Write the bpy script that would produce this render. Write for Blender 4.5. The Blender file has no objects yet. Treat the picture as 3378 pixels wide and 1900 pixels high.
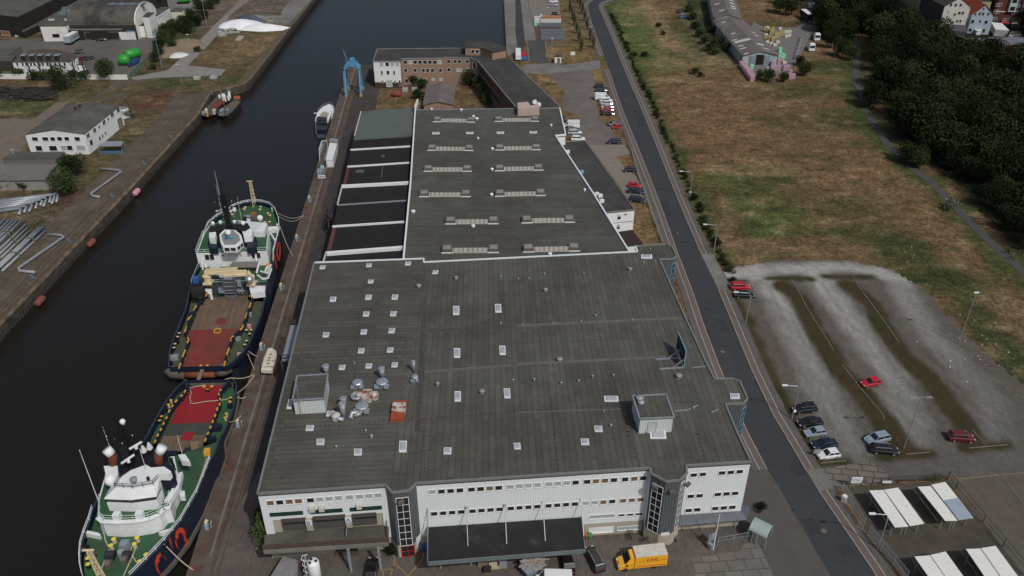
import bpy,math,random
from mathutils import Vector,Matrix,noise as mnoise
R=math.radians
random.seed(7)
scene=bpy.context.scene
C=scene.collection
# ---------------------------------------------------------------- camera, sky, sun, exposure
CAM_H,PITCH=100.0,R(32.1)
cam_d=bpy.data.cameras.new('camera'); cam=bpy.data.objects.new('camera',cam_d); C.objects.link(cam)
cam.location=(0,0,CAM_H); cam.rotation_euler=(R(90)-PITCH,0,0)
cam_d.sensor_width=36.0; cam_d.lens=36.0*2732.0/3378.0
cam_d.clip_start=1.0; cam_d.clip_end=6000.0
scene.camera=cam
SUN_EL=R(49); SX,SY=0.58,-0.815
world=bpy.data.worlds.new('World'); scene.world=world; world.use_nodes=True
wn=world.node_tree.nodes; wl=world.node_tree.links
bg=wn['Background']
sky=wn.new('ShaderNodeTexSky'); sky.sky_type='NISHITA'; sky.sun_disc=False
sky.sun_elevation=SUN_EL; sky.sun_rotation=math.atan2(SX,SY)
sky.air_density=1.0; sky.dust_density=4.0; sky.ozone_density=1.0
wl.new(sky.outputs['Color'],bg.inputs['Color']); bg.inputs['Strength'].default_value=0.082
sun_d=bpy.data.lights.new('sun','SUN'); sun=bpy.data.objects.new('sun',sun_d); C.objects.link(sun)
sun_d.energy=2.4; sun_d.angle=R(0.7); sun_d.color=(1.0,0.965,0.91)
dsun=Vector((SX*math.cos(SUN_EL),SY*math.cos(SUN_EL),math.sin(SUN_EL)))
sun.rotation_euler=dsun.to_track_quat('Z','Y').to_euler()
sun.location=(60,-60,160)
scene.view_settings.view_transform='Standard'; scene.view_settings.look='None'
scene.view_settings.gamma=1.0; scene.view_settings.exposure=-0.15
try: scene.cycles.max_bounces=5
except Exception: pass
# ---------------------------------------------------------------- surveying: rays of the survey photograph met with real planes
CP,SP=math.cos(PITCH),math.sin(PITCH)
TL={'S': (0,0,1.0)}
for r_,y_ in (('A',0),('B',480),('C',960)):
 for c_,x_ in enumerate((0,850,1700,2550)): TL[r_+str(c_)]=(x_,y_,3.019)
TL.update({'D0': (200,1420,3.019),'D1': (850,1420,3.019),'D2': (1700,1420,3.019),'D3': (2528,1420,3.019),
'E1': (600,560,6.039),'E2': (600,780,6.039),'E3': (540,1000,6.039),'E4': (480,1220,6.039),'E5': (260,1400,6.039),
'E6': (260,1640,5.574),'F1': (2980,0,6.038),'F2': (2320,60,6.3),'F3': (0,0,5.572),'F4': (380,0,5.572),
'F5': (1700,0,6.5875),'F6': (640,280,11.145),'Z': (0,0,0.76258)})
def ray(t,x,y):
 ox,oy,s=TL[t]
 u=(ox+x/s-1689)/2732.0; v=-(oy+y/s-950)/2732.0
 return Vector((u,CP+v*SP,-SP+v*CP))
def q(t,x,y,z=0.0):
 d=ray(t,x,y); k=(z-CAM_H)/d.z
 return Vector((d.x*k,d.y*k,z))
def onwall(A,B,t,x,y):
 d=ray(t,x,y); n=Vector((B[1]-A[1],A[0]-B[0],0))
 k=(Vector((A[0],A[1],0))-Vector((0,0,CAM_H))).dot(n)/d.dot(n)
 p=Vector((0,0,CAM_H))+d*k
 L=math.hypot(B[0]-A[0],B[1]-A[1])
 return ((p.x-A[0])*(B[0]-A[0])+(p.y-A[1])*(B[1]-A[1]))/L,p.z
# ---------------------------------------------------------------- materials
MT={}
def mat(name,col,rough=0.8,var=0.25,sc=0.6,metal=0.0,spec=0.3,bump=0.0,sc2=None,col2=None,thr=0.5,wid=0.12,coat=0.0):
 """plain procedural surface: base colour, slow noise variation, optional second colour in patches"""
 if name in MT: return MT[name]
 m=bpy.data.materials.new(name); m.use_nodes=True; MT[name]=m
 nt=m.node_tree; n=nt.nodes; l=nt.links; b=n['Principled BSDF']
 b.inputs['Roughness'].default_value=rough; b.inputs['Metallic'].default_value=metal
 b.inputs['Specular IOR Level'].default_value=spec
 if coat: b.inputs['Coat Weight'].default_value=coat; b.inputs['Coat Roughness'].default_value=.08
 geo=n.new('ShaderNodeNewGeometry')
 nz=n.new('ShaderNodeTexNoise'); nz.inputs['Scale'].default_value=sc; nz.inputs['Detail'].default_value=6; nz.inputs['Roughness'].default_value=.65
 l.new(geo.outputs['Position'],nz.inputs['Vector'])
 mr=n.new('ShaderNodeMapRange'); mr.inputs[1].default_value=.25; mr.inputs[2].default_value=.75
 mr.inputs[3].default_value=1-var; mr.inputs[4].default_value=1+var
 l.new(nz.outputs['Fac'],mr.inputs[0])
 mx=n.new('ShaderNodeMix'); mx.data_type='RGBA'; mx.blend_type='MULTIPLY'; mx.inputs[0].default_value=1
 src=None
 if col2 is not None:
  n2=n.new('ShaderNodeTexNoise'); n2.inputs['Scale'].default_value=sc2 or sc*.4; n2.inputs['Detail'].default_value=8; n2.inputs['Roughness'].default_value=.7
  l.new(geo.outputs['Position'],n2.inputs['Vector'])
  m2=n.new('ShaderNodeMapRange'); m2.inputs[1].default_value=thr-wid; m2.inputs[2].default_value=thr+wid
  l.new(n2.outputs['Fac'],m2.inputs[0])
  c2=n.new('ShaderNodeMix'); c2.data_type='RGBA'; c2.inputs[6].default_value=(*col,1); c2.inputs[7].default_value=(*col2,1)
  l.new(m2.outputs[0],c2.inputs[0]); l.new(c2.outputs[2],mx.inputs[6])
 else: mx.inputs[6].default_value=(*col,1)
 l.new(mr.outputs[0],mx.inputs[7]); l.new(mx.outputs[2],b.inputs['Base Color'])
 if bump:
  bp=n.new('ShaderNodeBump'); bp.inputs['Strength'].default_value=bump; bp.inputs['Distance'].default_value=.05
  l.new(nz.outputs['Fac'],bp.inputs['Height']); l.new(bp.outputs[0],b.inputs['Normal'])
 return m
def bits(name): m=MT[name]; return m.node_tree,m.node_tree.nodes,m.node_tree.links,m.node_tree.nodes['Principled BSDF']
def add_ribs(name,period,axis_angle,depth=.5,dark=.12):
 """corrugation: ribs across a horizontal direction given by angle (radians)"""
 nt,n,l,b=bits(name)
 geo=n.new('ShaderNodeNewGeometry'); dp=n.new('ShaderNodeVectorMath'); dp.operation='DOT_PRODUCT'
 dp.inputs[1].default_value=(math.cos(axis_angle),math.sin(axis_angle),0)
 l.new(geo.outputs['Position'],dp.inputs[0])
 ml=n.new('ShaderNodeMath'); ml.operation='MULTIPLY'; ml.inputs[1].default_value=2*math.pi/period; l.new(dp.outputs['Value'],ml.inputs[0])
 sn=n.new('ShaderNodeMath'); sn.operation='SINE'; l.new(ml.outputs[0],sn.inputs[0])
 mr=n.new('ShaderNodeMapRange'); mr.inputs[1].default_value=-.4; mr.inputs[2].default_value=.4; l.new(sn.outputs[0],mr.inputs[0])
 bp=n.new('ShaderNodeBump'); bp.inputs['Strength'].default_value=depth; bp.inputs['Distance'].default_value=.06
 l.new(mr.outputs[0],bp.inputs['Height']); l.new(bp.outputs[0],b.inputs['Normal'])
 old=b.inputs['Base Color'].links[0].from_socket
 mx=n.new('ShaderNodeMix'); mx.data_type='RGBA'; mx.blend_type='MULTIPLY'; mx.inputs[0].default_value=1
 m3=n.new('ShaderNodeMapRange'); m3.inputs[3].default_value=1-dark; m3.inputs[4].default_value=1; l.new(mr.outputs[0],m3.inputs[0])
 l.new(old,mx.inputs[6]); l.new(m3.outputs[0],mx.inputs[7]); l.new(mx.outputs[2],b.inputs['Base Color'])
def add_sheets(name,w,h,ang,mortar=.03,dark=.55,ang2=None,split=None,vary=.25):
 """sheets laid in rows (roof felt, slabs, planks); w = sheet length, h = row width, ang = direction of rows"""
 nt,n,l,b=bits(name)
 geo=n.new('ShaderNodeNewGeometry')
 def br(a):
  vr=n.new('ShaderNodeVectorRotate'); vr.rotation_type='Z_AXIS'; vr.inputs['Angle'].default_value=-a; l.new(geo.outputs['Position'],vr.inputs['Vector'])
  t=n.new('ShaderNodeTexBrick'); t.inputs['Scale'].default_value=1; t.inputs['Brick Width'].default_value=w; t.inputs['Row Height'].default_value=h
  t.inputs['Mortar Size'].default_value=mortar; t.inputs['Mortar Smooth'].default_value=.3; t.offset=.37
  t.inputs['Color1'].default_value=(1,1,1,1); t.inputs['Color2'].default_value=(1-vary,1-vary,1-vary,1); t.inputs['Mortar'].default_value=(dark,dark,dark,1)
  l.new(vr.outputs[0],t.inputs['Vector']); return t.outputs['Color']
 fac=br(ang)
 if ang2 is not None:
  f2=br(ang2); sx=n.new('ShaderNodeSeparateXYZ'); l.new(geo.outputs['Position'],sx.inputs[0])
  gt=n.new('ShaderNodeMath'); gt.operation='GREATER_THAN'; gt.inputs[1].default_value=split; l.new(sx.outputs['X'],gt.inputs[0])
  mm=n.new('ShaderNodeMix'); mm.data_type='RGBA'; l.new(gt.outputs[0],mm.inputs[0]); l.new(fac,mm.inputs[6]); l.new(f2,mm.inputs[7]); fac=mm.outputs[2]
 old=b.inputs['Base Color'].links[0].from_socket
 mx=n.new('ShaderNodeMix'); mx.data_type='RGBA'; mx.blend_type='MULTIPLY'; mx.inputs[0].default_value=1
 l.new(old,mx.inputs[6]); l.new(fac,mx.inputs[7]); l.new(mx.outputs[2],b.inputs['Base Color'])
white=mat('white_paint',(.68,.71,.72),.5,.10,.7)
dirty_white=mat('weathered_white',(.66,.66,.63),.8,.15,.5,col2=(.33,.32,.29),sc2=.35,thr=.64,wid=.1)
clad=mat('white_cladding',(.68,.73,.76),.5,.05,.15); add_ribs('white_cladding',.36,.08,.3,.07)
clad_dark=mat('dark_grey_cladding',(.10,.115,.13),.5,.06,.2); add_ribs('dark_grey_cladding',.42,.45,.8,.3)
trim=mat('grey_metal_trim',(.17,.18,.175),.5,.1)
beige=mat('beige_render',(.36,.33,.27),.9,.12,.5)
roof_front=mat('front_roof_felt',(.104,.101,.087),.9,.2,.22,col2=(.078,.073,.062),sc2=.05,thr=.5,wid=.12)
add_sheets('front_roof_felt',9.0,1.0,R(3.2),.085,.6,R(91.5),-17.5,.22)
roof_mid=mat('middle_roof_felt',(.096,.099,.086),.9,.16,.3,col2=(.072,.068,.058),sc2=.06,thr=.5,wid=.12)
add_sheets('middle_roof_felt',7.0,1.0,R(.5),.08,.64,vary=.2)
roof_green=mat('grey_green_felt',(.095,.115,.105),.9,.1,.3); add_sheets('grey_green_felt',12,1.0,R(1),.03,.8,vary=.08)
roof_black=mat('black_bitumen',(.014,.014,.014),.85,.25,.4)
roof_old=mat('old_dark_roof_felt',(.062,.06,.055),.9,.25,.25,col2=(.04,.038,.036),sc2=.12)
canopy_black=mat('black_canopy_felt',(.018,.018,.018),.42,.3,.4,col2=(.045,.045,.045),sc2=.25,thr=.62,wid=.05)
glass=mat('dark_window_glass',(.018,.02,.024),.08,.3,.5,spec=.6)
glass_blind=mat('window_with_blinds',(.33,.38,.40),.3,.1,2)
glass_orange=mat('window_with_wooden_shutter',(.17,.105,.065),.4,.2,2)
dome=mat('milky_skylight',(.36,.37,.41),.25,.08,.8,spec=.5)
strip_glass=mat('ribbed_roof_glazing',(.30,.29,.26),.4,.1,.6); add_ribs('ribbed_roof_glazing',1.05,0,.6,.35)
brown_box=mat('brown_roof_box',(.12,.105,.09),.6,.1)
galv=mat('galvanised_metal',(.34,.37,.40),.45,.12,.8,metal=.4)
rust=mat('rusty_orange_metal',(.46,.45,.42),.8,.2,1.2,col2=(.24,.06,.03),sc2=.8,thr=.53,wid=.05)
steel_grey=mat('grey_painted_steel',(.22,.26,.30),.5,.1)
dark_metal=mat('dark_metal',(.03,.03,.035),.5,.2)
black=mat('black_paint',(.012,.012,.014),.5,.2)
rubber=mat('black_rubber',(.02,.02,.02),.8,.2)
asphalt=mat('asphalt',(.046,.049,.054),.85,.14,.8,col2=(.036,.039,.044),sc2=.09,thr=.5,wid=.15)
asphalt2=mat('worn_asphalt',(.075,.076,.077),.9,.15,.4,col2=(.055,.056,.058),sc2=.1)
pave_grey=mat('grey_pavement',(.115,.108,.10),.9,.12,1.0,bump=.1); add_sheets('grey_pavement',.9,.45,R(68),.05,.85)
pave_red=mat('reddish_cycle_strip',(.125,.10,.09),.9,.12,1.0)
kerb_m=mat('pale_kerb_stone',(.30,.26,.235),.9,.2,.8)
line_m=mat('pale_line',(.36,.35,.33),.8,.2,.6)
yellow_line=mat('faded_yellow_line',(.27,.20,.08),.8,.3,1)
brick_pave=mat('brick_forecourt',(.135,.115,.10),.9,.18,.35,col2=(.10,.09,.082),sc2=.08)
add_sheets('brick_forecourt',1.0,.45,R(80),.06,.75)
slab=mat('concrete_slabs',(.16,.145,.13),.9,.15,.5); add_sheets('concrete_slabs',2.6,1.9,R(5),.09,.45,vary=.2)
slab_left=mat('mossy_concrete_slabs',(.13,.105,.08),.95,.22,.4,col2=(.075,.062,.04),sc2=.2,thr=.52,wid=.12)
add_sheets('mossy_concrete_slabs',3.2,2.2,R(90),.10,.5,vary=.15)
slab_road=mat('concrete_slab_road',(.235,.225,.205),.9,.15,.4); add_sheets('concrete_slab_road',5.0,2.4,R(88),.10,.55,vary=.12)
concrete=mat('pale_concrete',(.19,.185,.175),.9,.2,.3,col2=(.13,.125,.118),sc2=.07)
gravel=mat('pale_gravel',(.27,.265,.25),.95,.2,.5)
yard=mat('brownish_yard_tarmac',(.15,.13,.12),.95,.18,.25,col2=(.11,.098,.09),sc2=.05)
yard2=mat('left_yard_tarmac',(.125,.115,.105),.95,.18,.3,col2=(.095,.09,.083),sc2=.06)
quay_top=mat('dark_quay_paving',(.058,.05,.046),.9,.2,.5,col2=(.042,.037,.034),sc2=.1)
quay_brown=mat('rusty_brown_quay_edge',(.085,.053,.042),.95,.3,.5,col2=(.105,.09,.075),sc2=.3)
quay_wall_m=mat('stained_quay_wall',(.085,.075,.06),.95,.3,.3,col2=(.04,.035,.028),sc2=.5)
timber=mat('pale_timber_edge',(.17,.135,.09),.9,.35,1.0,col2=(.075,.058,.04),sc2=.5,thr=.5,wid=.05)
rail_m=mat('rusty_rail',(.05,.028,.02),.7,.2)
brick_brown=mat('brown_brick_wall',(.27,.185,.135),.95,.12,.8)
brick_red=mat('dark_red_brick',(.10,.04,.035),.95,.15,.8)
brick_dark=mat('dark_brown_brick_plinth',(.06,.035,.03),.9,.2)
grey_render=mat('grey_render',(.13,.125,.11),.95,.12,.4)
sheet_grey=mat('pale_grey_sheeting',(.36,.40,.42),.6,.1,.4); add_ribs('pale_grey_sheeting',.7,R(100),.5,.12)
fibre=mat('weathered_fibre_cement',(.165,.15,.14),.95,.15,.4,col2=(.12,.10,.095),sc2=.2); add_ribs('weathered_fibre_cement',.9,R(110),.3,.08)
fibre_grey=mat('grey_fibre_cement',(.14,.135,.125),.95,.1,.4); add_ribs('grey_fibre_cement',.8,0,.5,.15)
roof_moss=mat('mossy_roof',(.10,.098,.085),.95,.2,.25,col2=(.065,.065,.055),sc2=.15)
tile_old=mat('old_brown_tiles',(.075,.056,.048),.95,.2,.4,col2=(.055,.05,.042),sc2=.2); 
tile_red=mat('red_roof_tiles',(.30,.055,.03),.9,.15,.6)
foliage_mats={}
def leafmat(name,c,var=.35):
 m=mat(name,c,.85,var,.12,spec=.04); nt,n,l,b=bits(name); oi=n.new('ShaderNodeObjectInfo'); mr=n.new('ShaderNodeMapRange'); mr.inputs[3].default_value=.55; mr.inputs[4].default_value=1.9
 l.new(oi.outputs['Random'],mr.inputs[0]); old=b.inputs['Base Color'].links[0].from_socket; mx=n.new('ShaderNodeMix'); mx.data_type='RGBA'; mx.blend_type='MULTIPLY'; mx.inputs[0].default_value=1; l.new(old,mx.inputs[6]); l.new(mr.outputs[0],mx.inputs[7]); l.new(mx.outputs[2],b.inputs['Base Color'])
 return m
leaf_dark=leafmat('dark_tree_leaves',(.018,.026,.011))
leaf_mid=leafmat('mid_green_leaves',(.026,.038,.015))
leaf_yard=leafmat('yard_shrub_leaves',(.022,.036,.013))
leaf_ivy=leafmat('ivy_leaves',(.045,.075,.022))
leaf_pale=leafmat('pale_green_leaves',(.075,.10,.055))
bark=mat('tree_bark',(.05,.042,.034),.95,.2)
wood=mat('bare_wood',(.22,.17,.12),.9,.25,1.5)
wood_grey=mat('grey_weathered_timber',(.17,.155,.13),.9,.25,1.2)
brown_rail=mat('brown_painted_timber',(.085,.062,.052),.8,.15)
blue_crane=mat('sky_blue_paint',(.09,.27,.43),.5,.12,.4)
blue=mat('blue_paint',(.03,.10,.30),.5,.15)
lblue=mat('light_blue_paint',(.16,.34,.44),.6,.15)
green_deck=mat('green_deck_paint',(.030,.105,.045),.6,.18,.3,col2=(.04,.075,.04),sc2=.2)
green_worn=mat('worn_green_deck_paint',(.055,.080,.042),.7,.22,.4,col2=(.07,.065,.045),sc2=.3)
deck_wood=mat('timber_deck_planks',(.17,.12,.085),.9,.22,.5); add_sheets('timber_deck_planks',6,.32,R(94),.05,.6,vary=.35)
deck_red=mat('worn_red_deck_paint',(.19,.035,.032),.7,.2,.35,col2=(.14,.045,.03),sc2=.15)
deck_red2=mat('fresh_red_deck_paint',(.24,.018,.024),.6,.08,.3)
deck_slate=mat('slate_grey_deck_paint',(.052,.060,.052),.7,.12)
navy=mat('navy_hull_paint',(.012,.018,.038),.45,.2,.3)
hull_fender=mat('grey_brown_fender_strake',(.11,.095,.08),.9,.2,.5)
hull_rust=mat('rusty_stern_roller',(.24,.075,.035),.8,.3,.4)
antifoul=mat('dark_red_antifouling',(.09,.022,.018),.8,.25,.4)
yellow=mat('warm_yellow_paint',(.60,.33,.05),.5,.05)
lemon=mat('lemon_yellow_paint',(.72,.58,.06),.5,.05)
cream=mat('cream_crane_paint',(.62,.52,.34),.6,.1)
tan_rope=mat('pale_rope',(.48,.42,.33),.9,.15,3)
orange=mat('orange_paint',(.72,.20,.03),.5,.08)
red=mat('red_paint',(.42,.015,.02),.4,.06)
hullred=mat('orange_red_hull_numbers',(.55,.05,.02),.6,.1)
pink=mat('faded_pink_rubber',(.50,.26,.27),.8,.1)
rustred=mat('rust_red_fender',(.17,.06,.045),.9,.2)
exh=mat('rust_brown_exhaust',(.13,.035,.015),.8,.2)
teal=mat('teal_cover',(.05,.30,.28),.6,.1)
green_bright=mat('bright_green_paint',(.03,.27,.035),.4,.08)
tank_silver=mat('silver_paint',(.30,.34,.38),.35,.06,metal=.3)
carpaint={'black': (.012,.012,.015),'navy': (.012,.018,.04),'dark grey': (.05,.055,.06),'white': (.70,.72,.73),'silver': (.40,.43,.46),'red': (.42,.015,.02),'dark red': (.12,.012,.018),'blue': (.03,.09,.28),'silver blue': (.24,.30,.36),'yellow': (.80,.40,.02)}
for k,v in carpaint.items(): mat(k.replace(' ','_')+'_car_paint',v,.28,.03,.3,spec=.5,coat=.6)
headlamp=mat('headlamp_glass',(.6,.62,.62),.15,.02)
taillamp=mat('tail_lamp_glass',(.35,.02,.02),.2,.02)
skin=mat('skin',(.45,.28,.2),.6,.03)
# ---------------------------------------------------------------- mesh building
OFF={}
class MB:
 def __init__(s): s.v=[]; s.f=[]; s.mi=[]; s.m=0
 def face(s,pts,m=None):
  i=len(s.v); s.v+=[Vector(p) for p in pts]; s.f.append(list(range(i,i+len(pts)))); s.mi.append(s.m if m is None else m)
 def raw(s,vs,fs,m=None):
  i=len(s.v); s.v+=[Vector(p) for p in vs]
  for f in fs: s.f.append([i+k for k in f]); s.mi.append(s.m if m is None else m)
 def prism(s,poly,z0,z1=None,cap0=True,m=None):
  """poly: list of points; top at their z (or z1), bottom at z0"""
  p=[Vector((a[0],a[1],(a[2] if z1 is None else z1))) for a in poly]
  ar=sum(p[i].x*p[(i+1)%len(p)].y-p[(i+1)%len(p)].x*p[i].y for i in range(len(p)))
  if ar<0: p.reverse()
  n=len(p); b=[Vector((a.x,a.y,z0)) for a in p]
  fs=[list(range(n))]+([list(range(2*n-1,n-1,-1))] if cap0 else [])
  fs+=[[i,n+i,n+(i+1)%n,(i+1)%n] for i in range(n)]
  s.raw(p+b,fs,m)
 def box(s,c,size,rz=0.0,m=None,taper=1.0):
  cx,cy,cz=c; a,b,h=size[0]/2,size[1]/2,size[2]/2
  co,si=math.cos(rz),math.sin(rz); vs=[]
  for z,k in ((-h,1.0),(h,taper)):
   for x,y in ((-a,-b),(a,-b),(a,b),(-a,b)):
    x*=k; y*=k; vs.append((cx+x*co-y*si,cy+x*si+y*co,cz+z))
  s.raw(vs,[[0,3,2,1],[4,5,6,7],[0,1,5,4],[1,2,6,5],[2,3,7,6],[3,0,4,7]],m)
 def bar(s,a,b,w,h=None,m=None):
  a=Vector(a); b=Vector(b); d=b-a
  if d.length<1e-5: return
  d.normalize(); up=Vector((0,0,1)) if abs(d.z)<.95 else Vector((0,1,0))
  x=d.cross(up).normalized()*(w/2); y=x.cross(d).normalized()*((h or w)/2)
  vs=[a-x-y,a+x-y,a+x+y,a-x+y,b-x-y,b+x-y,b+x+y,b-x+y]
  s.raw(vs,[[0,3,2,1],[4,5,6,7],[0,1,5,4],[1,2,6,5],[2,3,7,6],[3,0,4,7]],m)
 def tube(s,pts,r,n=8,m=None,r2=None,cap=True):
  pts=[Vector(p) for p in pts]; rings=[]; x=None
  for i,p in enumerate(pts):
   d=(pts[min(i+1,len(pts)-1)]-pts[max(i-1,0)]).normalized()
   if x is None:
    up=Vector((0,0,1)) if abs(d.z)<.9 else Vector((1,0,0)); x=d.cross(up).normalized()
   else:
    x=(x-d*x.dot(d)).normalized()
   y=d.cross(x); rr=r if r2 is None else r+(r2-r)*i/(len(pts)-1)
   rings.append([p+x*rr*math.cos(2*math.pi*k/n)+y*rr*math.sin(2*math.pi*k/n) for k in range(n)])
  vs=[v for r_ in rings for v in r_]; fs=[]
  for i in range(len(rings)-1):
   for k in range(n): fs.append([i*n+k,i*n+(k+1)%n,(i+1)*n+(k+1)%n,(i+1)*n+k])
  if cap: fs+=[list(range(n-1,-1,-1)),[(len(rings)-1)*n+k for k in range(n)]]
  s.raw(vs,fs,m)
 def lathe(s,c,prof,n=12,m=None,ax=None):
  """prof: (radius, height) list; ax optional axis direction"""
  c=Vector(c); Rm=Matrix.Identity(3) if ax is None else Vector(ax).to_track_quat('Z','Y').to_matrix()
  vs=[c+Rm@ Vector((r*math.cos(2*math.pi*k/n),r*math.sin(2*math.pi*k/n),h)) for r,h in prof for k in range(n)]
  fs=[[i*n+k,i*n+(k+1)%n,(i+1)*n+(k+1)%n,(i+1)*n+k] for i in range(len(prof)-1) for k in range(n)]
  fs+=[list(range(n-1,-1,-1)),[(len(prof)-1)*n+k for k in range(n)]]
  s.raw(vs,fs,m)
 def cyl(s,c,r,h,n=12,m=None): s.lathe(c,[(r,0),(r,h)],n,m)
 def ball(s,c,r,n=12,k=8,sz=1.0,m=None):
  s.lathe(c,[(max(.002,r*math.sin(math.pi*i/k)),-r*sz*math.cos(math.pi*i/k)) for i in range(k+1)],n,m)
 def loft(s,secs,closed=True,m=None,cap=True):
  n=len(secs[0]); vs=[v for r_ in secs for v in r_]; fs=[]
  for i in range(len(secs)-1):
   for k in range(n if closed else n-1): fs.append([i*n+k,i*n+(k+1)%n,(i+1)*n+(k+1)%n,(i+1)*n+k])
  if cap: fs+=[list(range(n-1,-1,-1)),[(len(secs)-1)*n+k for k in range(n)]]
  s.raw(vs,fs,m)
 def mesh(s,name,mats,off=Vector((0,0,0)),smooth=False):
  me=bpy.data.meshes.new(name); me.from_pydata([tuple(v-off) for v in s.v],[],s.f)
  if not isinstance(mats,(list,tuple)): mats=[mats]
  for m in mats: me.materials.append(m)
  me.polygons.foreach_set('material_index',s.mi)
  if smooth: me.polygons.foreach_set('use_smooth',[True]*len(s.f))
  me.update(); return me
def tag(o,label=None,cat=None,group=None,kind=None):
 if label: o['label']=label
 if cat: o['category']=cat
 if group: o['group']=group
 if kind: o['kind']=kind
 return o
def thing(name,label,cat,loc=(0,0,0),group=None,rz=0.0):
 o=bpy.data.objects.new(name,None); C.objects.link(o); o.empty_display_size=.5
 o.location=loc; o.rotation_euler=(0,0,rz); tag(o,label,cat,group); OFF[o.name]=Vector(loc); return o
def part(name,mb,mats,parent=None,smooth=False,label=None):
 """mesh given in world coordinates (or in local ones if the root stands at the origin when built)"""
 off=OFF.get(parent.name,Vector((0,0,0))) if parent is not None else Vector((0,0,0))
 if parent is None and mb.v:
  xs=[v.x for v in mb.v]; ys=[v.y for v in mb.v]; off=Vector(((min(xs)+max(xs))/2,(min(ys)+max(ys))/2,min(v.z for v in mb.v)))
 o=bpy.data.objects.new(name,mb.mesh(name,mats,off,smooth)); C.objects.link(o)
 if parent is not None: o.parent=parent
 else: o.location=off
 OFF[o.name]=off
 if label: o['label']=label
 return o
def solo(name,mb,mats,label,cat,group=None,smooth=False):
 return tag(part(name,mb,mats,None,smooth),label,cat,group)
def struct(name,mb,mats,smooth=False): return tag(part(name,mb,mats,None,smooth),kind='structure')
def kids(o): return [c for c in C.objects if c.parent==o]
def copy_tree(o,loc=None,rz=None,parent=None,label=None,scale=None):
 c=o.copy(); C.objects.link(c)
 if parent is not None: c.parent=parent
 if loc is not None: c.location=loc; OFF[c.name]=Vector(loc)
 if rz is not None: c.rotation_euler=(0,0,rz)
 if scale is not None: c.scale=(scale,scale,scale) if not isinstance(scale,(tuple,list)) else scale
 if label: c['label']=label
 for ch in KIDS.setdefault(o.name,kids(o)): copy_tree(ch,parent=c)
 return c
KIDS={}
def text_mb(s,size,origin,xdir,ydir,depth=.02,mb=None):
 """lettering as flat mesh: origin = lower left, xdir / ydir = directions of line and height"""
 cu=bpy.data.curves.new('lettering','FONT'); cu.body=s; cu.size=size; cu.resolution_u=2
 o=bpy.data.objects.new('lettering',cu); C.objects.link(o)
 dg=bpy.context.evaluated_depsgraph_get(); me=bpy.data.meshes.new_from_object(o.evaluated_get(dg))
 mb=mb or MB(); X=Vector(xdir).normalized(); Y=Vector(ydir).normalized(); N=X.cross(Y).normalized()*depth; O=Vector(origin)
 vs=[O+X*v.co.x+Y*v.co.y+N for v in me.vertices]
 mb.raw(vs,[list(p.vertices) for p in me.polygons])
 bpy.data.objects.remove(o); bpy.data.curves.remove(cu); bpy.data.meshes.remove(me)
 return mb
def offset_line(pts,d):
 """offset a ground polyline to its right by d"""
 out=[]
 for i,p in enumerate(pts):
  a=pts[max(i-1,0)]; b=pts[min(i+1,len(pts)-1)]
  t=Vector((b.x-a.x,b.y-a.y,0)).normalized(); out.append(Vector((p.x+t.y*d,p.y-t.x*d,0)))
 return out
def ribbon(mb,L,Rr,z,thick=0.0,m=None):
 for i in range(len(L)-1):
  a,b,c,d=L[i],L[i+1],Rr[i+1],Rr[i]
  if thick: mb.prism([(a.x,a.y,z),(b.x,b.y,z),(c.x,c.y,z),(d.x,d.y,z)],z-thick,m=m)
  else:
   pts=[(a.x,a.y,z),(b.x,b.y,z),(c.x,c.y,z),(d.x,d.y,z)]
   ar=(b.x-a.x)*(c.y-a.y)-(b.y-a.y)*(c.x-a.x)
   mb.face(pts if ar>0 else pts[::-1],m)
def sheet(t,pts,z):
 """flat polygon from surveyed outline, facing up"""
 mb=MB(); p=[q(t,x,y,z) for x,y in pts]
 ar=sum(p[i].x*p[(i+1)%len(p)].y-p[(i+1)%len(p)].x*p[i].y for i in range(len(p)))
 mb.face(p if ar>0 else p[::-1]); return mb
# ---------------------------------------------------------------- water and land
WZ=-2.8
def water_mat():
 m=bpy.data.materials.new('dock_water'); m.use_nodes=True; MT['dock_water']=m
 n=m.node_tree.nodes; l=m.node_tree.links; b=n['Principled BSDF']
 b.inputs['Base Color'].default_value=(.014,.012,.0095,1); b.inputs['Roughness'].default_value=.22; b.inputs['IOR'].default_value=1.33
 b.inputs['Specular IOR Level'].default_value=.36
 geo=n.new('ShaderNodeNewGeometry'); nz=n.new('ShaderNodeTexNoise'); nz.inputs['Scale'].default_value=.9; nz.inputs['Detail'].default_value=5; nz.inputs['Roughness'].default_value=.6
 l.new(geo.outputs['Position'],nz.inputs['Vector'])
 bp=n.new('ShaderNodeBump'); bp.inputs['Strength'].default_value=.5; bp.inputs['Distance'].default_value=.2
 l.new(nz.outputs['Fac'],bp.inputs['Height']); l.new(bp.outputs[0],b.inputs['Normal']); return m
mb=MB(); mb.face([(-900,-300,WZ),(900,-300,WZ),(900,2500,WZ),(-900,2500,WZ)]); struct('water',mb,water_mat())
QR=[Vector((-38.1,-50,0)),Vector((-47.2,80.2,0)),Vector((-57.5,228.6,0)),Vector((-64.4,326.2,0))]
def quay_x(y):
 for a,b in zip(QR,QR[1:]):
  if y<=b.y: return a.x+(b.x-a.x)*(y-a.y)/(b.y-a.y)
 return QR[-1].x
NE=q('A1',2480,545); NF=q('A1',2448,0)
north=[(-55,327),(-54.5,344),(-6,344),(NE.x,NE.y),(NF.x,NF.y),(NF.x-3,700),(NF.x-3,1500),(900,1500),(900,-50)]
right_poly=[(p.x,p.y) for p in QR]+north
base_land=mat('bare_brown_ground',(.115,.085,.055),.95,.25,.2,col2=(.085,.075,.04),sc2=.05)
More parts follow.
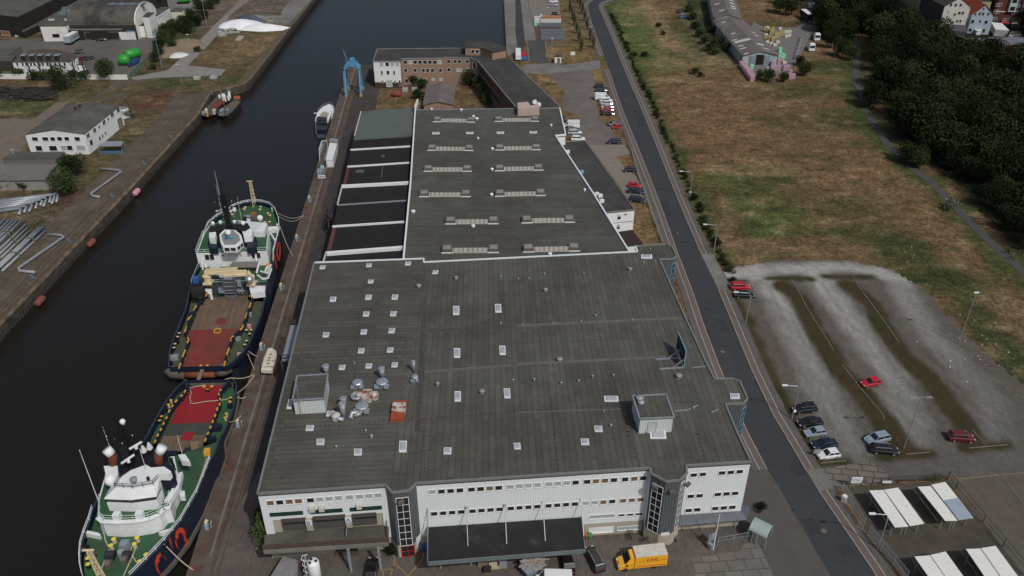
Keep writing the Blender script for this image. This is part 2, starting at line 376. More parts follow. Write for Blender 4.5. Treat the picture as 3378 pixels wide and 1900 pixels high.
mb=MB(); mb.prism([(x,y,0) for x,y in right_poly],WZ-1.5); struct('right_bank_ground',mb,base_land)
LQ=[(-112,-50),(-108.9,100),(-108.7,145),(-107.3,212),(-107.2,270)]+[tuple(q('A0',x,y)[:2]) for x,y in ((2090,930),(2135,905),(2320,868),(2420,845),(2480,800),(2540,720),(2566,690))]+[tuple(q('A1',x,y)[:2]) for x,y in ((100,565),(330,262),(540,0))]+[(-101.5,700),(-101.5,1500)]
left_poly=LQ+[(-900,1500),(-900,-50)]
mb=MB(); mb.prism([(x,y,0) for x,y in left_poly],WZ-1.5); struct('left_bank_ground',mb,base_land)
# quay walls: facing, timber edge, rails
def inside(poly,x,y):
 c=False; n=len(poly)
 for i in range(n):
  x1,y1=poly[i][0],poly[i][1]; x2,y2=poly[(i+1)%n][0],poly[(i+1)%n][1]
  if (y1>y)!=(y2>y) and x<(x2-x1)*(y-y1)/(y2-y1)+x1: c=not c
 return c
def quay_wall(line,side,name,label,coping,every):
 t=thing(name,label,'quay wall',(line[0][0],line[0][1],WZ))
 L=[Vector((x,y,0)) for x,y in line]; w=MB(); c=MB(); pl=MB()
 o=offset_line(L,side*.35); i_=offset_line(L,-side*.5)
 ribbon(w,L,o,-.12,2.9); ribbon(c,i_,offset_line(L,side*.45),.14,.26)
 for a,b in zip(L,L[1:]):
  d=(b-a); n=int(d.length/every)
  for k in range(n):
   p=a+d*((k+.5)/n); pl.box((p.x+side*.42,p.y,-2.2),(.16,.2,1.6))
 part('wall_face',w,quay_wall_m,t); part('timber_edge',c,coping,t); part('piles',pl,dark_metal,t)['kind']='stuff'
quay_wall(LQ[:-1],1,'quay_wall','long stained quay wall along the left bank of the dock with pale timber edge',timber,1.1)
quay_wall([(p.x,p.y) for p in QR],-1,'quay_wall','rust brown quay wall on the right bank where the two ships lie',quay_brown,3.0)
# ---------------------------------------------------------------- ground cover with coloured patches
def attr_mat(name,sc=1.2,var=.45,rough=.95,fine=6.0):
 m=bpy.data.materials.new(name); m.use_nodes=True; MT[name]=m
 n=m.node_tree.nodes; l=m.node_tree.links; b=n['Principled BSDF']; b.inputs['Roughness'].default_value=rough; b.inputs['Specular IOR Level'].default_value=.1
 at=n.new('ShaderNodeAttribute'); at.attribute_name='Col'; geo=n.new('ShaderNodeNewGeometry')
 prev=at.outputs['Color']
 for s_,v_ in ((sc*.12,var*.6),(sc*.35,var*.8),(sc,var*1.1),(fine,var*.8)):
  nz=n.new('ShaderNodeTexNoise'); nz.inputs['Scale'].default_value=s_; nz.inputs['Detail'].default_value=7; nz.inputs['Roughness'].default_value=.7
  l.new(geo.outputs['Position'],nz.inputs['Vector'])
  mr=n.new('ShaderNodeMapRange'); mr.inputs[1].default_value=.36; mr.inputs[2].default_value=.64; mr.inputs[3].default_value=1-v_; mr.inputs[4].default_value=1+v_
  l.new(nz.outputs['Fac'],mr.inputs[0])
  mx=n.new('ShaderNodeMix'); mx.data_type='RGBA'; mx.blend_type='MULTIPLY'; mx.inputs[0].default_value=1
  l.new(prev,mx.inputs[6]); l.new(mr.outputs[0],mx.inputs[7]); prev=mx.outputs[2]
 # straw coloured scraps
 n3=n.new('ShaderNodeTexNoise'); n3.inputs['Scale'].default_value=.55; n3.inputs['Detail'].default_value=9; n3.inputs['Roughness'].default_value=.8
 l.new(geo.outputs['Position'],n3.inputs['Vector']); m3=n.new('ShaderNodeMapRange'); m3.inputs[1].default_value=.60; m3.inputs[2].default_value=.74; m3.inputs[4].default_value=.55
 l.new(n3.outputs['Fac'],m3.inputs[0]); mh=n.new('ShaderNodeMix'); mh.data_type='RGBA'; mh.blend_type='MULTIPLY'; mh.inputs[7].default_value=(1.75,1.6,1.35,1)
 l.new(m3.outputs[0],mh.inputs[0]); l.new(prev,mh.inputs[6])
 n4=n.new('ShaderNodeTexNoise'); n4.inputs['Scale'].default_value=.16; n4.inputs['Detail'].default_value=10; n4.inputs['Roughness'].default_value=.78
 l.new(geo.outputs['Position'],n4.inputs['Vector']); m4=n.new('ShaderNodeMapRange'); m4.inputs[1].default_value=.50; m4.inputs[2].default_value=.62; m4.inputs[4].default_value=.5 if name=='dry_grass_field' else 0
 l.new(n4.outputs['Fac'],m4.inputs[0]); mg=n.new('ShaderNodeMix'); mg.data_type='RGBA'; mg.blend_type='MULTIPLY'; mg.inputs[7].default_value=(.60,.86,.62,1)
 l.new(m4.outputs[0],mg.inputs[0]); l.new(mh.outputs[2],mg.inputs[6]); l.new(mg.outputs[2],b.inputs['Base Color'])
 return m
def seg_dist(p,line):
 best=1e9; side=0
 for a,b in zip(line,line[1:]):
  dx,dy=b.x-a.x,b.y-a.y; t=max(0,min(1,((p[0]-a.x)*dx+(p[1]-a.y)*dy)/(dx*dx+dy*dy)))
  ex,ey=p[0]-a.x-dx*t,p[1]-a.y-dy*t; d=math.hypot(ex,ey)
  if d<best: best=d; side=1 if dx*ey-dy*ex<0 else-1
 return best,side # side 1 = right of the line
def grid_sheet(name,x0,x1,y0,y1,st,z,ok,col,material):
 nx,ny=int((x1-x0)/st)+1,int((y1-y0)/st)+1; vs=[]; cs=[]; idx={}; fs=[]
 for j in range(ny):
  for i in range(nx):
   x,y=x0+i*st,y0+j*st; idx[i,j]=len(vs); vs.append((x,y,z)); cs.append(col(x,y))
 for j in range(ny-1):
  for i in range(nx-1):
   x,y=x0+(i+.5)*st,y0+(j+.5)*st
   if ok(x,y): fs.append((idx[i,j],idx[i+1,j],idx[i+1,j+1],idx[i,j+1]))
 me=bpy.data.meshes.new(name); me.from_pydata(vs,[],fs); ca=me.color_attributes.new('Col','FLOAT_COLOR','POINT')
 ca.data.foreach_set('color',[k for c in cs for k in (c[0],c[1],c[2],1.0)])
 me.materials.append(material); o=bpy.data.objects.new(name,me); C.objects.link(o); o['kind']='structure'; return o
def blobs_fn(base,blobs,extra=None):
 B=[(q(t,x,y),rx,ry,c,s) for t,x,y,rx,ry,c,s in blobs]
 def f(x,y):
  nn=mnoise.noise(Vector((x*.06,y*.06,1.3)))*.6+mnoise.noise(Vector((x*.2,y*.2,5.1)))*.35
  k2=.5+.5*mnoise.noise(Vector((x*.025,y*.025,9)))
  c=Vector(base[0]).lerp(Vector(base[1]),max(0,min(1,k2+nn*.6)))
  for p,rx,ry,cc,s in B:
   d=math.hypot((x-p.x)/rx,(y-p.y)/ry)+nn*.75
   if d<1.3: c=c.lerp(Vector(cc),s*max(0,min(1,(1.3-d)/.75)))
  n3=mnoise.noise(Vector((x*.11,y*.3,3.3)))+.6*mnoise.noise(Vector((x*.35,y*.6,8.1)))
  c=c.lerp(Vector((.24,.175,.105)),max(0,min(.6,n3*1.5-.45))) if n3>0 else c.lerp(Vector((.055,.055,.024)),max(0,min(.65,-n3*1.5-.3)))
  if extra: c=extra(x,y,nn,c)
  return c
 return f
path_line=[q('A3',x,y) for x,y in ((800,360),(830,470),(845,560),(835,660),(822,760),(865,900),(925,1090),(1000,1230),(1125,1410))]+[q('B3',x,y) for x,y in ((1180,30),(1420,250),(1560,350),(1750,540),(1900,700),(2100,900),(2330,1110),(2540,1300),(2750,1500))]
road_L=[q('S',x,y) for x,y in ((2200,-100),(1990,-30),(1956,0),(1941,12),(1938,22),(1942,40),(1952,76),(1991,185),(2010,232),(2031,298),(2064,388),(2101,477),(2147,593),(2190,705),(2237,838),(2283,957),(2329,1092),(2375,1212),(2429,1341),(2465,1424),(2531,1549),(2571,1609),(2644,1735),(2740,1897),(2830,2050))]
road_R=[q('S',x,y) for x,y in ((2260,-98),(2060,-30),(2009,0),(1982,9),(1974,20),(1978,32),(1987,50),(2015,116),(2054,215),(2084,288),(2096,313),(2131,397),(2165,480),(2213,603),(2263,725),(2313,841),(2369,957),(2410,1055),(2480,1225),(2550,1371),(2597,1450),(2657,1552),(2700,1622),(2876,1880),(2960,2020))]
road_mid=[(a+b)/2 for a,b in zip(road_L,road_R)]
GR,GD,OL,TAN,BR=(.085,.11,.035),(.028,.045,.016),(.062,.062,.024),(.23,.165,.095),(.145,.095,.055)
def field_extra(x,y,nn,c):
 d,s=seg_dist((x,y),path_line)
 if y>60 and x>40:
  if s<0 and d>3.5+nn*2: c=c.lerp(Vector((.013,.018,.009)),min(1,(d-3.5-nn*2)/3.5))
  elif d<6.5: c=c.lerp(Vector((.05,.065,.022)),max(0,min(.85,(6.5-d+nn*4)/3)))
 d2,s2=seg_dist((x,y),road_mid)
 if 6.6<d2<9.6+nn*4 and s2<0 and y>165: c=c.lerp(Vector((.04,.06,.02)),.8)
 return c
fb=[('A2',1000,100,16,90,GR,.9),('A2',1120,400,14,34,GR,.8),('A2',1300,600,26,22,GR,.65),('A2',1700,420,12,30,GR,.6),('A2',1600,290,10,30,OL,.7),
('A2',1750,150,6,26,GD,.9),('A2',1800,330,6,24,GD,.9),('A2',1880,470,7,14,GD,.9),('A2',1950,540,6,8,GD,.8),('A2',1960,280,8,50,GD,.95),('A2',2040,400,8,30,GD,.95),('A2',2130,520,7,14,GD,.9),('A2',1860,60,9,40,GD,.9),
('A2',1360,120,3.5,60,TAN,.75),('A2',1480,330,4,26,TAN,.7),('A2',1600,480,8,16,TAN,.6),('A2',2000,600,24,8,TAN,.5),('A2',1700,620,20,6,TAN,.45),('A2',1750,280,2,50,TAN,.5),
('A2',1230,130,8,22,TAN,.35),('A2',1600,800,12,4,TAN,.5),('A2',2500,840,14,4,TAN,.5),('A2',1640,560,7,7,GD,.6),('A2',1290,565,4,4,GD,.8),('A2',1290,850,4,7,GD,.7),
('B2',2380,370,16,12,OL,.9),('B2',2250,560,15,14,OL,.8),('B2',2420,850,9,5,GD,.8),('B2',2480,640,10,8,GR,.6),('B2',2100,350,6,9,GR,.4),('B2',2000,900,7,14,BR,.8),('B2',2250,1050,14,6,TAN,.4),('B2',2400,240,14,4,TAN,.6),('B2',2150,640,1.2,16,TAN,.6),
('B3',120,830,9,6,GR,.6),('B3',700,600,14,10,OL,.8),('B3',900,880,15,9,OL,.9),('B3',1330,1020,11,9,GD,.75),('B3',1600,1250,14,8,OL,.9),('B3',1850,1400,13,8,GD,.7),('B3',300,1000,12,5,BR,.6),('B3',1500,800,9,6,BR,.6),('B3',800,500,12,7,BR,.5),
('C3',2150,250,8,16,GD,.8),('C3',2350,620,7,12,GD,.8),('C3',2000,130,7,10,OL,.8),('C3',2400,250,6,14,BR,.6),('C3',2500,950,8,9,GD,.7),
('A3',450,900,24,10,OL,.8),('A3',640,760,14,6,GR,.4),('A3',560,650,14,8,GD,.8),('A3',100,280,20,14,OL,.6),('A3',700,1150,10,12,OL,.6),('A3',850,1250,7,14,GD,.6),('A3',400,1200,20,12,OL,.5),('A3',600,1350,12,5,TAN,.3),('A3',100,600,14,7,BR,.6),
('A2',580,120,12,60,(.135,.105,.05),.8),('A2',450,540,14,12,(.19,.125,.055),.9),('A2',330,830,9,16,(.17,.12,.055),.9),('A2',850,760,6,12,(.19,.13,.06),.9),('A2',720,1210,8,5,(.11,.10,.045),.9),('A2',950,1190,8,8,(.16,.11,.05),.9),('B2',1250,850,7,18,(.15,.105,.05),.9),('B2',1100,130,6,6,(.16,.11,.05),.9),
('A1',1300,980,24,7,(.15,.10,.05),.7),('A1',1400,880,18,5,(.10,.06,.045),.6),('A1',2050,960,8,12,(.12,.09,.05),.8)]
def right_ok(x,y): return inside(right_poly,x-1.5,y) and inside(right_poly,x,y+3) and inside(right_poly,x,y-3) and inside(right_poly,x-3,y+3) and y<700
field_m=attr_mat('dry_grass_field')
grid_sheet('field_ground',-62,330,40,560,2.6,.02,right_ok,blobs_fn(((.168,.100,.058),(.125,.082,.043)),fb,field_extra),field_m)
lb=[('A0',1500,1000,10,9,(.085,.045,.032),.9),('A0',1700,1000,9,9,(.10,.055,.038),.9),('A0',300,1060,20,9,(.07,.075,.032),.8),('A0',1750,830,14,4,(.055,.07,.028),.9),('A0',1150,880,10,8,(.10,.07,.04),.8),
('A0',1900,250,22,16,(.06,.062,.03),.8),('A0',1750,420,12,12,(.05,.055,.025),.7),('A0',2330,520,16,20,(.155,.105,.06),.9),('A0',2450,60,22,40,(.13,.10,.085),.9),('A1',60,420,12,24,(.17,.12,.065),.8),('A1',80,60,16,30,(.125,.098,.085),.9),('A1',120,190,14,10,(.26,.26,.25),.7),('A0',2350,260,8,6,(.3,.3,.29),.7),
('A0',1650,530,8,5,(.17,.14,.11),.9),('A0',1500,250,10,18,(.06,.07,.026),.8),('A0',1650,200,8,12,(.075,.08,.028),.8),('A0',2400,800,8,5,(.06,.07,.028),.9),('A0',1500,700,12,3,(.10,.065,.04),.8),
('B0',1000,150,8,5,(.12,.085,.05),.7),('B0',950,330,8,6,(.065,.065,.03),.8),('B0',700,520,8,5,(.085,.05,.038),.8),('B0',500,700,9,4,(.14,.10,.075),.8),('B0',350,800,4,3,(.05,.055,.025),.8),('B0',200,700,10,3,(.11,.08,.06),.8),('A0',600,1200,6,20,(.09,.085,.04),.6),('A0',60,1280,14,8,(.15,.125,.10),.8),('A0',1500,1250,8,5,(.11,.09,.055),.8),('A0',900,940,12,5,(.085,.075,.04),.7)]
def left_ok(x,y): return inside(left_poly,x+1.6,y) and inside(left_poly,x,y+3) and inside(left_poly,x,y-3) and inside(left_poly,x+2.5,y-3) and y<620
grid_sheet('left_bank_grass',-340,-92,90,620,2.6,.02,left_ok,blobs_fn(((.105,.072,.043),(.078,.070,.038)),lb),MT['dry_grass_field'])
# ---------------------------------------------------------------- road and pavements
mb=MB(); ribbon(mb,road_L,road_R,.05); struct('road',mb,asphalt)
mb=MB()
for i,f0,f1,o0,o1 in ((10,.2,.8,.4,2.6),(13,.1,.5,-2.8,-.3),(16,.3,.7,.2,1.8),(18,.1,.35,-2.2,-.6),(20,.4,.9,.8,2.9),(22,.15,.4,-2.5,-.4),(22,.6,.8,.2,2.6)):
 a,b=road_mid[i],road_mid[i+1]; p,r_=a.lerp(b,f0),a.lerp(b,f1); u=(b-a).normalized(); nn=Vector((-u.y,u.x,0)); q4=[p+nn*o0,r_+nn*o0,r_+nn*o1,p+nn*o1]; mb.prism([(k.x,k.y,.056) for k in q4],.05)
struct('road_repair_patches',mb,mat('repaired_asphalt',(.034,.036,.040),.9,.12))
def side_strips(line,sgn,sl,name):
 g=MB(); r_=MB(); k=MB(); w=MB(); P=line[sl]
 o=lambda d: offset_line(P,-sgn*d)
 for mbx,a,b,z,th in ((k,.0,.16,.17,.2),(r_,.16,1.3,.15,.15),(w,1.3,1.42,.157,.15),(g,1.42,2.75,.15,.15)):
  A_,B_=(o(a),o(b)); ribbon(mbx,A_ if sgn>0 else B_,B_ if sgn>0 else A_,z,th)
 struct('kerb',k,kerb_m); struct('cycle_strip',r_,pave_red); struct('pavement_line',w,line_m); struct('pavement',g,pave_grey)
side_strips(road_R,1,slice(0,16),'right'); side_strips(road_R,1,slice(16,22),'r'); side_strips(road_R,1,slice(22,25),'r')
side_strips(road_L,-1,slice(0,8),'left'); side_strips(road_L,-1,slice(8,21),'left')
E_=lambda i,d: offset_line(road_R,d)[i]
mb=MB()
for i,j,L_ in ((15,16,road_R),(21,22,road_R)):
 a,b=L_[i],L_[j]; p=offset_line(L_,-3.0); mb.prism([(b.x,b.y,.14),(a.x,a.y,.14),(p[i].x,p[i].y,.14),(p[j].x,p[j].y,.14)],0)
struct('driveway_crossing',mb,concrete)
mb=MB()
for t,x,y,r in (('C2',2066,607,.45),('B2',1616,873,.35),('D3',573,1003,.45),('C2',2530,1083,.4),('B2',1316,115,.35),('A2',1098,998,.35)):
 p=q(t,x,y); mb.cyl((p.x,p.y,.052 if t!='C2' or x<2500 else .152),r,.012,14)
struct('manhole_covers',mb,mat('worn_manhole_cover',(.14,.12,.105),.6,.2))
mb=MB()
for t,x,y in (('C2',1915,400),('C2',2165,397),('B2',1490,233),('B2',1592,478),('B2',1705,750),('B2',1832,1060),('B2',1500,752),('B2',1622,1072),('B2',1402,490),('D3',262,793),('D3',600,768),('C2',2390,910)):
 p=q(t,x,y); mb.box((p.x,p.y,.06),(.5,.5,.03),R(-20))
struct('road_gullies',mb,dark_metal)
# ---------------------------------------------------------------- yards, paths and paved areas
def S(name,t,pts,z,m): return struct(name,sheet(t,pts,z),m)
mb=MB(); ribbon(mb,offset_line(path_line,-1.2),offset_line(path_line,1.2),.05); struct('footpath',mb,asphalt2)
S('brick_forecourt','S',[(470,2150),(560,1970),(655,1900),(850,1560),(2420,1470),(2462,1440),(2531,1549),(2571,1609),(2644,1735),(2740,1897),(2860,2100),(2000,2300)],.055,brick_pave)
S('asphalt_apron','S',[(2440,1560),(2500,1500),(2571,1609),(2644,1735),(2740,1897),(2860,2100),(2640,2100),(2500,1830),(2400,1690)],.062,mat('grey_apron_asphalt',(.082,.078,.073),.9,.12,.4))
S('side_strip','S',[(2240,960),(2283,957),(2329,1092),(2375,1212),(2429,1341),(2465,1424),(2500,1530),(2460,1560),(2400,1350),(2300,1100)],.03,yard)
S('concrete_slab_yard','D2',[(1740,1265),(1990,1240),(2005,1225),(2230,1205),(2280,1130),(2420,1115),(2580,1470),(2600,1700),(1850,1700)],.065,slab)
quayR=[Vector((p.x,p.y,0)) for p in QR]
def strip(name,a,b,z,m,th=0.0,line=quayR):
 mb=MB(); ribbon(mb,offset_line(line,a),offset_line(line,b),z,th); return struct(name,mb,m)
strip('quay_edge',.5,2.1,.04,quay_brown); strip('quay_kerb',2.1,2.45,.05,concrete); strip('quay_rail_bed',2.45,4.5,.04,quay_brown); strip('quay_paving',4.5,13.5,.035,quay_top)
mb=MB()
for d in (2.95,3.25,4.1,8.6):
 w=.07 if d<8 else .05
 ribbon(mb,offset_line(quayR,d),offset_line(quayR,d+w),.09,.05)
struct('crane_rails',mb,rail_m)
mb=MB(); rl=[Vector((x,y,0)) for x,y in LQ[:6]]
ribbon(mb,offset_line(rl,-12.2),offset_line(rl,-3.4),.04); struct('left_quay_slabs',mb,slab_left)
mb=MB(); ribbon(mb,offset_line(rl,-3.3),offset_line(rl,-.6),.035); struct('left_quay_edge',mb,mat('brown_overgrown_quay',(.085,.065,.045),.95,.3,.6,col2=(.13,.115,.09),sc2=.5,thr=.58,wid=.06))
mb=MB()
for d in (-1.2,-2.6,-4.0):
 ribbon(mb,offset_line(rl,d-.07),offset_line(rl,d),.08,.05)
struct('left_quay_rails',mb,rail_m)
S('gravel_yard','A0',[(0,400),(450,372),(850,372),(1340,385),(1480,385),(1960,130),(1970,190),(1600,345),(1560,480),(1430,600),(1280,755),(-60,760),(-60,400)],.05,yard2)
S('yard_by_office','A0',[(-50,1180),(330,1190),(560,1020),(700,1000),(240,1449),(100,1700),(-100,1700)],.045,mat('dusty_yard',(.15,.125,.10),.95,.2,.4))
S('slab_road','A0',[(1670,700),(1960,430),(2180,205),(2300,125),(2230,270),(2070,455),(1870,650),(2250,690),(2200,752),(1620,772),(1330,795),(1290,772),(1600,712)],.06,slab_road)
S('old_slab_track','A0',[(1100,805),(1590,775),(1400,835),(1110,1012),(1000,1000),(1350,850),(1250,850),(960,990),(900,985),(1080,870)],.045,slab_left)
S('slab_road_far','A0',[(2180,205),(2390,0),(2450,-60),(2566,-60),(2480,0),(2330,120)],.05,mat('dusty_brown_road',(.19,.16,.14),.95,.15,.3))
S('concrete_apron','A1',[(240,105),(330,0),(380,-60),(590,-60),(535,0),(310,235),(230,170)],.05,concrete)
S('concrete_yard_far','A0',[(1600,20),(1700,-60),(2200,-60),(2000,80),(1900,110),(1700,100)],.05,concrete)
S('van_yard','A2',[(340,745),(620,700),(745,690),(800,835),(800,1000),(840,1170),(990,1330),(985,1352),(1060,1449),(740,1449),(690,1395),(490,1350),(520,1300),(640,1180),(690,1160),(480,1100),(450,1010),(495,915)],.045,yard)
S('concrete_court','B2',[(735,-5),(1090,-5),(1150,80),(1010,112),(1082,212),(1200,300),(1245,400),(1280,520),(1140,560),(1040,405)],.05,mat('sandy_concrete',(.185,.165,.145),.9,.15,.4))
S('side_road','A2',[(90,640),(330,630),(480,645),(840,600),(850,690),(620,700),(340,740),(130,735),(60,680)],.055,concrete)
S('quay_lane','A2',[(5,-40),(45,-40),(50,0),(95,400),(90,470),(20,480),(0,300)],.055,asphalt)
S('quay_concrete','A1',[(2455,-40),(2560,-40),(2590,480),(2500,560),(2480,540)],.045,concrete)
S('quay_concrete','A2',[(48,-40),(130,-40),(120,0),(205,400),(125,402),(95,400)],.045,concrete)
S('storage_yard','A2',[(120,-40),(435,-40),(455,270),(490,412),(250,412),(205,400)],.05,mat('sandy_gravel_yard',(.175,.16,.14),.95,.12,.4))
S('red_stone_patch','A2',[(188,255),(440,262),(470,300),(480,405),(250,412),(205,400)],.06,mat('reddish_gravel',(.10,.06,.052),.95,.2))
S('asphalt_drive','A2',[(128,402),(290,402),(300,560),(345,625),(150,625)],.058,asphalt2)
S('goods_yard','F2',[(700,920),(1050,60),(1180,160),(1500,190),(1900,190),(2250,130),(2360,230),(2250,300),(2100,640),(1850,1000),(1700,1150),(1150,1200)],.05,mat('grey_goods_yard',(.15,.145,.135),.95,.15,.4))
S('town_street','A3',[(1050,190),(1230,60),(1250,-60),(1420,-60),(1400,190),(1600,210),(1650,330),(1240,330),(1150,300)],.05,asphalt2)
S('lorry_road','A3',[(250,260),(300,230),(370,-60),(480,-60),(430,180),(420,330),(330,350)],.055,concrete)
# parking lot with lanes of pale gravel and strips of dead grass
lot_poly=[q('B2',2085,1235),q('B3',-20,1150),q('B3',300,1142),q('B3',800,1150),q('B3',1150,1225),q('B3',1500,1430),q('C3',1560,50),q('C3',1900,420),q('C3',2250,740),q('C3',2560,980),q('D3',3000,100),q('D3',3200,500),q('D3',2566,425),q('D3',1850,480),q('D3',1300,525),q('D3',660,560),q('D3',545,370),q('D3',300,20),q('C3',0,950),q('C2',2310,330),q('C2',2145,0)]
lanes=[[q('B2',2200,1300),q('B2',2500,1330),q('C3',60,120),q('C3',250,500),q('C3',480,1000),q('D3',900,200)],[q('B3',430,1290),q('C3',620,100),q('C3',900,480),q('C3',1200,900),q('D3',1500,60)],[q('B3',1250,1290),q('C3',1350,130),q('C3',1700,600),q('C3',2150,1050),q('D3',2300,60)],[q('B2',2100,1260),q('B3',200,1220),q('B3',800,1215),q('B3',1250,1320)]]
gstr=[[q('B3',90,1400),q('C3',260,80),q('C3',480,500),q('C3',640,750),q('C3',850,1000),q('C3',1120,1350),q('D3',1370,190)],[q('B3',740,1400),q('C3',980,120),q('C3',1110,380),q('C3',1290,620),q('C3',1560,900),q('C3',1880,1300),q('D3',2050,100)],
[q('B2',2120,1350),q('B2',2290,1350)],[q('B3',-60,1325),q('B3',380,1330)],[q('B3',520,1310),q('B3',980,1310)],[q('D3',1130,280),q('D3',1630,230)],[q('D3',1950,190),q('D3',2400,150)],[q('C2',2170,0),q('C2',2340,330),q('C2',2530,760),q('C3',60,1000),q('C3',200,1290),q('D3',440,200),q('D3',540,330)],[q('D3',540,340),q('D3',790,315)],[q('D3',800,590),q('D3',1800,500)]]
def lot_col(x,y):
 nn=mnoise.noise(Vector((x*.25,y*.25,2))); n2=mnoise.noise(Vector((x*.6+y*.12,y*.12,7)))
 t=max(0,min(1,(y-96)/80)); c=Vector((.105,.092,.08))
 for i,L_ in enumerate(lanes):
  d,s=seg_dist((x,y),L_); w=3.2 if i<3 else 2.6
  k=max(0,min(1,1.35-d/w+nn*.35+n2*.3)); c=c.lerp(Vector((.33,.33,.305))*(.42+.58*t)*(1 if i!=2 else .78)*(1+.28*mnoise.noise(Vector((d*s*1.1+i*9,y*.06,x*.02)))),k*.9)  # lanes darken towards the near end: cloud shade and vignette painted into the gravel
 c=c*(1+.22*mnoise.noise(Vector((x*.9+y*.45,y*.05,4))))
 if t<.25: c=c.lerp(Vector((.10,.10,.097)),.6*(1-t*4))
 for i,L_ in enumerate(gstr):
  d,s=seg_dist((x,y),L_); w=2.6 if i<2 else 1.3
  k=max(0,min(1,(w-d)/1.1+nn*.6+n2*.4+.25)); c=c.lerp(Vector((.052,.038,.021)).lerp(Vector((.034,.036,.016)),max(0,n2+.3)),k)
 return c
lp=[(p.x,p.y) for p in lot_poly]
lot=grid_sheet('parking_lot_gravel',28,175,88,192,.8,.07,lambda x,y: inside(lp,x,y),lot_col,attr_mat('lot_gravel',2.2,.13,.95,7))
S('entrance_slabs','D3',[(540,385),(1030,305),(1240,440),(1290,525),(660,562)],.095,mat('entrance_slabs_mat',(.165,.145,.125),.9,.15,.5))
add_sheets('entrance_slabs_mat',2.6,1.45,R(-8),.12,.35,vary=.2)
S('carport_yard','D3',[(740,575),(1850,490),(2566,1449),(2900,1900),(1650,1900),(1000,1000)],.085,mat('dirty_carport_yard',(.052,.046,.038),.95,.25,.3,col2=(.09,.075,.055),sc2=.1))
S('gravel_patch','D3',[(1850,490),(2566,430),(3300,420),(3300,1900),(2900,1900),(2566,1449)],.08,mat('brown_gravel',(.098,.085,.07),.95,.2,.4))
mb=MB()
def kerb_run(t,pts,w=.16,h=.1):
 P=[q(t,x,y) for x,y in pts]
 for a,b in zip(P,P[1:]): mb.bar((a.x,a.y,h),(b.x,b.y,h),w,.12)
for t,pts in (('B3',[(185,1340),(250,1449)]),('C3',[(250,0),(340,170),(600,590)]),('C3',[(690,740),(870,970),(1090,1230),(1105,1280)]),('B3',[(800,1320),(880,1449)]),('C3',[(890,10),(1060,240),(1255,515)]),('D3',[(1390,240),(1625,220)]),('D3',[(540,330),(790,305)]),('D3',[(2020,180),(2400,145)]),('D3',[(2050,0),(2170,140)]),('D3',[(1900,490),(2566,425)]),('D3',[(2330,440),(2566,760)])): kerb_run(t,pts)
struct('lot_kerb_edging',mb,mat('lot_kerb',(.16,.15,.12),.9,.2))
mb=MB()
for pts in (((1360,1235),(1370,1320),(1320,1449)),((1370,1325),(1490,1449)),((1240,1390),(1350,1380),(1355,1290)),((1240,1390),(1255,1449)),((1655,1220),(1640,1290),(1500,1449))):
 P=[q('D1',x,y) for x,y in pts]
 for a,b in zip(P,P[1:]): mb.bar((a.x,a.y,.068),(b.x,b.y,.068),.14,.012)
struct('bay_markings',mb,yellow_line)
# ---------------------------------------------------------------- windows set into walls found by survey rays
def wall_frame(A,B):
 """unit vectors of a vertical wall seen from outside: along, outward"""
 u=Vector((B[0]-A[0],B[1]-A[1],0)).normalized(); nrm=Vector((u.y,-u.x,0)); return u,nrm
def wpt(A,u,nrm,s,z,out): return Vector((A[0],A[1],0))+u*s+nrm*out+Vector((0,0,z))
def window(root,A,B,s0,s1,z0,z1,g=glass,fr=white,fw=.10,name='window',bars=(1,1),sill=True):
 """white frame standing proud of the wall, dark pane inside it"""
 u,n=wall_frame(A,B); f=MB(); p=MB()
 P=lambda s,z,o: wpt(A,u,n,s,z,o)
 def blk(mb,a,b,c,d,o0,o1):
  vs=[P(a,c,o0),P(b,c,o0),P(b,d,o0),P(a,d,o0),P(a,c,o1),P(b,c,o1),P(b,d,o1),P(a,d,o1)]
  mb.raw(vs,[[0,3,2,1],[4,5,6,7],[0,1,5,4],[1,2,6,5],[2,3,7,6],[3,0,4,7]])
 o0,o1=.004,.07
 blk(f,s0-fw,s0,z0-fw,z1+fw,o0,o1); blk(f,s1,s1+fw,z0-fw,z1+fw,o0,o1)
 blk(f,s0,s1,z1,z1+fw,o0,o1); blk(f,s0,s1,z0-fw,z0,o0,o1+(.08 if sill else 0))
 for i in range(1,bars[0]): x=s0+(s1-s0)*i/bars[0]; blk(f,x-.035,x+.035,z0,z1,.02,.05)
 for i in range(1,bars[1]): z=z0+(z1-z0)*i/bars[1]; blk(f,s0,s1,z-.035,z+.035,.022,.052)
 o=part(name,f,fr,root)
 blk(p,s0,s1,z0,z1,.004,.018); part('pane',p,g,o); return o
def wall_quad(mb,A,B,z0,z1,th=.15,m=None):
 u,n=wall_frame(A,B); L=math.hypot(B[0]-A[0],B[1]-A[1]); I=-th
 P=lambda s,z,o: wpt(A,u,n,s,z,o)
 vs=[P(0,z0,I),P(L,z0,I),P(L,z1,I),P(0,z1,I),P(0,z0,0),P(L,z0,0),P(L,z1,0),P(0,z1,0)]
 mb.raw(vs,[[0,3,2,1],[4,5,6,7],[0,1,5,4],[1,2,6,5],[2,3,7,6],[3,0,4,7]],m)
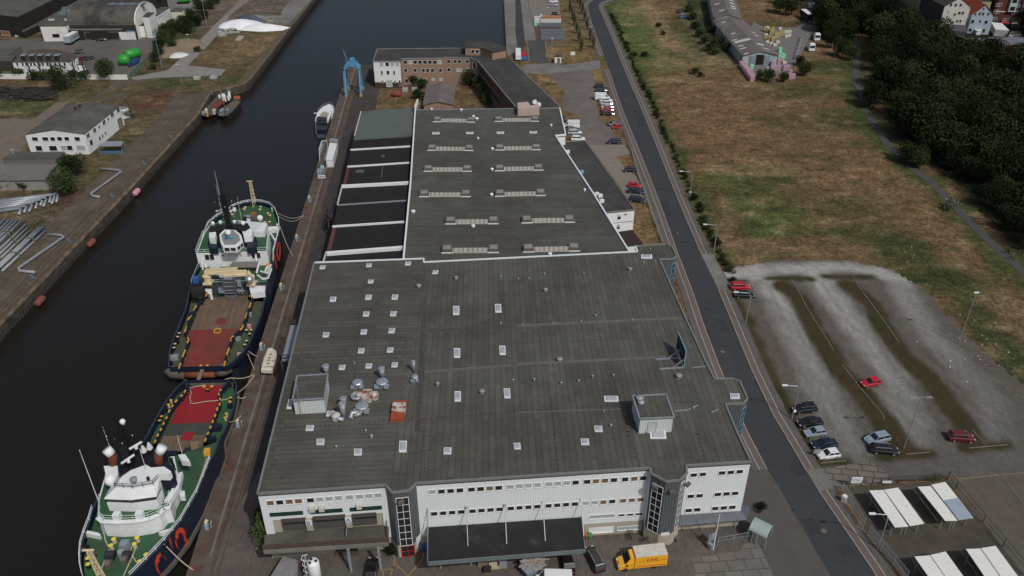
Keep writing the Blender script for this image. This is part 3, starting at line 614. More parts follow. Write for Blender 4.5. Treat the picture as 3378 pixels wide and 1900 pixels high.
def skylight(root,t,pts,z,h=.18):
 """pts: four surveyed corners of the upstand"""
 P=[q(t,x,y,z) for x,y in pts]; c=sum(P,Vector())/4
 f=MB(); f.prism([(p.x,p.y,z+h) for p in P],z-.02); o=part('skylight',f,white,root)
 d=MB(); I=[c+(p-c)*.80 for p in P]; J=[c+(p-c)*.55 for p in P]
 d.loft([[Vector((p.x,p.y,z+h+.003)) for p in I],[Vector((p.x,p.y,z+h+.07)) for p in [c+(p-c)*.74 for p in P]],[Vector((p.x,p.y,z+h+.12)) for p in J]])
 part('dome',d,dome,o); return o
def sky_rect(root,t,x,y,w,h_,z,sk=.12):
 """axis: w x h_ tile pixels, corners skewed like neighbours"""
 dx=sk*h_
 return skylight(root,t,[(x-w/2-dx/2,y+h_/2),(x+w/2-dx/2,y+h_/2),(x+w/2+dx/2,y-h_/2),(x-w/2+dx/2,y-h_/2)],z)
# ---------------------------------------------------------------- front hall
FZ=13.5
fh_px=[(850,1630),(1272,1601.5),(1294,1626),(1348.5,1620),(1373,1595.5),(2144,1545),(2147.5,1564),(2197,1589.6),(2241.6,1585.6),(2266,1562),(2263,1537),(2476.7,1524),
(2435,1437),(2392,1334),(2450,1332.6),(2465.8,1317.7),(2440,1260),(2414,1250),(2356,1251.5),(2326,1192),(2220,960),(2175,856),(2218,856),(2231.6,846),(2216.7,814.5),(2197,806),(2096,813),(2102.5,831),(1700,851),(1398,866),(1398,854),(1037,867.5)]
fh=[q('S',x,y,FZ) for x,y in fh_px]
FH=thing('front_hall','big white clad front hall with brown grey felt roof and dark grey stair towers','building',(fh[0].x,fh[0].y,0))
mb=MB(); mb.prism([(p.x,p.y,FZ) for p in fh],FZ-.5); part('roof',mb,roof_front,FH)
cl,dk,pl=MB(),MB(),MB(); towers={1,2,3,6,7,8,9,12,13,14,15,16,17,21,22,23,24,25}; n=len(fh)
cb={0: 0.1,4: 2.7,10: 3.3}
shr=lambda p: Vector((p.x,p.y,0))
for i in range(n):
 A,B=fh[i],fh[(i+1)%n]; b=cb.get(i,3.2 if i not in towers else 2.6)
 if i==0: b=8.07
 if i not in towers: wall_quad(cl,A,B,b,FZ-.5-.003)
 if i!=0: wall_quad(pl,A,B,0,b-.004,.13)
part('cladding',cl,clad,FH); part('plinth',pl,beige,FH)
for g_ in ((1,2,3),(6,7,8,9),(12,13,14,15,16,17),(21,22,23,24,25)):
 dk=MB()
 for i in g_: wall_quad(dk,fh[i],fh[(i+1)%n],2.6,FZ-.503)
 part('stair_tower_cladding',dk,clad_dark,FH)
# metal edge along the roof
ed=MB(); we=MB()
for i in range(n):
 A,B=fh[i],fh[(i+1)%n]; a=Vector((A.x,A.y,FZ+.05)); b=Vector((B.x,B.y,FZ+.05))
 (we if 25<i<31 else ed).bar(a,b,.3,.34)
part('roof_edge_trim',ed,trim,FH); part('white_roof_edge',we,white,FH)
# windows of the front wall
def row(t,A,B,cells,fam=None,**k):
 for c in cells:
  x0,x1,yt,yb=c[:4]; g=c[4] if len(c)>4 else glass
  s0,z1=onwall(A,B,t,x0,yt); s1,z1b=onwall(A,B,t,x1,yt); _,z0=onwall(A,B,t,(x0+x1)/2,yb)
  window(FH,A,B,s0,s1,z0,(z1+z1b)/2,g,**k)
A,B=fh[0],fh[1]; GB,GO=glass_blind,glass_orange
def lin(x,x0,y0,x1,y1): return y0+(y1-y0)*(x-x0)/(x1-x0)
c=[]
for x,g in ((88,GO),(182,glass),(276,GO),(369,GO),(489,glass),(580,GB),(675,GB),(768,GB),(878,GB),(979,GB),(1070,GB),(1163,GB)):
 y=lin(x,88,700,1163,625); c.append((x,x+68,y,y+44,g))
row('D1',A,B,c)
A,B=fh[4],fh[5]; c=[]
for x,g in ((1703,GB),(1797,glass),(1888,glass),(1980,glass),(2096,glass),(2187,glass),(2278,GO),(2368,glass),(2480,GB)):
 y=lin(x,1703,592,2480,542); c.append((x,x+65,y,y+42,g))
row('D1',A,B,c)
c=[]
for x,g in ((8,GB),(97,GB),(188,GB),(302,GB),(391,GB),(481,GB),(570,glass),(685,glass),(773,GO),(862,GO),(952,glass),(1064,glass),(1155,GO),(1244,glass)):
 y=lin(x,8,533,1244,453); c.append((x,x+62,y,y+42,g))
row('D2',A,B,c)
c=[]
for x in (1725,1815,1905,1995,2108,2197,2288,2377,2490):
 y=lin(x,1725,810,2490,757); c.append((x,x+62,y,y+38))
row('D1',A,B,c)
c=[]
for x,g in ((12,glass),(100,glass),(188,glass),(302,glass),(388,glass),(476,glass),(563,glass),(672,GB),(762,GB),(848,GO),(936,glass),(1045,GO),(1132,GO),(1220,GO)):
 y=lin(x,12,750,1220,668); c.append((x,x+59,y,y+38,g))
row('D2',A,B,c)
row('D2',A,B,[(745,985,838,872,GB),(1030,1088,832,853),(1116,1174,827,848),(1200,1262,820,842)])
row('D2',A,B,[(737,975,966,1012,white),(1018,1248,955,985,GB)])
A,B=fh[10],fh[11]; c=[]
for x,y in ((1748,425),(1838,418),(2029,404),(2117,398),(2206,391),(1718,637),(1805,631),(1988,618),(2075,612),(2160,607),(1697,777),(1782,771),(1962,758),(2047,752),(2132,746)):
 c.append((x,x+62,y,y+36))
row('D2',A,B,c)
# tall glazed strips of the stair towers
def strip_windows(t,A,B,x0,y0,x1,y1,x2,y2,nn=7):
 """three surveyed corners: top left, top right, bottom left"""
 s0,z1=onwall(A,B,t,x0,y0); s1,_=onwall(A,B,t,x1,y1); _,z0=onwall(A,B,t,x2,y2)
 window(FH,A,B,s0,s1,z0,z1,glass,white,.09,'stair_window',(2,nn),False)
strip_windows('D1',fh[2],fh[3],1378,678,1498,672,1435,1148)
strip_windows('D2',fh[6],fh[7],1372,525,1472,562,1318,975)
strip_windows('D2',fh[8],fh[9],1650,530,1678,510,1572,990)
def side_strip(i,f0,f1,z0,z1):
 A,B=fh[i],fh[i+1]; L=(Vector(B)-Vector(A)).length; window(FH,A,B,L*f0,L*f1,z0,z1,glass,lblue,.09,'stair_window',(2,7),False)
side_strip(14,.15,.85,3.5,12.2); side_strip(22,.15,.85,3.5,12.2)
# red entrance doors of the left tower, number boards, lamps
A,B=fh[2],fh[3]; s0,z0=onwall(A,B,'D1',1445,1255); s1,z1=onwall(A,B,'D1',1558,1180)
d=window(FH,A,B,s0,s1,.12,2.3,glass,red,.12,'entrance_door',(2,2),False)
def board(t,A,B,x0,y0,x1,y1,name,m,th=.06):
 s0,z1=onwall(A,B,t,x0,y0); s1,z0=onwall(A,B,t,x1,y1); u,nn=wall_frame(A,B); mb=MB()
 a=wpt(A,u,nn,(s0+s1)/2,(z0+z1)/2,th); mb.bar(a-u*abs(s1-s0)/2,a+u*abs(s1-s0)/2,.06,abs(z1-z0)); return part(name,mb,m,FH),a,u
board('D1',fh[3],fh[4],1575,1075,1635,1125,'company_sign',white); board('D1',fh[3],fh[4],1592,1125,1628,1160,'company_sign',lblue)
sg,a_,u_=board('D2',fh[7],fh[8],1450,1018,1530,1038,'company_sign',white)
for t,i,x,y in (('D1',2,1428,690),('D2',6,1410,548),('D2',7,1556,585),('D2',8,1690,520)):
 s,z=onwall(fh[i],fh[i+1],t,x,y); u,nn=wall_frame(fh[i],fh[i+1]); p=wpt(fh[i],u,nn,s,z,.5)
 mb=MB(); mb.box(p,(.9,.5,.35),math.atan2(u.y,u.x)); mb.bar(p,p-nn*.5,.1); part('floodlight',mb,brown_box,FH)
# loading front of the left part: dark recesses, doors, piers with letters
A,B=fh[0],fh[1]; u,nn=wall_frame(A,B); LW=(B-A).length
def onA(x,y): return onwall(A,B,'D1',x,y)
mb=MB(); back=Vector((A.x,A.y,0))-nn*.25; wall_quad(mb,back,back+u*LW,0,8.3,.1); part('dock_wall',mb,beige,FH)
sE,_=onA(1243,830); mb=MB(); wall_quad(mb,Vector((A.x,A.y,0))+u*sE,Vector((A.x,A.y,0))+u*LW,2.8,8.066); wall_quad(mb,Vector((A.x,A.y,0)),Vector((A.x,A.y,0))+u*1.2,5.3,8.066); part('end_cladding',mb,clad,FH)
mb=MB()
for k in range(9): a=wpt(A,u,nn,4+k*1.95,3.6,-.18); mb.bar(a,a+u*1.5,.08,.5)
part('low_window_strip',mb,glass,FH)
mb=MB()
for x0,x1,yt,yb in ((120,455,828,852),(525,848,800,828),(917,1238,775,800)):
 s0,z1=onA(x0,(yt+yb)/2); s1,_=onA(x1,(yt+yb)/2-12); mb.bar(wpt(A,u,nn,s0,z1,.03),wpt(A,u,nn,s1,z1,.03),.08,.75)
part('clerestory_glazing',mb,mat('dark_green_glass',(.02,.045,.04),.15,.1),FH)
dm=mat('grey_roller_door',(.075,.07,.066),.6,.15)
for x0,x1,y0,y1 in ((235,478,880,1000),(548,872,855,975),(938,1180,830,945)):
 s0,z1=onA(x0,y0); s1,_=onA(x1,y0-20); _,z0=onA((x0+x1)/2,y1-8); mb=MB(); zc=(z0+z1)/2
 mb.bar(wpt(A,u,nn,s0,zc,.05),wpt(A,u,nn,s1,zc,.05),.1,z1-z0)
 dr=part('roller_door',mb,dm,FH); s_=MB()
 zz=z0+(z1-z0)*.62; s_.bar(wpt(A,u,nn,s0+.15,zz,.11),wpt(A,u,nn,s1-.15,zz,.11),.02,.35); part('window_strip',s_,glass,dr)
for x0,x1,yt,yb,ch in ((478,540,870,980,'B'),(870,932,842,950,'A')):
 s0,z1=onA(x0,yt); s1,_=onA(x1,yt); _,z0=onA(x0,yb); mb=MB(); s=(s0+s1)/2
 mb.bar(wpt(A,u,nn,s,z0,.2),wpt(A,u,nn,s,z1,.2),s1-s0,.5); part('pier',mb,beige,FH)
 mb=MB(); mb.bar(wpt(A,u,nn,s0,z1-.55,.48),wpt(A,u,nn,s1,z1-.55,.48),.05,1.0); bo=part('letter_board',mb,white,FH)
 part('letter',text_mb(ch,1.15,wpt(A,u,nn,s-.4,z1-.97,.52),u,(0,0,1)),blue,bo)
for x,y in ((545,768),(640,762),(1012,738)):
 s,z=onA(x,y); mb=MB(); p=wpt(A,u,nn,s,z,.35); mb.box(p,(.75,.6,.7),math.atan2(u.y,u.x)); part('air_conditioner',mb,mat('cream_plastic',(.50,.48,.42),.6,.1),FH)
# skylights of the front roof
Z0=FZ+.0
for x,y in ((647,1216),(1108,1196),(1498,1178),(1770,1264),(1127,1358)): sky_rect(FH,'B1',x,y,52,32,Z0,.25)
for x,y in ((752,86),(1105,66),(1367,64),(1082,233),(1352,230),(681,440),(1058,411),(1336,399),(1032,599),(1320,592),(841,765),(1107,750),(1365,739)): sky_rect(FH,'C1',x,y,58,44,Z0,.2)
for x,y in ((1977,198),(1986,621),(1993,1054)): sky_rect(FH,'C1',x,y,62,80+y*.015,Z0,0)
for x,y in ((2395,176),(2438,595),(2484,1024)): sky_rect(FH,'C1',x,y,62,76+y*.015,Z0,-.08)
sky_rect(FH,'C1',725,1226,72,50,Z0,.2); sky_rect(FH,'C1',521,1369,75,50,Z0,.2); sky_rect(FH,'C1',325,1130,50,92,Z0,.25)
for x,y,w,h in ((626,118,76,56),(999,220,76,60),(1447,165,74,108),(1891,208,76,60)): sky_rect(FH,'D1',x,y,w,h,Z0,.05)
for x,y,w,h in ((18,160,66,58),(693,118,80,58),(1420,48,158,74)): sky_rect(FH,'D2',x,y,w,h,Z0,-.12)
for x,y,w,h in ((955,1078,140,52),(827,1377,78,56),(2186,1051,92,50)): sky_rect(FH,'C2',x,y,w,h,Z0,-.15)
sky_rect(FH,'B2',1307,1110,108,36,Z0,-.1)
# roof huts
def hut(t,pts,zt,door=None):
 P=[q(t,x,y,zt) for x,y in pts]; r_=MB(); r_.prism(P,zt-.25); w=MB(); c_=sum(P,Vector())/4; I=[c_+(p-c_)*.97 for p in P]
 w.prism([(p.x,p.y,zt-.26) for p in I],FZ+.003); o=part('roof_hut',w,mat('hut_white_cladding',(.55,.60,.60),.5,.05),FH)
 part('hut_roof',r_,roof_front,o); e=MB()
 for a,b in zip(P,P[1:]+P[:1]): e.bar((a.x,a.y,zt+.04),(b.x,b.y,zt+.04),.22,.2)
 part('hut_roof_edge',e,galv,o); return o,I
mat('hut_white_cladding',(.55,.60,.60),.5,.05); add_ribs('hut_white_cladding',.4,.05,.6,.14)
o1,I1=hut('C1',[(348,1090),(665,1072),(700,830),(393,848)],FZ+2.9)
o2,I2=hut('C2',[(1240,1275),(1580,1258),(1500,1030),(1168,1048)],FZ+3.0)
mb=MB(); s,z=onwall(I2[0],I2[1],'C2',1318,1375); window(FH,I2[0],I2[1],s,s+1.25,FZ+.1,FZ+2.1,mat('pale_door',(.42,.47,.48),.5,.05),galv,.08,'hut_door',(1,1),False)
for x,y,r in ((1237,1078,.65),(1250,1122,.55)):
 p=q('C2',x,y,FZ+3.0); mb=MB(); mb.cyl((p.x,p.y,FZ+2.9),r*.7,.35); mb.lathe((p.x,p.y,FZ+3.3),[(r,0),(r,.12),(r*.4,.3)],12); part('roof_fan',mb,galv,FH)
# round vents, pipe vents
vm=mat('weathered_vent_metal',(.26,.23,.21),.5,.2)
for t,x,y,r,big in (('B1',1975,1318,.6,1),('B1',1605,1398,.8,1),('C2',440,680,.85,1),('C2',1628,845,.85,1),('C1',2234,1000,.75,1),('C1',1792,925,.5,1),('B2',1142,1230,.7,1),('B2',300,1438,.7,1),('D1',1132,58,.45,1),('D1',782,160,.3,0),('D1',924,1285,.3,0),('C2',801,243,.3,0),('C2',186,880,.3,0),('C2',457,915,.35,0),('C2',630,893,.3,0),('C2',770,848,.3,0),('C2',977,838,.3,0),('C2',1776,1162,.25,0),('C2',952,1335,.35,0),('C2',879,1197,.2,0),('C2',70,332,.2,0),('C2',375,317,.2,0),('C2',655,300,.2,0),('C2',1167,285,.2,0),('B2',30,1328,.25,0),('B2',135,1325,.25,0),('B2',290,1278,.35,0),('B2',680,1268,.25,0),('B2',1343,1028,.2,0),('B2',1207,1145,.2,0),('B2',1280,1165,.25,0),('B2',1396,1160,.2,0),('B1',2424,1307,.25,0),('C1',2418,322,.25,0),('C1',2544,887,.25,0),('C1',964,722,.25,0),('C1',1078,1390,.25,0),('D2',1301,12,.3,0)):
 if y>1449 or (t=='D1' and y>900): continue
 r*=.66
 p=q(t,x,y,FZ+.3); mb=MB()
 if big: mb.cyl((p.x,p.y,FZ),r*.72,.4,12); mb.lathe((p.x,p.y,FZ+.4),[(r,0),(r,.1),(r*.75,.22),(r*.2,.3)],14); part('roof_fan',mb,vm,FH)
 else: mb.cyl((p.x,p.y,FZ),r*.55,.35,8); mb.lathe((p.x,p.y,FZ+.35),[(r,0),(r*.9,.12),(r*.3,.2)],8); part('vent_pipe',mb,galv,FH)
# dots of the felt fixings
mb=MB()
def dots(t,x0,y0,x1,y1,nn,r=.09):
 for k in range(nn):
  a=k/(nn-1); p=q(t,x0+(x1-x0)*a+random.uniform(-4,4),y0+(y1-y0)*a,FZ); mb.box((p.x,p.y,FZ+.015),(r*2,r*2,.03),.3)
dots('C1',480,60,1600,30,22); dots('C1',560,450,1600,470,18); dots('C1',400,680,2500,540,44); dots('C1',1680,60,1640,1440,34); dots('C1',1640,270,1600,1380,26); dots('C1',1640,1280,2560,1200,20); dots('C1',1010,270,960,870,14); dots('C1',180,1370,1600,1280,30)
dots('C2',0,525,1740,450,44); dots('C2',170,0,400,1440,36); dots('C2',700,0,1130,1440,36); dots('C2',20,1195,1060,1130,22); dots('C2',1560,800,1680,1110,10); dots('C2',1580,1105,2050,1120,9); dots('C2',130,745,420,738,7); dots('C2',1180,20,1560,760,20); dots('D2',1130,10,1240,350,9); dots('D2',380,0,430,380,10); dots('D2',1810,40,1890,330,8); dots('D1',1660,60,1665,440,12); dots('D1',1480,240,1720,190,8); dots('D1',120,130,240,470,5); dots('B2',380,1130,700,1440,12); dots('B1',1750,1240,1900,1440,8)
part('felt_fixings',mb,black,FH)['kind']='stuff'
fp1=mat('pale_felt_band',(.115,.108,.094),.9,.25,.6); fp2=mat('dark_felt_band',(.062,.06,.052),.9,.3,.8)
def band(t,a,b,w,m): a,b=q(t,*a,FZ+.012),q(t,*b,FZ+.012); mb=MB(); mb.bar(a,b,w,.02); part('felt_band',mb,m,FH)
for t,a,b,w,m in (('C2',(10,345),(1650,268),.9,fp1),('C1',(1700,395),(2540,352),.8,fp2),('C2',(10,730),(1500,655),.8,fp1),('C1',(1660,805),(2540,738),.7,fp1),('C1',(1665,80),(1590,1400),.9,fp2),('C1',(1050,60),(960,860),.12,fp2),('C1',(360,668),(1620,615),.14,fp2),('D1',(1340,430),(1560,440),.6,fp2),('B1',(1660,1190),(1690,1449),.5,fp2),('C2',(10,1210),(1050,1175),.3,fp1)): band(t,a,b,w,m)
P=pol('B1',[(1325,1395),(1655,1375),(1665,1280),(1345,1290)],FZ+.02) if 'pol' in globals() else [q('B1',x,y,FZ+.02) for x,y in ((1325,1395),(1655,1375),(1665,1280),(1345,1290))]
mb=MB(); mb.prism(P,FZ-.1); part('felt_patch',mb,fp2,FH)
# ducts and chimneys of the roof
def duct(name,pts,zs,r,m=galv,label=None):
 P=[q('C1',x,y,FZ+z) for (x,y),z in zip(pts,zs)]; mb=MB(); mb.tube(P,r,10); return part(name,mb,m,FH,True,label)
for x,y,r,h in ((688,800,.58,1.6),(1242,835,.55,2.0),(1557,770,.34,2.1),(862,1130,.55,1.8),(860,1215,.55,2.8)):
 p=q('C1',x,y+h*18,FZ); mb=MB(); mb.lathe((p.x,p.y,FZ),[(r*.62,0),(r*.7,h*.6),(r,h)],14); mb.lathe((p.x,p.y,FZ+h),[(r,0),(r*1.05,.25),(r*.8,.26)],14); part('exhaust_stack',mb,galv,FH,True)
for x,y,w in ((993,915,1.8),(1238,908,2.1),(1564,858,1.2),(1036,1150,2.2)):
 p=q('C1',x,y+18,FZ+.6); mb=MB(); mb.box((p.x,p.y-.1,FZ+.25),(w*.62,w*.3,.5)); mb.lathe((p.x,p.y+.2,FZ+.5),[(w*.42,0),(w*.5,.5),(w*.42,.62),(w*.2,.72)],8)
 mb.box((p.x-w*.4,p.y-w*.25,FZ+.5),(w*.35,w*.5,.3)); mb.box((p.x+w*.4,p.y-w*.25,FZ+.5),(w*.35,w*.5,.3)); part('vent_cowl',mb,tank_silver,FH)
p=q('C1',985,1045,FZ+.6); mb=MB(); mb.lathe((p.x,p.y,FZ),[(.6,0),(.6,.4),(1.05,.5),(1.0,.8),(.7,.9),(.6,.7)],16); part('round_fan',mb,galv,FH,True)
p=q('C1',1090,1050,FZ+.6); mb=MB(); mb.box((p.x,p.y,FZ+.7),(1.5,1.8,1.4)); mb.lathe((p.x-1.1,p.y,FZ+.2),[(.6,0),(.7,1.0),(.3,1.3)],10); mb.lathe((p.x+1.2,p.y,FZ+.2),[(.6,0),(.7,1.0),(.3,1.3)],10); part('rusty_fan_unit',mb,rust,FH)
p=q('C1',1405,1180,FZ+.6); mb=MB(); mb.box((p.x,p.y+.3,FZ+.5),(2.1,1.9,1.0)); mb.m=1; mb.box((p.x,p.y-1.5,FZ+.35),(2.1,1.5,.7)); mb.box((p.x,p.y+1.7,FZ+.35),(2.1,.8,.7)); part('rusty_ventilation_box',mb,[rust,mat('orange_rust',(.28,.06,.025),.85,.3,2)],FH)
duct('duct',((1010,1215),(940,1210),(925,1270)),(.6,.6,.3),.42); duct('duct',((1040,1180),(1010,1225),(960,1240)),(.7,.7,.7),.34); duct('duct',((860,1280),(800,1270),(760,1255)),(.5,.6,.6),.36)
p=q('C1',778,1250,FZ+.6); mb=MB(); mb.lathe((p.x,p.y,FZ+.1),[(.7,0),(.75,.9),(.3,1.2)],10); part('rusty_fan_unit',mb,rust,FH)
# roof billboard on props, cable, antenna mast
BB=thing('roof_sign','dark blue framed advertising board propped up on the front hall roof','sign',q('C2',1665,700,FZ))
a=q('C2',1636,668,FZ); b=q('C2',1675,765,FZ); v=(b-a); a2,b2=a-v*.9,b+v*.05
mb=MB(); mb.prism([(a2.x-.06,a2.y,FZ+3.6),(b2.x-.06,b2.y,FZ+3.6),(b2.x+.06,b2.y,FZ+3.6),(a2.x+.06,a2.y,FZ+3.6)],FZ+.5); part('panel',mb,mat('board_back',(.035,.05,.065),.6,.3,1),BB)
mb=MB(); za,zb=FZ+.5,FZ+3.65
for p1,p2 in (((a2,za),(a2,zb)),((b2,za),(b2,zb)),((a2,zb),(b2,zb)),((a2,za),(b2,za))): mb.bar((p1[0].x,p1[0].y,p1[1]),(p2[0].x,p2[0].y,p2[1]),.14)
part('frame',mb,lblue,BB); mb=MB()
for x0,y0,p in ((1395,686,a),(1435,780,b)):
 f=q('C2',x0,y0,FZ); mb.bar((f.x,f.y,FZ+.1),(p.x,p.y,FZ+.1),.2); mid=f.lerp(p,.5); mb.bar((mid.x,mid.y,FZ+.1),(p.x,p.y,FZ+1.9),.14); mb.bar((p.x,p.y,FZ),(p.x,p.y,FZ+2.6),.14)
part('prop',mb,galv,BB)
mb=MB()
for a_,b_ in (((1590,1195),(1720,1183)),((1720,1183),(1820,1135)),((1950,1212),(2020,1178)),((1760,765),(1900,748))): mb.bar(q('C2',*a_,FZ+.06),q('C2',*b_,FZ+.06),.14)
part('roof_cable_tray',mb,galv,FH)
p=q('C1',415,1110,FZ+2.9); p2=q('C1',362,750,FZ+9.5); mb=MB(); mb.tube([(p.x,p.y,FZ),(p.x,p.y,FZ+7.5)],.05,6); mb.bar((p.x-.5,p.y,FZ+3.2),(p.x+.5,p.y,FZ+3.2),.05); part('antenna_mast',mb,galv,FH)
# black canopy over the loading yard with masts and stays
def slabbed(name,t,pts,z,th,m,parent):
 P=[q(t,x,y,z) for x,y in pts]; mb=MB(); mb.prism(P,z-th); return part(name,mb,m,parent),P
CN=thing('loading_canopy','large flat black felt canopy on the front of the white hall','canopy',q('D1',1700,1330,0))
o,P=slabbed('canopy_roof','S',[(1413,1855),(1928,1813.5),(1916,1706),(1414,1739)],4.6,.12,canopy_black,CN)
P=[q('S',*k,4.6) for k in ((1413,1855),(1928,1813.5),(1916,1706),(1414,1739))]
mb=MB(); mb.bar((P[0].x,P[0].y-.1,4.42),(P[1].x,P[1].y-.1,4.42),.16,.75); mb.bar((P[1].x+.1,P[1].y,4.42),(P[2].x+.1,P[2].y,4.42),.16,.75); mb.bar((P[0].x-.1,P[0].y,4.42),(P[3].x-.1,P[3].y,4.42),.16,.75)
cf=mat('ribbed_canopy_edge',(.16,.19,.20),.5,.1); add_ribs('ribbed_canopy_edge',.36,.05,.6,.3); part('fascia',mb,cf,CN)
for k in range(5): p=P[0].lerp(P[1],(k+.3)/5); mb=MB(); mb.box((p.x,p.y+2.6,2.2),(.25,.25,4.2)); part('post',mb,galv,CN)
for xb,yb,xt,yt in ((2094,1150,2078,745),(2481,1130,2460,722)):
 b=q('D1',xb,yb,4.6); s,z=onwall(fh[4],fh[5],'D1',xt,yt+10); u,nn=wall_frame(fh[4],fh[5]); w=wpt(fh[4],u,nn,s,z,.1); mb=MB(); mb.tube([b,w],.07,6); mb.bar(w,w+nn*.25,.3); part('stay_rod',mb,galv,CN)
for xb,yb,xt,yt in ((299,1100,272,695),(683,1070,652,670)):
 b=q('D2',xb,yb,4.6); s,z=onwall(fh[4],fh[5],'D2',xt,yt); u,nn=wall_frame(fh[4],fh[5]); w=wpt(fh[4],u,nn,s,z,.1); mb=MB(); mb.tube([b,w],.07,6); part('stay_rod',mb,galv,CN)
b=q('D1',1692,1060,4.6); s,z=onwall(fh[4],fh[5],'D1',1692,770); mb=MB(); mb.tube([b,wpt(fh[4],u,nn,s,z,.1)],.07,6); part('stay_rod',mb,galv,CN)
# low blue grey lean-to roof of the right corner
LT=thing('side_canopy','blue grey lean-to canopy below the right part of the white hall','canopy',q('D2',1950,950,0))
t0,t1=q('D2',1640,848,3.3),q('D2',2248,800,3.3); b0,b1=q('D2',1632,950,2.6),q('D2',2310,888,2.6); t2=q('D2',2262,745,3.3)
mb=MB()
for qd in ((b0,b1,t1,t0),(b1,t2+Vector((1.2,0,-.6)),t2,t1)): mb.raw([Vector(p) for p in qd]+[Vector(p)-Vector((0,0,.15)) for p in qd],[[0,1,2,3],[7,6,5,4],[0,4,5,1],[1,5,6,2],[2,6,7,3],[3,7,4,0]])
mat('blue_grey_sheet_roof',(.085,.10,.125),.5,.1); add_sheets('blue_grey_sheet_roof',30,1.7,R(92),.06,.6,vary=.1); part('roof_sheet',mb,MT['blue_grey_sheet_roof'],LT)
for k in range(4): p=b0.lerp(b1,(k+.5)/4); mb=MB(); mb.box((p.x,p.y+.9,1.25),(.1,.1,2.4)); part('post',mb,galv,LT)
# loading dock with brown barrier, steps and lower wall left
DK=thing('loading_dock','raised concrete loading dock with brown timber guard rail','loading dock',q('D1',600,1150,0))
dz=5.3; Ptop=[q('D1',x,y,dz) for x,y in ((60,1190),(1305,1115),(1305,960),(1250,930),(230,1000),(70,1040))]
mb=MB(); mb.prism(Ptop,dz-.35); part('dock_floor',mb,mat('stained_dock_concrete',(.07,.064,.055),.9,.3,.4,col2=(.10,.092,.08),sc2=.3),DK)
mb=MB(); e0,e1=q('D1',62,1200,dz),q('D1',1305,1120,dz); mb.bar(e0-Vector((0,.12,.1)),e1-Vector((0,.12,.1)),.25,.6); part('concrete_edge',mb,concrete,DK)
mb=MB(); nseg=9
for k in range(nseg+1): p=e0.lerp(e1,k/nseg); mb.box((p.x,p.y,dz+.6),(.16,.16,1.3))
for hz in (.45,.8,1.15): mb.bar(e0+Vector((0,0,hz)),e1+Vector((0,0,hz)),.07,.2)
e2=q('D1',1290,945,dz); mb.bar(e1+Vector((0,0,1.1)),e2+Vector((0,0,1.1)),.08,.2); mb.bar(e1+Vector((0,0,.6)),e2+Vector((0,0,.6)),.08,.2); part('guard_rail',mb,brown_rail,DK)
e3=q('D1',890,1080,dz); e4=q('D1',905,955,dz); mb=MB(); mb.bar(e3+Vector((0,0,1)),e4+Vector((0,0,1)),.08,.2); mb.bar(e3,e3+Vector((0,0,1)),.1); mb.bar(e4,e4+Vector((0,0,1)),.1); part('divider_rail',mb,galv,DK)
for x0,y0,x1,y1 in ((905,1165,935,1405),(1195,1150,1228,1380)):
 p=q('D1',x1,y1,0); mb=MB(); mb.box((p.x,p.y,2.45),(.34,.34,4.9)); po=part('post',mb,galv,DK); mb=MB()
 for k in range(4): mb.box((p.x,p.y,.15+k*.3),(.32,.32,.15))
 part('yellow_stripes',mb,mat('striped_yellow',(.45,.33,.12),.7,.1),po)
p=q('D1',885,1240,0); mb=MB()
for k in range(4): mb.box((p.x,p.y+.35*k,.2+.2*k),(3.2,.36,.4+.4*k))
part('steps',mb,mat('brown_steps',(.07,.05,.045),.9,.2),DK)
# ---------------------------------------------------------------- middle hall
MZ=10.0
mh_px=[(1370,363),(1846,357),(1865.6,445.5),(1832.5,449),(1852,480),(1958,642),(2096,866),(2090,900),(1340,915),(1331,860),(1355,600)]
mh=[q('S',x,y,MZ) for x,y in mh_px]
MH=thing('middle_hall','long middle hall with grey felt roof, rows of glazed strips and white parapet','building',(mh[0].x,mh[0].y,0))
mb=MB(); mb.prism([(p.x,p.y,MZ) for p in mh],MZ-.5); part('roof',mb,roof_mid,MH)
mb=MB(); wl_=MB(); c_=sum(mh,Vector())/len(mh)
for i in range(len(mh)):
 wall_quad(wl_,mh[(i+1)%len(mh)],mh[i],0,MZ-.503)
part('wall',wl_,white,MH)
for i in (1,2,3,4,5,9,10):
 a,b=mh[i],mh[(i+1)%len(mh)]; mb=MB(); mb.bar((a.x,a.y,MZ+.1),(b.x,b.y,MZ+.1),.38,.5); part('parapet',mb,white,MH)
mb=MB(); a=q('A1',1570,1095,MZ); mb.bar((a.x,a.y,MZ+.5),(a.x+.2,a.y+6.5,MZ+.5),.4,1.6)
part('fire_wall',mb,white,MH)
mb=MB(); a,b=mh[0],mh[1]; mb.bar((a.x,a.y,MZ+.05),(b.x,b.y,MZ+.05),.2,.25); part('roof_edge_trim',mb,galv,MH)
tints=(brown_box,mat('box_grey_lid',(.26,.24,.22),.5,.1))
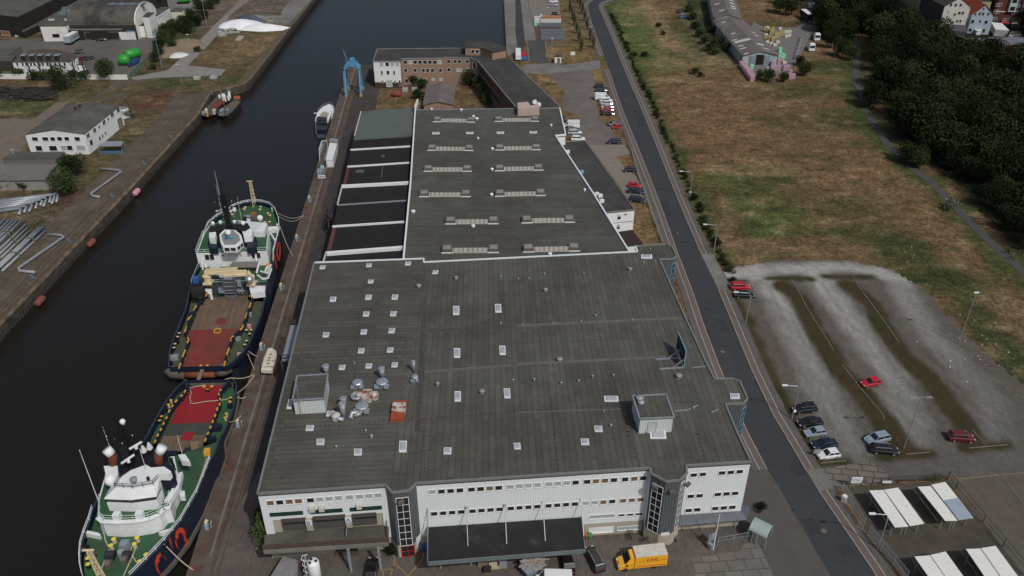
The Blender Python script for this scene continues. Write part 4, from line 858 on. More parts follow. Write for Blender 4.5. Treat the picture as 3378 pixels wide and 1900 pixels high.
def rooflight(tA,bl,tB,br,lid0=0,lid1=0):
 a=q(tA,*bl,MZ); b=q(tB,*br,MZ); u=(b-a).normalized(); v=Vector((-u.y,u.x,0)); L=(b-a).length; ang=math.atan2(u.y,u.x)
 for k,s,lid in ((0,1.25,lid0),(1,L-1.25,lid1)):
  c0=a+u*s+v*1.5; mb=MB(); mb.box((c0.x,c0.y,MZ+.4),(2.2,2.3,.8),ang); o=part('vent_box',mb,brown_box,MH)
  mb=MB(); mb.box((c0.x-v.x*.15,c0.y-v.y*.15,MZ+.83),(1.6,1.7,.08),ang); mb.bar((c0-v*.95).to_tuple()[:2]+(MZ+.88,),(c0+v*.95).to_tuple()[:2]+(MZ+.88,),.08); part('lid',mb,tints[1],o)
  w=MB(); c1=a+u*s+v*.1; w.box((c1.x,c1.y,MZ+.12),(2.5,.18,.2),ang); part('flashing',w,white,o)
 mb=MB(); p0=a+u*2.5; p1=a+u*(L-2.5)
 vs=[]
 for p in (p0,p1): vs+=[p+v*.25,p+v*1.2+Vector((0,0,.75)),p+v*2.1+Vector((0,0,.02))]
 mb.raw(vs,[[0,2,1],[3,4,5],[0,1,4,3],[1,2,5,4],[0,3,5,2]]); part('glazed_strip',mb,strip_glass,MH)
 w=MB(); nb=int((L-5)/1.1)
 for k in range(nb+1):
  p=p0.lerp(p1,k/nb); w.bar(p+v*.25+Vector((0,0,.03)),p+v*1.2+Vector((0,0,.78)),.07,.05)
 w.bar(p0+v*.2+Vector((0,0,.05)),p1+v*.2+Vector((0,0,.05)),.12,.12)
 part('glazing_bars',w,mat('pale_glazing_bar',(.42,.41,.38),.5,.05),MH)
rooflight('A1',(1742,1216),'A1',(2165,1222)); rooflight('A1',(2358,1214),'A2',(238,1212))
rooflight('B1',(1687,52),'B1',(2150,55)); rooflight('B1',(2366,50),'B2',(255,46))
rooflight('B1',(1650,262),'B1',(2133,262)); rooflight('B1',(2362,258),'B2',(280,250))
rooflight('B1',(1605,515),'B1',(2122,515)); rooflight('B1',(2363,512),'B2',(305,503))
rooflight('B1',(1865,788),'B1',(2400,785)); rooflight('B2',(62,778),'B2',(595,770))
rooflight('B1',(1828,1077),'B1',(2405,1072)); rooflight('B2',(75,1068),'B2',(645,1057))
for t,x,y in (('A1',1774,1328),('A1',2112,1326),('A1',2417,1323),('A2',179,1319)): sky_rect(MH,t,x,y,72,18,MZ,0)
for t,x,y,r in (('A1',2150,1158,.5),('A1',2182,1180,.6),('A1',2195,1375,.35),('A1',2027,1092,.5),('B1',2338,30,.5),('B1',2335,235,.5),('B1',2330,486,.5),('B1',2146,800,.5),('B1',1549,655,.55),('B2',345,1078,.5),('A2',357,1245,.4),('A1',1732,1085,.4),('B2',690,440,.35)):
 p=q(t,x,y,MZ+.4); mb=MB(); mb.cyl((p.x,p.y,MZ),r*.6,.4,8); mb.lathe((p.x,p.y,MZ+.4),[(r,0),(r*.9,.2),(r*.3,.35)],10); part('vent_pipe',mb,white,MH)
mb=MB()
def dots2(y0,y1,x0,x1,tx,nn):
 for k in range(nn):
  a=k/(nn-1); p=q('B1',x0+(x1-x0)*a,y0+(y1-y0)*a,MZ); mb.box((p.x,p.y,MZ+.015),(.2,.2,.03),.3)
for y0,y1,x0,x1 in ((150,158,1560,3180),(365,352,1540,3280),(640,610,1580,3400),(775,770,1500,3440),(912,895,1500,3600),(1080,1050,1480,3680)): dots2(y0,y1,x0,x1,0,46)
for k in range(30): p=q('B1',2165-k*1,0+k*37,MZ); mb.box((p.x,p.y,MZ+.015),(.25,.25,.03))
part('felt_fixings',mb,black,MH)['kind']='stuff'
# left wing with grey green felt and black bays between white beams
WG=thing('side_wing','low side wing on the quay with black roof bays between white beams','building',q('B1',1000,700,0))
WZ2=8.6
o,P=slabbed('grey_roof','A1',[(955,1387),(1040,1112),(1220,1090),(1570,1072),(1572,1100),(1535,1350)],WZ2+.5,.4,roof_green,WG)
out=[('A1',950,1392),('A1',1540,1352),('B1',1520,10),('B1',1445,1150),('B1',655,1190),('B1',690,1065),('B1',748,810),('B1',793,600),('B1',845,400),('B1',893,212),('B1',925,48)]
P=[q(t,x,y,WZ2) for t,x,y in out]; mb=MB(); mb.prism(P,WZ2-.4); part('black_roof',mb,roof_black,WG)
mb=MB(); Pw=[q(t,x,y,WZ2) for t,x,y in [('A1',1040,1112)]+[('A1',950,1392)]+out[:4:-1][::-1][::-1]]
W1=[q('A1',1040,1112,WZ2)]+[q(t,x,y,WZ2) for t,x,y in (('A1',953,1390),('B1',925,48),('B1',893,212),('B1',845,400),('B1',793,600),('B1',748,810),('B1',690,1065),('B1',655,1190))]
for a,b in zip(W1,W1[1:]): wall_quad(mb,Vector((a.x+.15,a.y,0)),Vector((b.x+.15,b.y,0)),0,WZ2-.41)
part('wall',mb,mat('brown_grey_wall',(.10,.08,.065),.9,.2),WG)
def beam(x0,y0,x1,y1,w,h,m):
 a=q('B1',x0,y0,WZ2); b=q('B1',x1,y1,WZ2); mb=MB(); mb.bar(a+Vector((0,0,h/2)),b+Vector((0,0,h/2)),w,h); part('roof_beam',mb,m,WG)
beam(925,50,1520,14,.34,.4,white); beam(893,218,1510,178,.34,.4,white); beam(845,420,1503,385,.7,.7,white); beam(800,598,1480,553,.25,.3,galv)
beam(745,815,1460,768,.36,.42,white); beam(690,1092,1450,1035,.8,.75,white); beam(820,770,1335,737,.18,.2,dark_metal)
mb=MB(); a,b=q('B1',845,405,WZ2),q('B1',797,600,WZ2); mb.bar(a+Vector((0,0,.3)),b+Vector((0,0,.3)),.3,.5); a,b=q('B1',685,1075,WZ2),q('B1',655,1175,WZ2); mb.bar(a+Vector((0,0,.3)),b+Vector((0,0,.3)),.3,.5)
a,b=q('A1',1030,1110,WZ2+.6),q('A1',965,1350,WZ2+.6); mb.bar(a,b,.3,.35); part('edge_beam',mb,mat('pale_edge_beam',(.45,.44,.40),.7,.1),WG)
for pts in (((850,388),(893,215),(915,222),(880,386)),((690,1048),(745,820),(782,830),(730,1045))):
 P=[q('B1',x,y,WZ2) for x,y in pts]; mb=MB(); mb.prism([(p.x,p.y,WZ2+.08) for p in P],WZ2-.05); part('red_brown_strip',mb,mat('red_brown_felt',(.10,.04,.035),.9,.2),WG)
for pts in (((975,250),(1000,243),(1063,243),(1058,268),(975,272)),((1232,97),(1265,94),(1263,113),(1230,114)),((1242,205),(1250,205),(1235,322),(1226,322))):
 P=[q('B1',x,y,WZ2) for x,y in pts]; mb=MB(); mb.prism([(p.x,p.y,WZ2+.03) for p in P],WZ2-.05); part('roof_patch',mb,mat('grey_patch',(.10,.10,.10),.8,.1),WG)
# gangway balconies on the quay side
for t,pts,nm in (('B1',[(700,730),(755,540),(800,535),(750,730)],0),('C1',[(235,690),(330,335),(405,345),(320,685)],1)):
 z=5.0 if nm==0 else 7.5; P=[q(t,x,y,z) for x,y in pts]; B_=thing('quay_balcony',('narrow brown railed gallery beside the black roof bays','long brown railed gallery on the quay side of the front hall')[nm],'balcony',(P[0].x,P[0].y,0))
 mb=MB(); mb.prism(P,z-.3); part('floor',mb,galv if nm else dark_metal,B_); mb=MB()
 for a,b in ((P[3],P[0]),(P[0],P[1]),(P[1],P[2])):
  k=max(1,int((b-a).length/2.5))
  for i in range(k+1): p=a.lerp(b,i/k); mb.box((p.x,p.y,z+.55),(.14,.14,1.3))
  for h in (.6,1.15): mb.bar(a+Vector((0,0,h)),b+Vector((0,0,h)),.08,.22)
 part('railing',mb,brown_rail,B_)
 for p in P[:2]: mb=MB(); mb.box((p.x,p.y,z/2),(.3,.3,z)); part('post',mb,brown_rail,B_)
P=[q('B1',x,y,5.2) for x,y in ((872,60),(875,10),(930,10),(922,62))]
# right annex
AX=thing('side_annex','two storey white annex with dark felt roof beside the middle hall','building',q('B2',1180,840,0))
AZ=7.0; ap=[('B2',905,668),('B2',1187,640),('B2',725,0),('A2',690,1400),('A2',455,1420),('A2',470,1449)]
P=[q(t,x,y,AZ) for t,x,y in ap]; mb=MB(); mb.prism(P,AZ-.3); part('roof',mb,roof_old,AX); mb=MB()
for i in range(len(P)): wall_quad(mb,P[i],P[(i+1)%len(P)],0,AZ-.303)
part('wall',mb,white,AX); mb=MB()
for i in (0,1,2,3): mb.bar((P[i].x,P[i].y,AZ+.03),(P[i+1].x,P[i+1].y,AZ+.03),.22,.3)
part('roof_edge_trim',mb,trim,AX)
A,B=P[0],P[1]
for x0,x1,y0,y1 in ((1020,1052,690,695),(1018,1050,707,735),(1083,1113,680,690),(1015,1042,788,797),(1012,1040,808,830)):
 s0,z1=onwall(A,B,'B2',x0,y0); s1,_=onwall(A,B,'B2',x1,y0-3); _,z0=onwall(A,B,'B2',(x0+x1)/2,y1); window(AX,A,B,s0,s1,z0,z1,glass,white,.1)
mb=MB(); s0,z=onwall(A,B,'B2',935,775); mb.bar(wpt(A,*wall_frame(A,B),.1,z,.03),wpt(A,*wall_frame(A,B),(B-A).length-.1,z,.03),.1,.18); part('storey_band',mb,galv,AX)
for t,x,y,w in (('B2',660,262,0),('B2',845,500,1),('B2',810,482,1),('B2',860,552,1),('B2',520,62,1)):
 p=q(t,x,y,AZ+.4); mb=MB(); mb.box((p.x,p.y,AZ+.4),(1.1,.7,.8),.4)
 if w: mb.lathe((p.x,p.y-.36,AZ+.4),[(.3,0),(.3,.04)],10,ax=(0,-1,0))
 part('air_conditioner',mb,white if w else lblue,AX)
P=[q('B2',x,y,3.4) for x,y in ((1112,998),(1278,985),(1165,838),(1030,858))]; mb=MB(); mb.prism(P,3.1); o=part('low_roof',mb,mat('brown_black_felt',(.035,.024,.022),.9,.3),AX); mb=MB()
for i in range(4): wall_quad(mb,P[i],P[(i+1)%4],0,3.097)
part('low_wall',mb,white,AX)
# ---------------------------------------------------------------- generic buildings
def flat_building(name,label,cat,t,pts,z,wall_m,roof_m,trim_m=None,group=None,z0=0.0):
 P=[q(t,x,y,z) for x,y in pts]; T=thing(name,label,cat,(P[0].x,P[0].y,z0),group)
 ar=sum(P[i].x*P[(i+1)%len(P)].y-P[(i+1)%len(P)].x*P[i].y for i in range(len(P)))
 if ar<0: P.reverse()
 mb=MB(); mb.prism([(p.x,p.y,z) for p in P],z-.25); part('roof',mb,roof_m,T); w=MB()
 for i in range(len(P)): wall_quad(w,P[i],P[(i+1)%len(P)],z0,z-.252)
 part('wall',w,wall_m,T)
 if trim_m:
  e=MB()
  for i in range(len(P)): a,b=P[i],P[(i+1)%len(P)]; e.bar((a.x,a.y,z+.03),(b.x,b.y,z+.03),.25,.3)
  part('roof_edge',e,trim_m,T)
 return T,P
def gable_building(name,label,cat,A,B,depth,ze,zr,wall_m,roof_m,over=.4,group=None,along=False,ddir=None):
 """A-B: front wall on the ground (left to right as seen); depth direction away; along=True: ridge parallel to the front"""
 A=Vector((A[0],A[1],0)); B=Vector((B[0],B[1],0)); u=(B-A).normalized(); v=ddir.normalized() if ddir is not None else Vector((-u.y,u.x,0)); Cc,D=B+v*depth,A+v*depth
 T=thing(name,label,cat,A,group); Z=lambda p,z: Vector((p.x,p.y,z))
 w=MB(); w.prism([Z(p,ze) for p in (A,B,Cc,D)],0)
 if along: r0,r1=(A+D)/2,(B+Cc)/2; sides=((A,B),(D,Cc)); w.face([Z(A,ze),Z(r0,zr-.1),Z(D,ze)]); w.face([Z(B,ze),Z(Cc,ze),Z(r1,zr-.1)])
 else: r0,r1=(A+B)/2,(D+Cc)/2; sides=((A,D),(B,Cc)); w.face([Z(A,ze),Z(B,ze),Z(r0,zr-.1)]); w.face([Z(D,ze),Z(r1,zr-.1),Z(Cc,ze)])
 part('wall',w,wall_m,T); rm=MB(); ext=(r1-r0).normalized()*over
 for a,b in sides:
  o=((a-r0)-(r1-r0).normalized()*(a-r0).dot((r1-r0).normalized())).normalized()*over; dz=(zr-ze)*over/max(1e-3,((a-r0)-(r1-r0).normalized()*(a-r0).dot((r1-r0).normalized())).length)
  q4=[Z(a+o-ext,ze+.1-dz),Z(b+o+ext,ze+.1-dz),Z(r1+ext,zr+.1),Z(r0-ext,zr+.1)]
  rm.raw(q4+[p-Vector((0,0,.14)) for p in q4],[[0,1,2,3],[7,6,5,4],[0,4,5,1],[1,5,6,2],[2,6,7,3],[3,7,4,0]])
 part('roof',rm,roof_m,T); return T,(A,B,Cc,D)
def wins(T,A,B,t,cells,g=glass,fr=white,fw=.08,**k):
 for c in cells:
  s0,z1=onwall(A,B,t,c[0],c[2]); s1,_=onwall(A,B,t,c[1],c[2]); _,z0=onwall(A,B,t,(c[0]+c[1])/2,c[3])
  if s1<s0: s0,s1=s1,s0
  window(T,A,B,s0,s1,z0,z1,c[4] if len(c)>4 else g,fr,fw,**k)
# ---------------------------------------------------------------- L shaped brick building behind
BZ=9.9
bp=[('A1',1150,612),('A1',1422,612),('A1',1430,584),('A1',1855,580),('A1',1862,572),('A1',2110,578),('A1',2190,604),('A2',0,1062),('A2',20,1085),('A2',430,1050),('A2',0,640),('A1',2490,556),('A1',2300,520),('A1',2060,480),('A1',1190,488)]
P=[q(t,x,y,BZ) for t,x,y in bp]; BBd=thing('brick_office','L shaped three storey brick office building with black roof by the water','building',(P[0].x,P[0].y,0))
mb=MB(); mb.prism(P,BZ-.35); part('roof',mb,roof_old,BBd)
w1,w2,w3=MB(),MB(),MB()
for i in range(len(P)):
 A,B=P[i],P[(i+1)%len(P)]; tgt=w1 if i in (0,14) else (w2 if i<6 or i>9 else w3)
 wall_quad(tgt,A,B,2.2 if i==0 else 0,BZ-.353)
part('white_wall',w1,white,BBd); part('brick_wall',w2,brick_brown,BBd); part('wing_wall',w3,mat('red_brown_brick_wall',(.165,.10,.08),.95,.12,.8),BBd)
mb=MB(); wall_quad(mb,P[0],P[1],0,2.197,.12); part('plinth',mb,brick_dark,BBd)
mb=MB()
for i in (0,2,3,4,5,6,9,14,13): a,b=P[i],P[(i+1)%len(P)]; mb.bar((a.x,a.y,BZ),(b.x,b.y,BZ),.22,.3)
part('roof_edge',mb,galv,BBd)
row1=[(x-17,x+17,602,636) for x in (1470,1520,1568,1616,1665,1715,1763,1812)]; row1[1]+=(GB,); row1[7]+=(GB,)
wins(BBd,P[2],P[3],'A1',row1+[(x-14,x+14,684,718) for x in (1474,1567,1650,1692,1740,1820)]+[(x-15,x+15,787,826) for x in (1482,1531,1580)]+[(x-15,x+15,780,800,GB) for x in (1663,1750,1824)])
wins(BBd,P[4],P[5],'A1',[(x-16,x+16,596,627) for x in (1902,1967,2010,2087)]+[(1890,1920,678,710),(1982,2030,682,712,GB),(2077,2103,683,713)])
wins(BBd,P[0],P[1],'A1',[(1216,1250,622,658,GB),(1271,1305,622,657),(1322,1356,622,658,GB),(1373,1407,622,658,GB),(1227,1243,705,742),(1284,1310,704,740),(1351,1366,703,740),(1237,1249,802,824),(1280,1337,799,862,mat('pale_green_door',(.35,.42,.38),.6,.1)),(1360,1373,802,824),(1406,1422,800,856)])
wins(BBd,P[5],P[6],'A1',[(2140,2172,615,685),(2145,2172,725,785)])
A,B=P[6],P[7]; L=(B-A).length
for k in range(20):
 for z in (1.2,4.2,7.2):
  if z<2 and k<16: continue
  window(BBd,A,B,1.5+k*(L-3)/20,3.0+k*(L-3)/20,z,z+1.4,glass,brick_dark,.08)
pts=[q('A1',x,y,BZ+3) for x,y in ((2060,470),(2215,472),(2340,518),(2478,490),(2470,468),(2340,420),(2190,402),(2062,402))]
mb=MB(); mb.prism(pts,BZ+2.7); part('penthouse_roof',mb,roof_old,BBd); mb=MB(); c_=sum(pts,Vector())/8; mb.prism([c_+(p-c_)*.97 for p in pts],BZ+.003,BZ+2.697); pw=part('penthouse_wall',mb,brick_brown,BBd)
for x,y in ((2143,490),(2187,488)):
 s,z=onwall(pts[0],pts[1],'A1',x,y); window(BBd,pts[0],pts[1],s-.6,s+.6,BZ+.9,BZ+2.1,glass,white,.1,name='penthouse_window')
mb=MB(); A=q('A2',20,1085,BZ); mb.prism([q('A2',x,y,BZ+2.4) for x,y in ((20,1022),(125,1012),(150,1050),(235,1040),(240,1075),(25,1082))],BZ-2); part('rear_block',mb,mat('pale_pink_render',(.42,.34,.30),.9,.1),BBd)
for x,y in ((198,1018),(238,1045),(1,1)):
 if x>1: p=q('A2',x,y,BZ+1.6); mb=MB(); mb.lathe(p,[(.05,0),(.5,.18),(.75,.45)],14,ax=(-.3,-.8,.5)); mb.bar(p,(p.x,p.y+.2,BZ),.08); part('satellite_dish',mb,white,BBd)
# shed in the court
e=[q('A1',x,y,3.0) for x,y in ((1655,1040),(1940,1038),(1935,852))]
T,c4=gable_building('court_shed','long grey fibre cement shed among shrubs in the court of the brick office','shed',e[0],e[1],(e[2]-e[1]).length,3.0,4.1,brick_brown,fibre)
# ---------------------------------------------------------------- left bank buildings
L0,R0,R1=q('A0',250,1342,6.5),q('A0',838,1337,6.5),q('A0',1195,1054,6.5)
T,(A,B,Cc,D)=gable_building('white_office','white two storey office with shallow mossy roof behind the left quay','building',L0,R0,(R1-R0).length,6.5,7.9,white,roof_moss,over=.12,ddir=R1-R0)
wins(T,A,B,'A0',[(315,372,1366,1402),(418,475,1366,1402),(498,542,1366,1402),(566,612,1364,1400),(638,682,1364,1400),(738,790,1364,1402)]); wins(T,A,B,'B0',[(350,412,4,52),(485,560,4,52),(602,655,2,50,GB),(662,715,2,46),(757,840,0,48,GB)])
wins(T,B,Cc,'A0',[(a,b,c+14,d+8) for a,b,c,d in ((857,890,1328,1372),(921,954,1276,1322),(975,995,1246,1280),(1015,1048,1196,1242),(1063,1082,1165,1200),(1098,1132,1122,1165),(1156,1190,1072,1118))]+[(978,1000,1366,1408),(1008,1027,1345,1380),(1037,1055,1318,1352)],bars=(2,1))
wins(T,B,Cc,'B0',[(888,918,-46,6)])
for x,y in ((747,1075),(790,1052)): p=q('A0',x,y,8.3); mb=MB(); mb.box((p.x,p.y,8.0),(.7,.7,1.1)); part('chimney',mb,brick_dark,T)
T,P=flat_building('office_porch','small flat roofed porch beside the white office','porch','A0',[(1100,1215),(1215,1180),(1180,1150),(1120,1175)],3.2,grey_render,roof_moss)
T,P=flat_building('side_hut','small grey hut at the back corner of the white office','hut','A0',[(1205,1085),(1275,1070),(1260,1055),(1195,1060)],3.5,white,concrete)
E0,E1=q('B0',-120,342,3.3),q('B0',440,337,3.3); br=q('B0',548,166,4.9)
T,c4=gable_building('storage_shed','grey storage shed with ribbed roof behind the pipe stacks','shed',E0,E1,13.5,3.3,4.9,mat('pale_shed_wall',(.25,.24,.22),.9,.15,.5),fibre_grey,along=True,ddir=Vector((.12,1,0)))
T,P=flat_building('rear_shed','low dark roofed shed between the storage shed and the white office','shed','B0',[(20,133),(620,128),(640,62),(118,62)],4.6,grey_render,roof_moss)
p=q('B0',125,60,5); mb=MB(); mb.cyl((p.x,p.y,4.6),.4,.8,10); mb.cyl((p.x,p.y,5.4),.6,.25,10); part('chimney',mb,galv,T)
# blue open shelter
SH=thing('boat_shelter','light roofed open shelter with blue painted sides on the left bank','shelter',q('B0',1120,40))
P=[q('A0',x,y,2.6) for x,y in ((975,1455),(1205,1452),(1228,1405),(1040,1408))]; mb=MB(); mb.prism(P,2.5); part('roof',mb,galv,SH)
for p in P: mb=MB(); mb.box((p.x,p.y,1.25),(.1,.1,2.5)); part('post',mb,galv,SH)
mb=MB(); mb.bar((P[0].x,P[0].y,.55),(P[1].x,P[1].y,.55),.08,1.0); mb.bar((P[1].x,P[1].y,.55),(P[2].x,P[2].y,.55),.08,1.0); part('side_board',mb,mat('dull_blue_board',(.07,.15,.24),.6,.15),SH)
# hip roofed house
HZ=5.6
hp=[q('F3',x,y,HZ) for x,y in ((225,1132),(1262,1130))]; A,B=hp; dv=q('F3',1412,1045,HZ)-B
T=thing('dormer_house','long white house with brown hipped roof and five dormers','building',(A.x,A.y,0)); Cc,D=B+dv*1.05,A+dv*1.05
mb=MB(); mb.prism([A,B,Cc,D],0,HZ); part('wall',mb,white,T)
r0=q('F3',480,846,9.6); r1=q('F3',950,852,9.6); ov=.5; mb=MB(); c_=(A+B+Cc+D)/4; my=(A.y+D.y)/2+1.0; r0.y=my; r1.y=my
e=[Vector((c_.x+(p.x-c_.x)*1.02,c_.y+(p.y-c_.y)*1.08,HZ)) for p in (A,B,Cc,D)]
r0=Vector((e[0].x+7,(e[0].y+e[3].y)/2+0.2,9.4)); r1=Vector((e[1].x-5.5,(e[1].y+e[2].y)/2,9.4))
mb.raw(e+[r0,r1],[[0,1,5,4],[1,2,5],[2,3,4,5],[3,0,4]]); mb.prism([(p.x,p.y,HZ+.0) for p in e],HZ-.15); part('roof',mb,tile_old,T)
for x in (420,573,724,877,1032):
 p=q('F3',x,1010,8.1); mb=MB(); mb.box((p.x,p.y+.8,7.2),(1.6,2.4,1.4)); d=part('dormer',mb,tile_old,T); mb=MB(); mb.box((p.x,p.y+.6,7.98),(1.9,2.6,.12)); part('dormer_roof',mb,galv,d); mb=MB(); mb.box((p.x,p.y-.42,7.2),(1.1,.06,.9)); part('pane',mb,glass,d)
wins(T,A,B,'F3',[(x-18,x+18,1152,1210) for x in (310,408,475,560,625,712,780,862,920,1010,1086,1182)]+[(x-9,x+9,1266,1279) for x in (440,508,593,657,743,810,897,960,1047,1113)])
wins(T,B,Cc,'F3',[(1308,1332,1098,1168),(1340,1366,1085,1155)])
T,P=flat_building('entrance_block','white single storey entrance block at the right end of the dormer house','building','F3',[(1295,1190),(1547,1186),(1530,1140),(1440,1140)],3.0,white,brick_red)
wins(T,P[0],P[1],'F3',[(1380,1435,1205,1285)])
flat_building('side_annexe','dark low annexe left of the dormer house','building','F3',[(-200,1118),(205,1117),(290,1018),(-200,1020)],4.2,mat('brown_wall',(.045,.038,.032),.9,.2),roof_moss)
flat_building('flat_store','wide flat grey roofed store behind the dormer house','building','F3',[(-200,1010),(140,1008),(395,845),(60,870),(-200,880)],4.8,grey_render,roof_moss)
# dark hall, workshop, barrel hall
T,P=flat_building('dark_hall','huge dark brown industrial hall with mossy roof in the top left corner','building','F3',[(-400,225),(322,306),(960,-5),(1400,-230),(-400,-300)],9.0,mat('black_brown_wall',(.022,.019,.017),.9,.2),roof_moss)
A,B=P[0],P[1]
for a,b in zip(P,P[1:]+P[:1]):
 if abs(a.y-b.y)<30 and a.y<380 and b.y<380: A,B=(a,b) if a.x<b.x else (b,a)
wins(T,A,B,'F3',[(10,160,560,640,mat('orange_hall_gate',(.25,.12,.05),.7,.2)),(20,170,640,712,white),(275,320,645,715,white)])
flat_building('hall_lean_to','narrow dark lean-to along the side of the huge brown hall','building','F3',[(425,585),(700,455),(1480,5),(1300,5),(380,560)],3.0,MT['black_brown_wall'],roof_moss)
T,P=flat_building('white_workshop','weathered white workshop with flat mossy roof and dark gate','building','F3',[(735,482),(1205,478),(1900,20),(2000,-60),(1550,-60),(700,410)],6.5,dirty_white,roof_moss)
A,B=q('F3',735,482,6.5),q('F3',1205,478,6.5)
wins(T,A,B,'F3',[(955,1085,622,690)],g=black,sill=False)
for x,y in ((945,362),(1240,362),(1315,162),(1595,162)): sky_rect(T,'F3',x,y,100,26,6.5,.2)
p=[q('F3',x,y,6.5) for x,y in ((1060,278),(1390,280),(1460,180),(1110,180))]; c_=sum(p,Vector())/4; mb=MB(); mb.loft([p,[Vector((*(c_+(k-c_)*.6).xy,8.4)) for k in p]]); o=part('roof_lantern',mb,mat('lantern_glass',(.07,.09,.09),.3,.2),T); mb=MB()
for k in range(7):
 if k in (3,): continue
 a=p[0].lerp(p[1],(k+.5)/7); b=p[0].lerp(p[1],.2+.6*(k+.5)/7); b2=Vector((*(c_+(b-c_)*.6).xy,8.45)); mb.bar(a+Vector((0,0,.05)),Vector((b2.x,c_.y+(p[0].y-c_.y)*.6,8.45)),.16)
part('glazing_bars',mb,galv,o)
def barrel(name,label,x0,x1,y0,y1,ze,zr,m):
 T=thing(name,label,'building',(x0,y0,0)); n=14; top=MB()
 arc=[(y0+(y1-y0)*(.5-.5*math.cos(math.pi*k/n)),ze+(zr-ze)*math.sin(math.pi*k/n)) for k in range(n+1)]
 for k in range(n):
  a,b=arc[k],arc[k+1]; top.face([(x0,a[0],a[1]),(x1,a[0],a[1]),(x1,b[0],b[1]),(x0,b[0],b[1])])
 part('barrel_roof',top,m,T); w=MB(); w.prism([(x0,y0,ze),(x1,y0,ze),(x1,y1,ze),(x0,y1,ze)],0)
 w.face([(x0,y,z) for y,z in arc][::-1]); w.face([(x1+.02,y,z) for y,z in arc]); g=MB(); g.prism([(x1-.2,y0,6),(x1+.1,y0,6),(x1+.1,y1,6),(x1-.2,y1,6)],0); g.face([(x1+.12,y,z) for y,z in arc]); g.loft([[Vector((x1-.3,y,z+.35)) for y,z in arc],[Vector((x1+.25,y,z+.35)) for y,z in arc]],closed=False,cap=False)
 if 'front' in label: part('arched_gable',g,dirty_white,T)
 mat('dark_gable',(.03,.027,.025),.9,.2)
 part('wall',w,MT['dark_gable'],T); return T,arc
xa,xb=q('F3',1230,470,6).x,q('F4',372,466,6).x; ya,yb=q('F4',372,466,6).y,q('F4',790,210,6).y
BT,arc=barrel('barrel_hall','dark barrel roofed hall with white arched gable, front one of two',xa,xb,ya,yb,6,12.5,mat('barrel_felt',(.04,.038,.035),.9,.25,.2,col2=(.085,.08,.07),sc2=.035,thr=.56,wid=.03))
def solar_strip(T,x0,x1,y,z,dy,dz,nm='glazing_strip'):
 mb=MB(); mb.raw([(x0,y,z),(x1,y,z),(x1,y+dy,z+dz),(x0,y+dy,z+dz),(x0,y,z-.2),(x1,y,z-.2),(x1,y+dy,z+dz-.2),(x0,y+dy,z+dz-.2)],[[0,1,2,3],[7,6,5,4],[0,4,5,1],[1,5,6,2],[2,6,7,3],[3,7,4,0]]); mat('blue_grey_glazing',(.10,.115,.14),.3,.1); o=part(nm,mb,MT['blue_grey_glazing'],T)
 mb=MB(); k=x0+2.2
 while k<x1-1: mb.bar((k,y,z+.03),(k,y+dy,z+dz+.03),.7,.08); k+=(x1-x0)/4
 part('cross_bars',mb,galv,o)
ym=(ya+yb)/2; solar_strip(BT,q('F3',1740,210,12.5).x,q('F4',345,210,12.5).x,ym-3.2,12.55,3.0,.15)
xa2=q('F3',1900,120,6).x; BT2,arc2=barrel('barrel_hall','dark barrel roofed hall with a round black gable, rear one of two',xa2,q('F4',800,60,6).x,yb+2,yb+26,6,12.5,MT['barrel_felt'])
solar_strip(BT2,q('F3',2080,40,12.5).x,q('F4',490,40,12.5).x,yb+10.5,12.5,4.0,.2)
T,P=flat_building('hall_side_wing','low wing with mossy roof along the front of the barrel hall','building','F3',[(1235,545),(1840,545),(2229,543),(2345,430),(1335,432)],4.6,MT['black_brown_wall'],mat('pale_mossy_roof',(.16,.15,.125),.9,.2,.3))
A,B=q('F3',1235,545,4.6),q('F3',2229,543,4.6); s0,z1=onwall(A,B,'F3',1550,590); s1,_=onwall(A,B,'F3',2229,590)
window(T,A,B,s0,s1+3,.3,z1,dirty_white,white,.05,'white_panel',(1,1),False)
for x0,x1 in ((1400,1700),(1890,2180)): p0,p1=q('F3',x0,500,4.7),q('F3',x1,500,4.7); solar_strip(T,p0.x,p1.x,p0.y,4.75,2.4,.05)
GW=(.5,.52,.52)
T,P=flat_building('gatehouse','low building with light blue edge at the foot of the arched gable','building','F4',[(222,573),(345,578),(470,492),(400,478),(330,500)],3.6,white,roof_moss,lblue)
T2,P2=flat_building('gable_annexe','middle flat roofed annexe under the arched gable','building','F4',[(385,475),(520,470),(622,385),(500,376)],5.0,white,roof_moss)
A,B=q('F4',345,578,3.6),q('F4',470,492,3.6); wins(T,A,B,'F4',[(398+k*32,412+k*32,582-k*22,622-k*22) for k in range(3)])
A,B=q('F4',520,470,5),q('F4',622,385,5); wins(T2,A,B,'F4',[(555+k*22,566+k*22,455-k*16,495-k*16) for k in range(3)])
T3,P3=flat_building('gable_block','upper white block with flat roof in front of the arched gable','building','F4',[(500,306),(610,312),(722,228),(590,222)],9.0,white,roof_old)
A,B=q('F4',610,312,9),q('F4',722,228,9); wins(T3,A,B,'F4',[(648,660,295,335),(668,680,282,322),(650,660,390,438),(668,678,378,426),(688,698,365,412),(706,716,352,398)])
T4,P4=flat_building('long_wing','long single storey white wing with felt roof behind the arched gable','building','F4',[(765,292),(1000,135),(900,120),(620,182),(700,250)],5.0,white,roof_moss)
A,B=q('F4',765,292,5),q('F4',1000,135,5); wins(T4,A,B,'F4',[(772+k*27,786+k*27,318-k*18,358-k*18) for k in range(7)])
T,P=flat_building('cream_hut','small cream coloured hut beside the lawn behind the barrel hall','hut','F4',[(1022,216),(1210,212),(1300,160),(1190,132),(1070,150)],5.2,mat('cream_wall',(.52,.50,.42),.9,.15,.5),roof_moss)
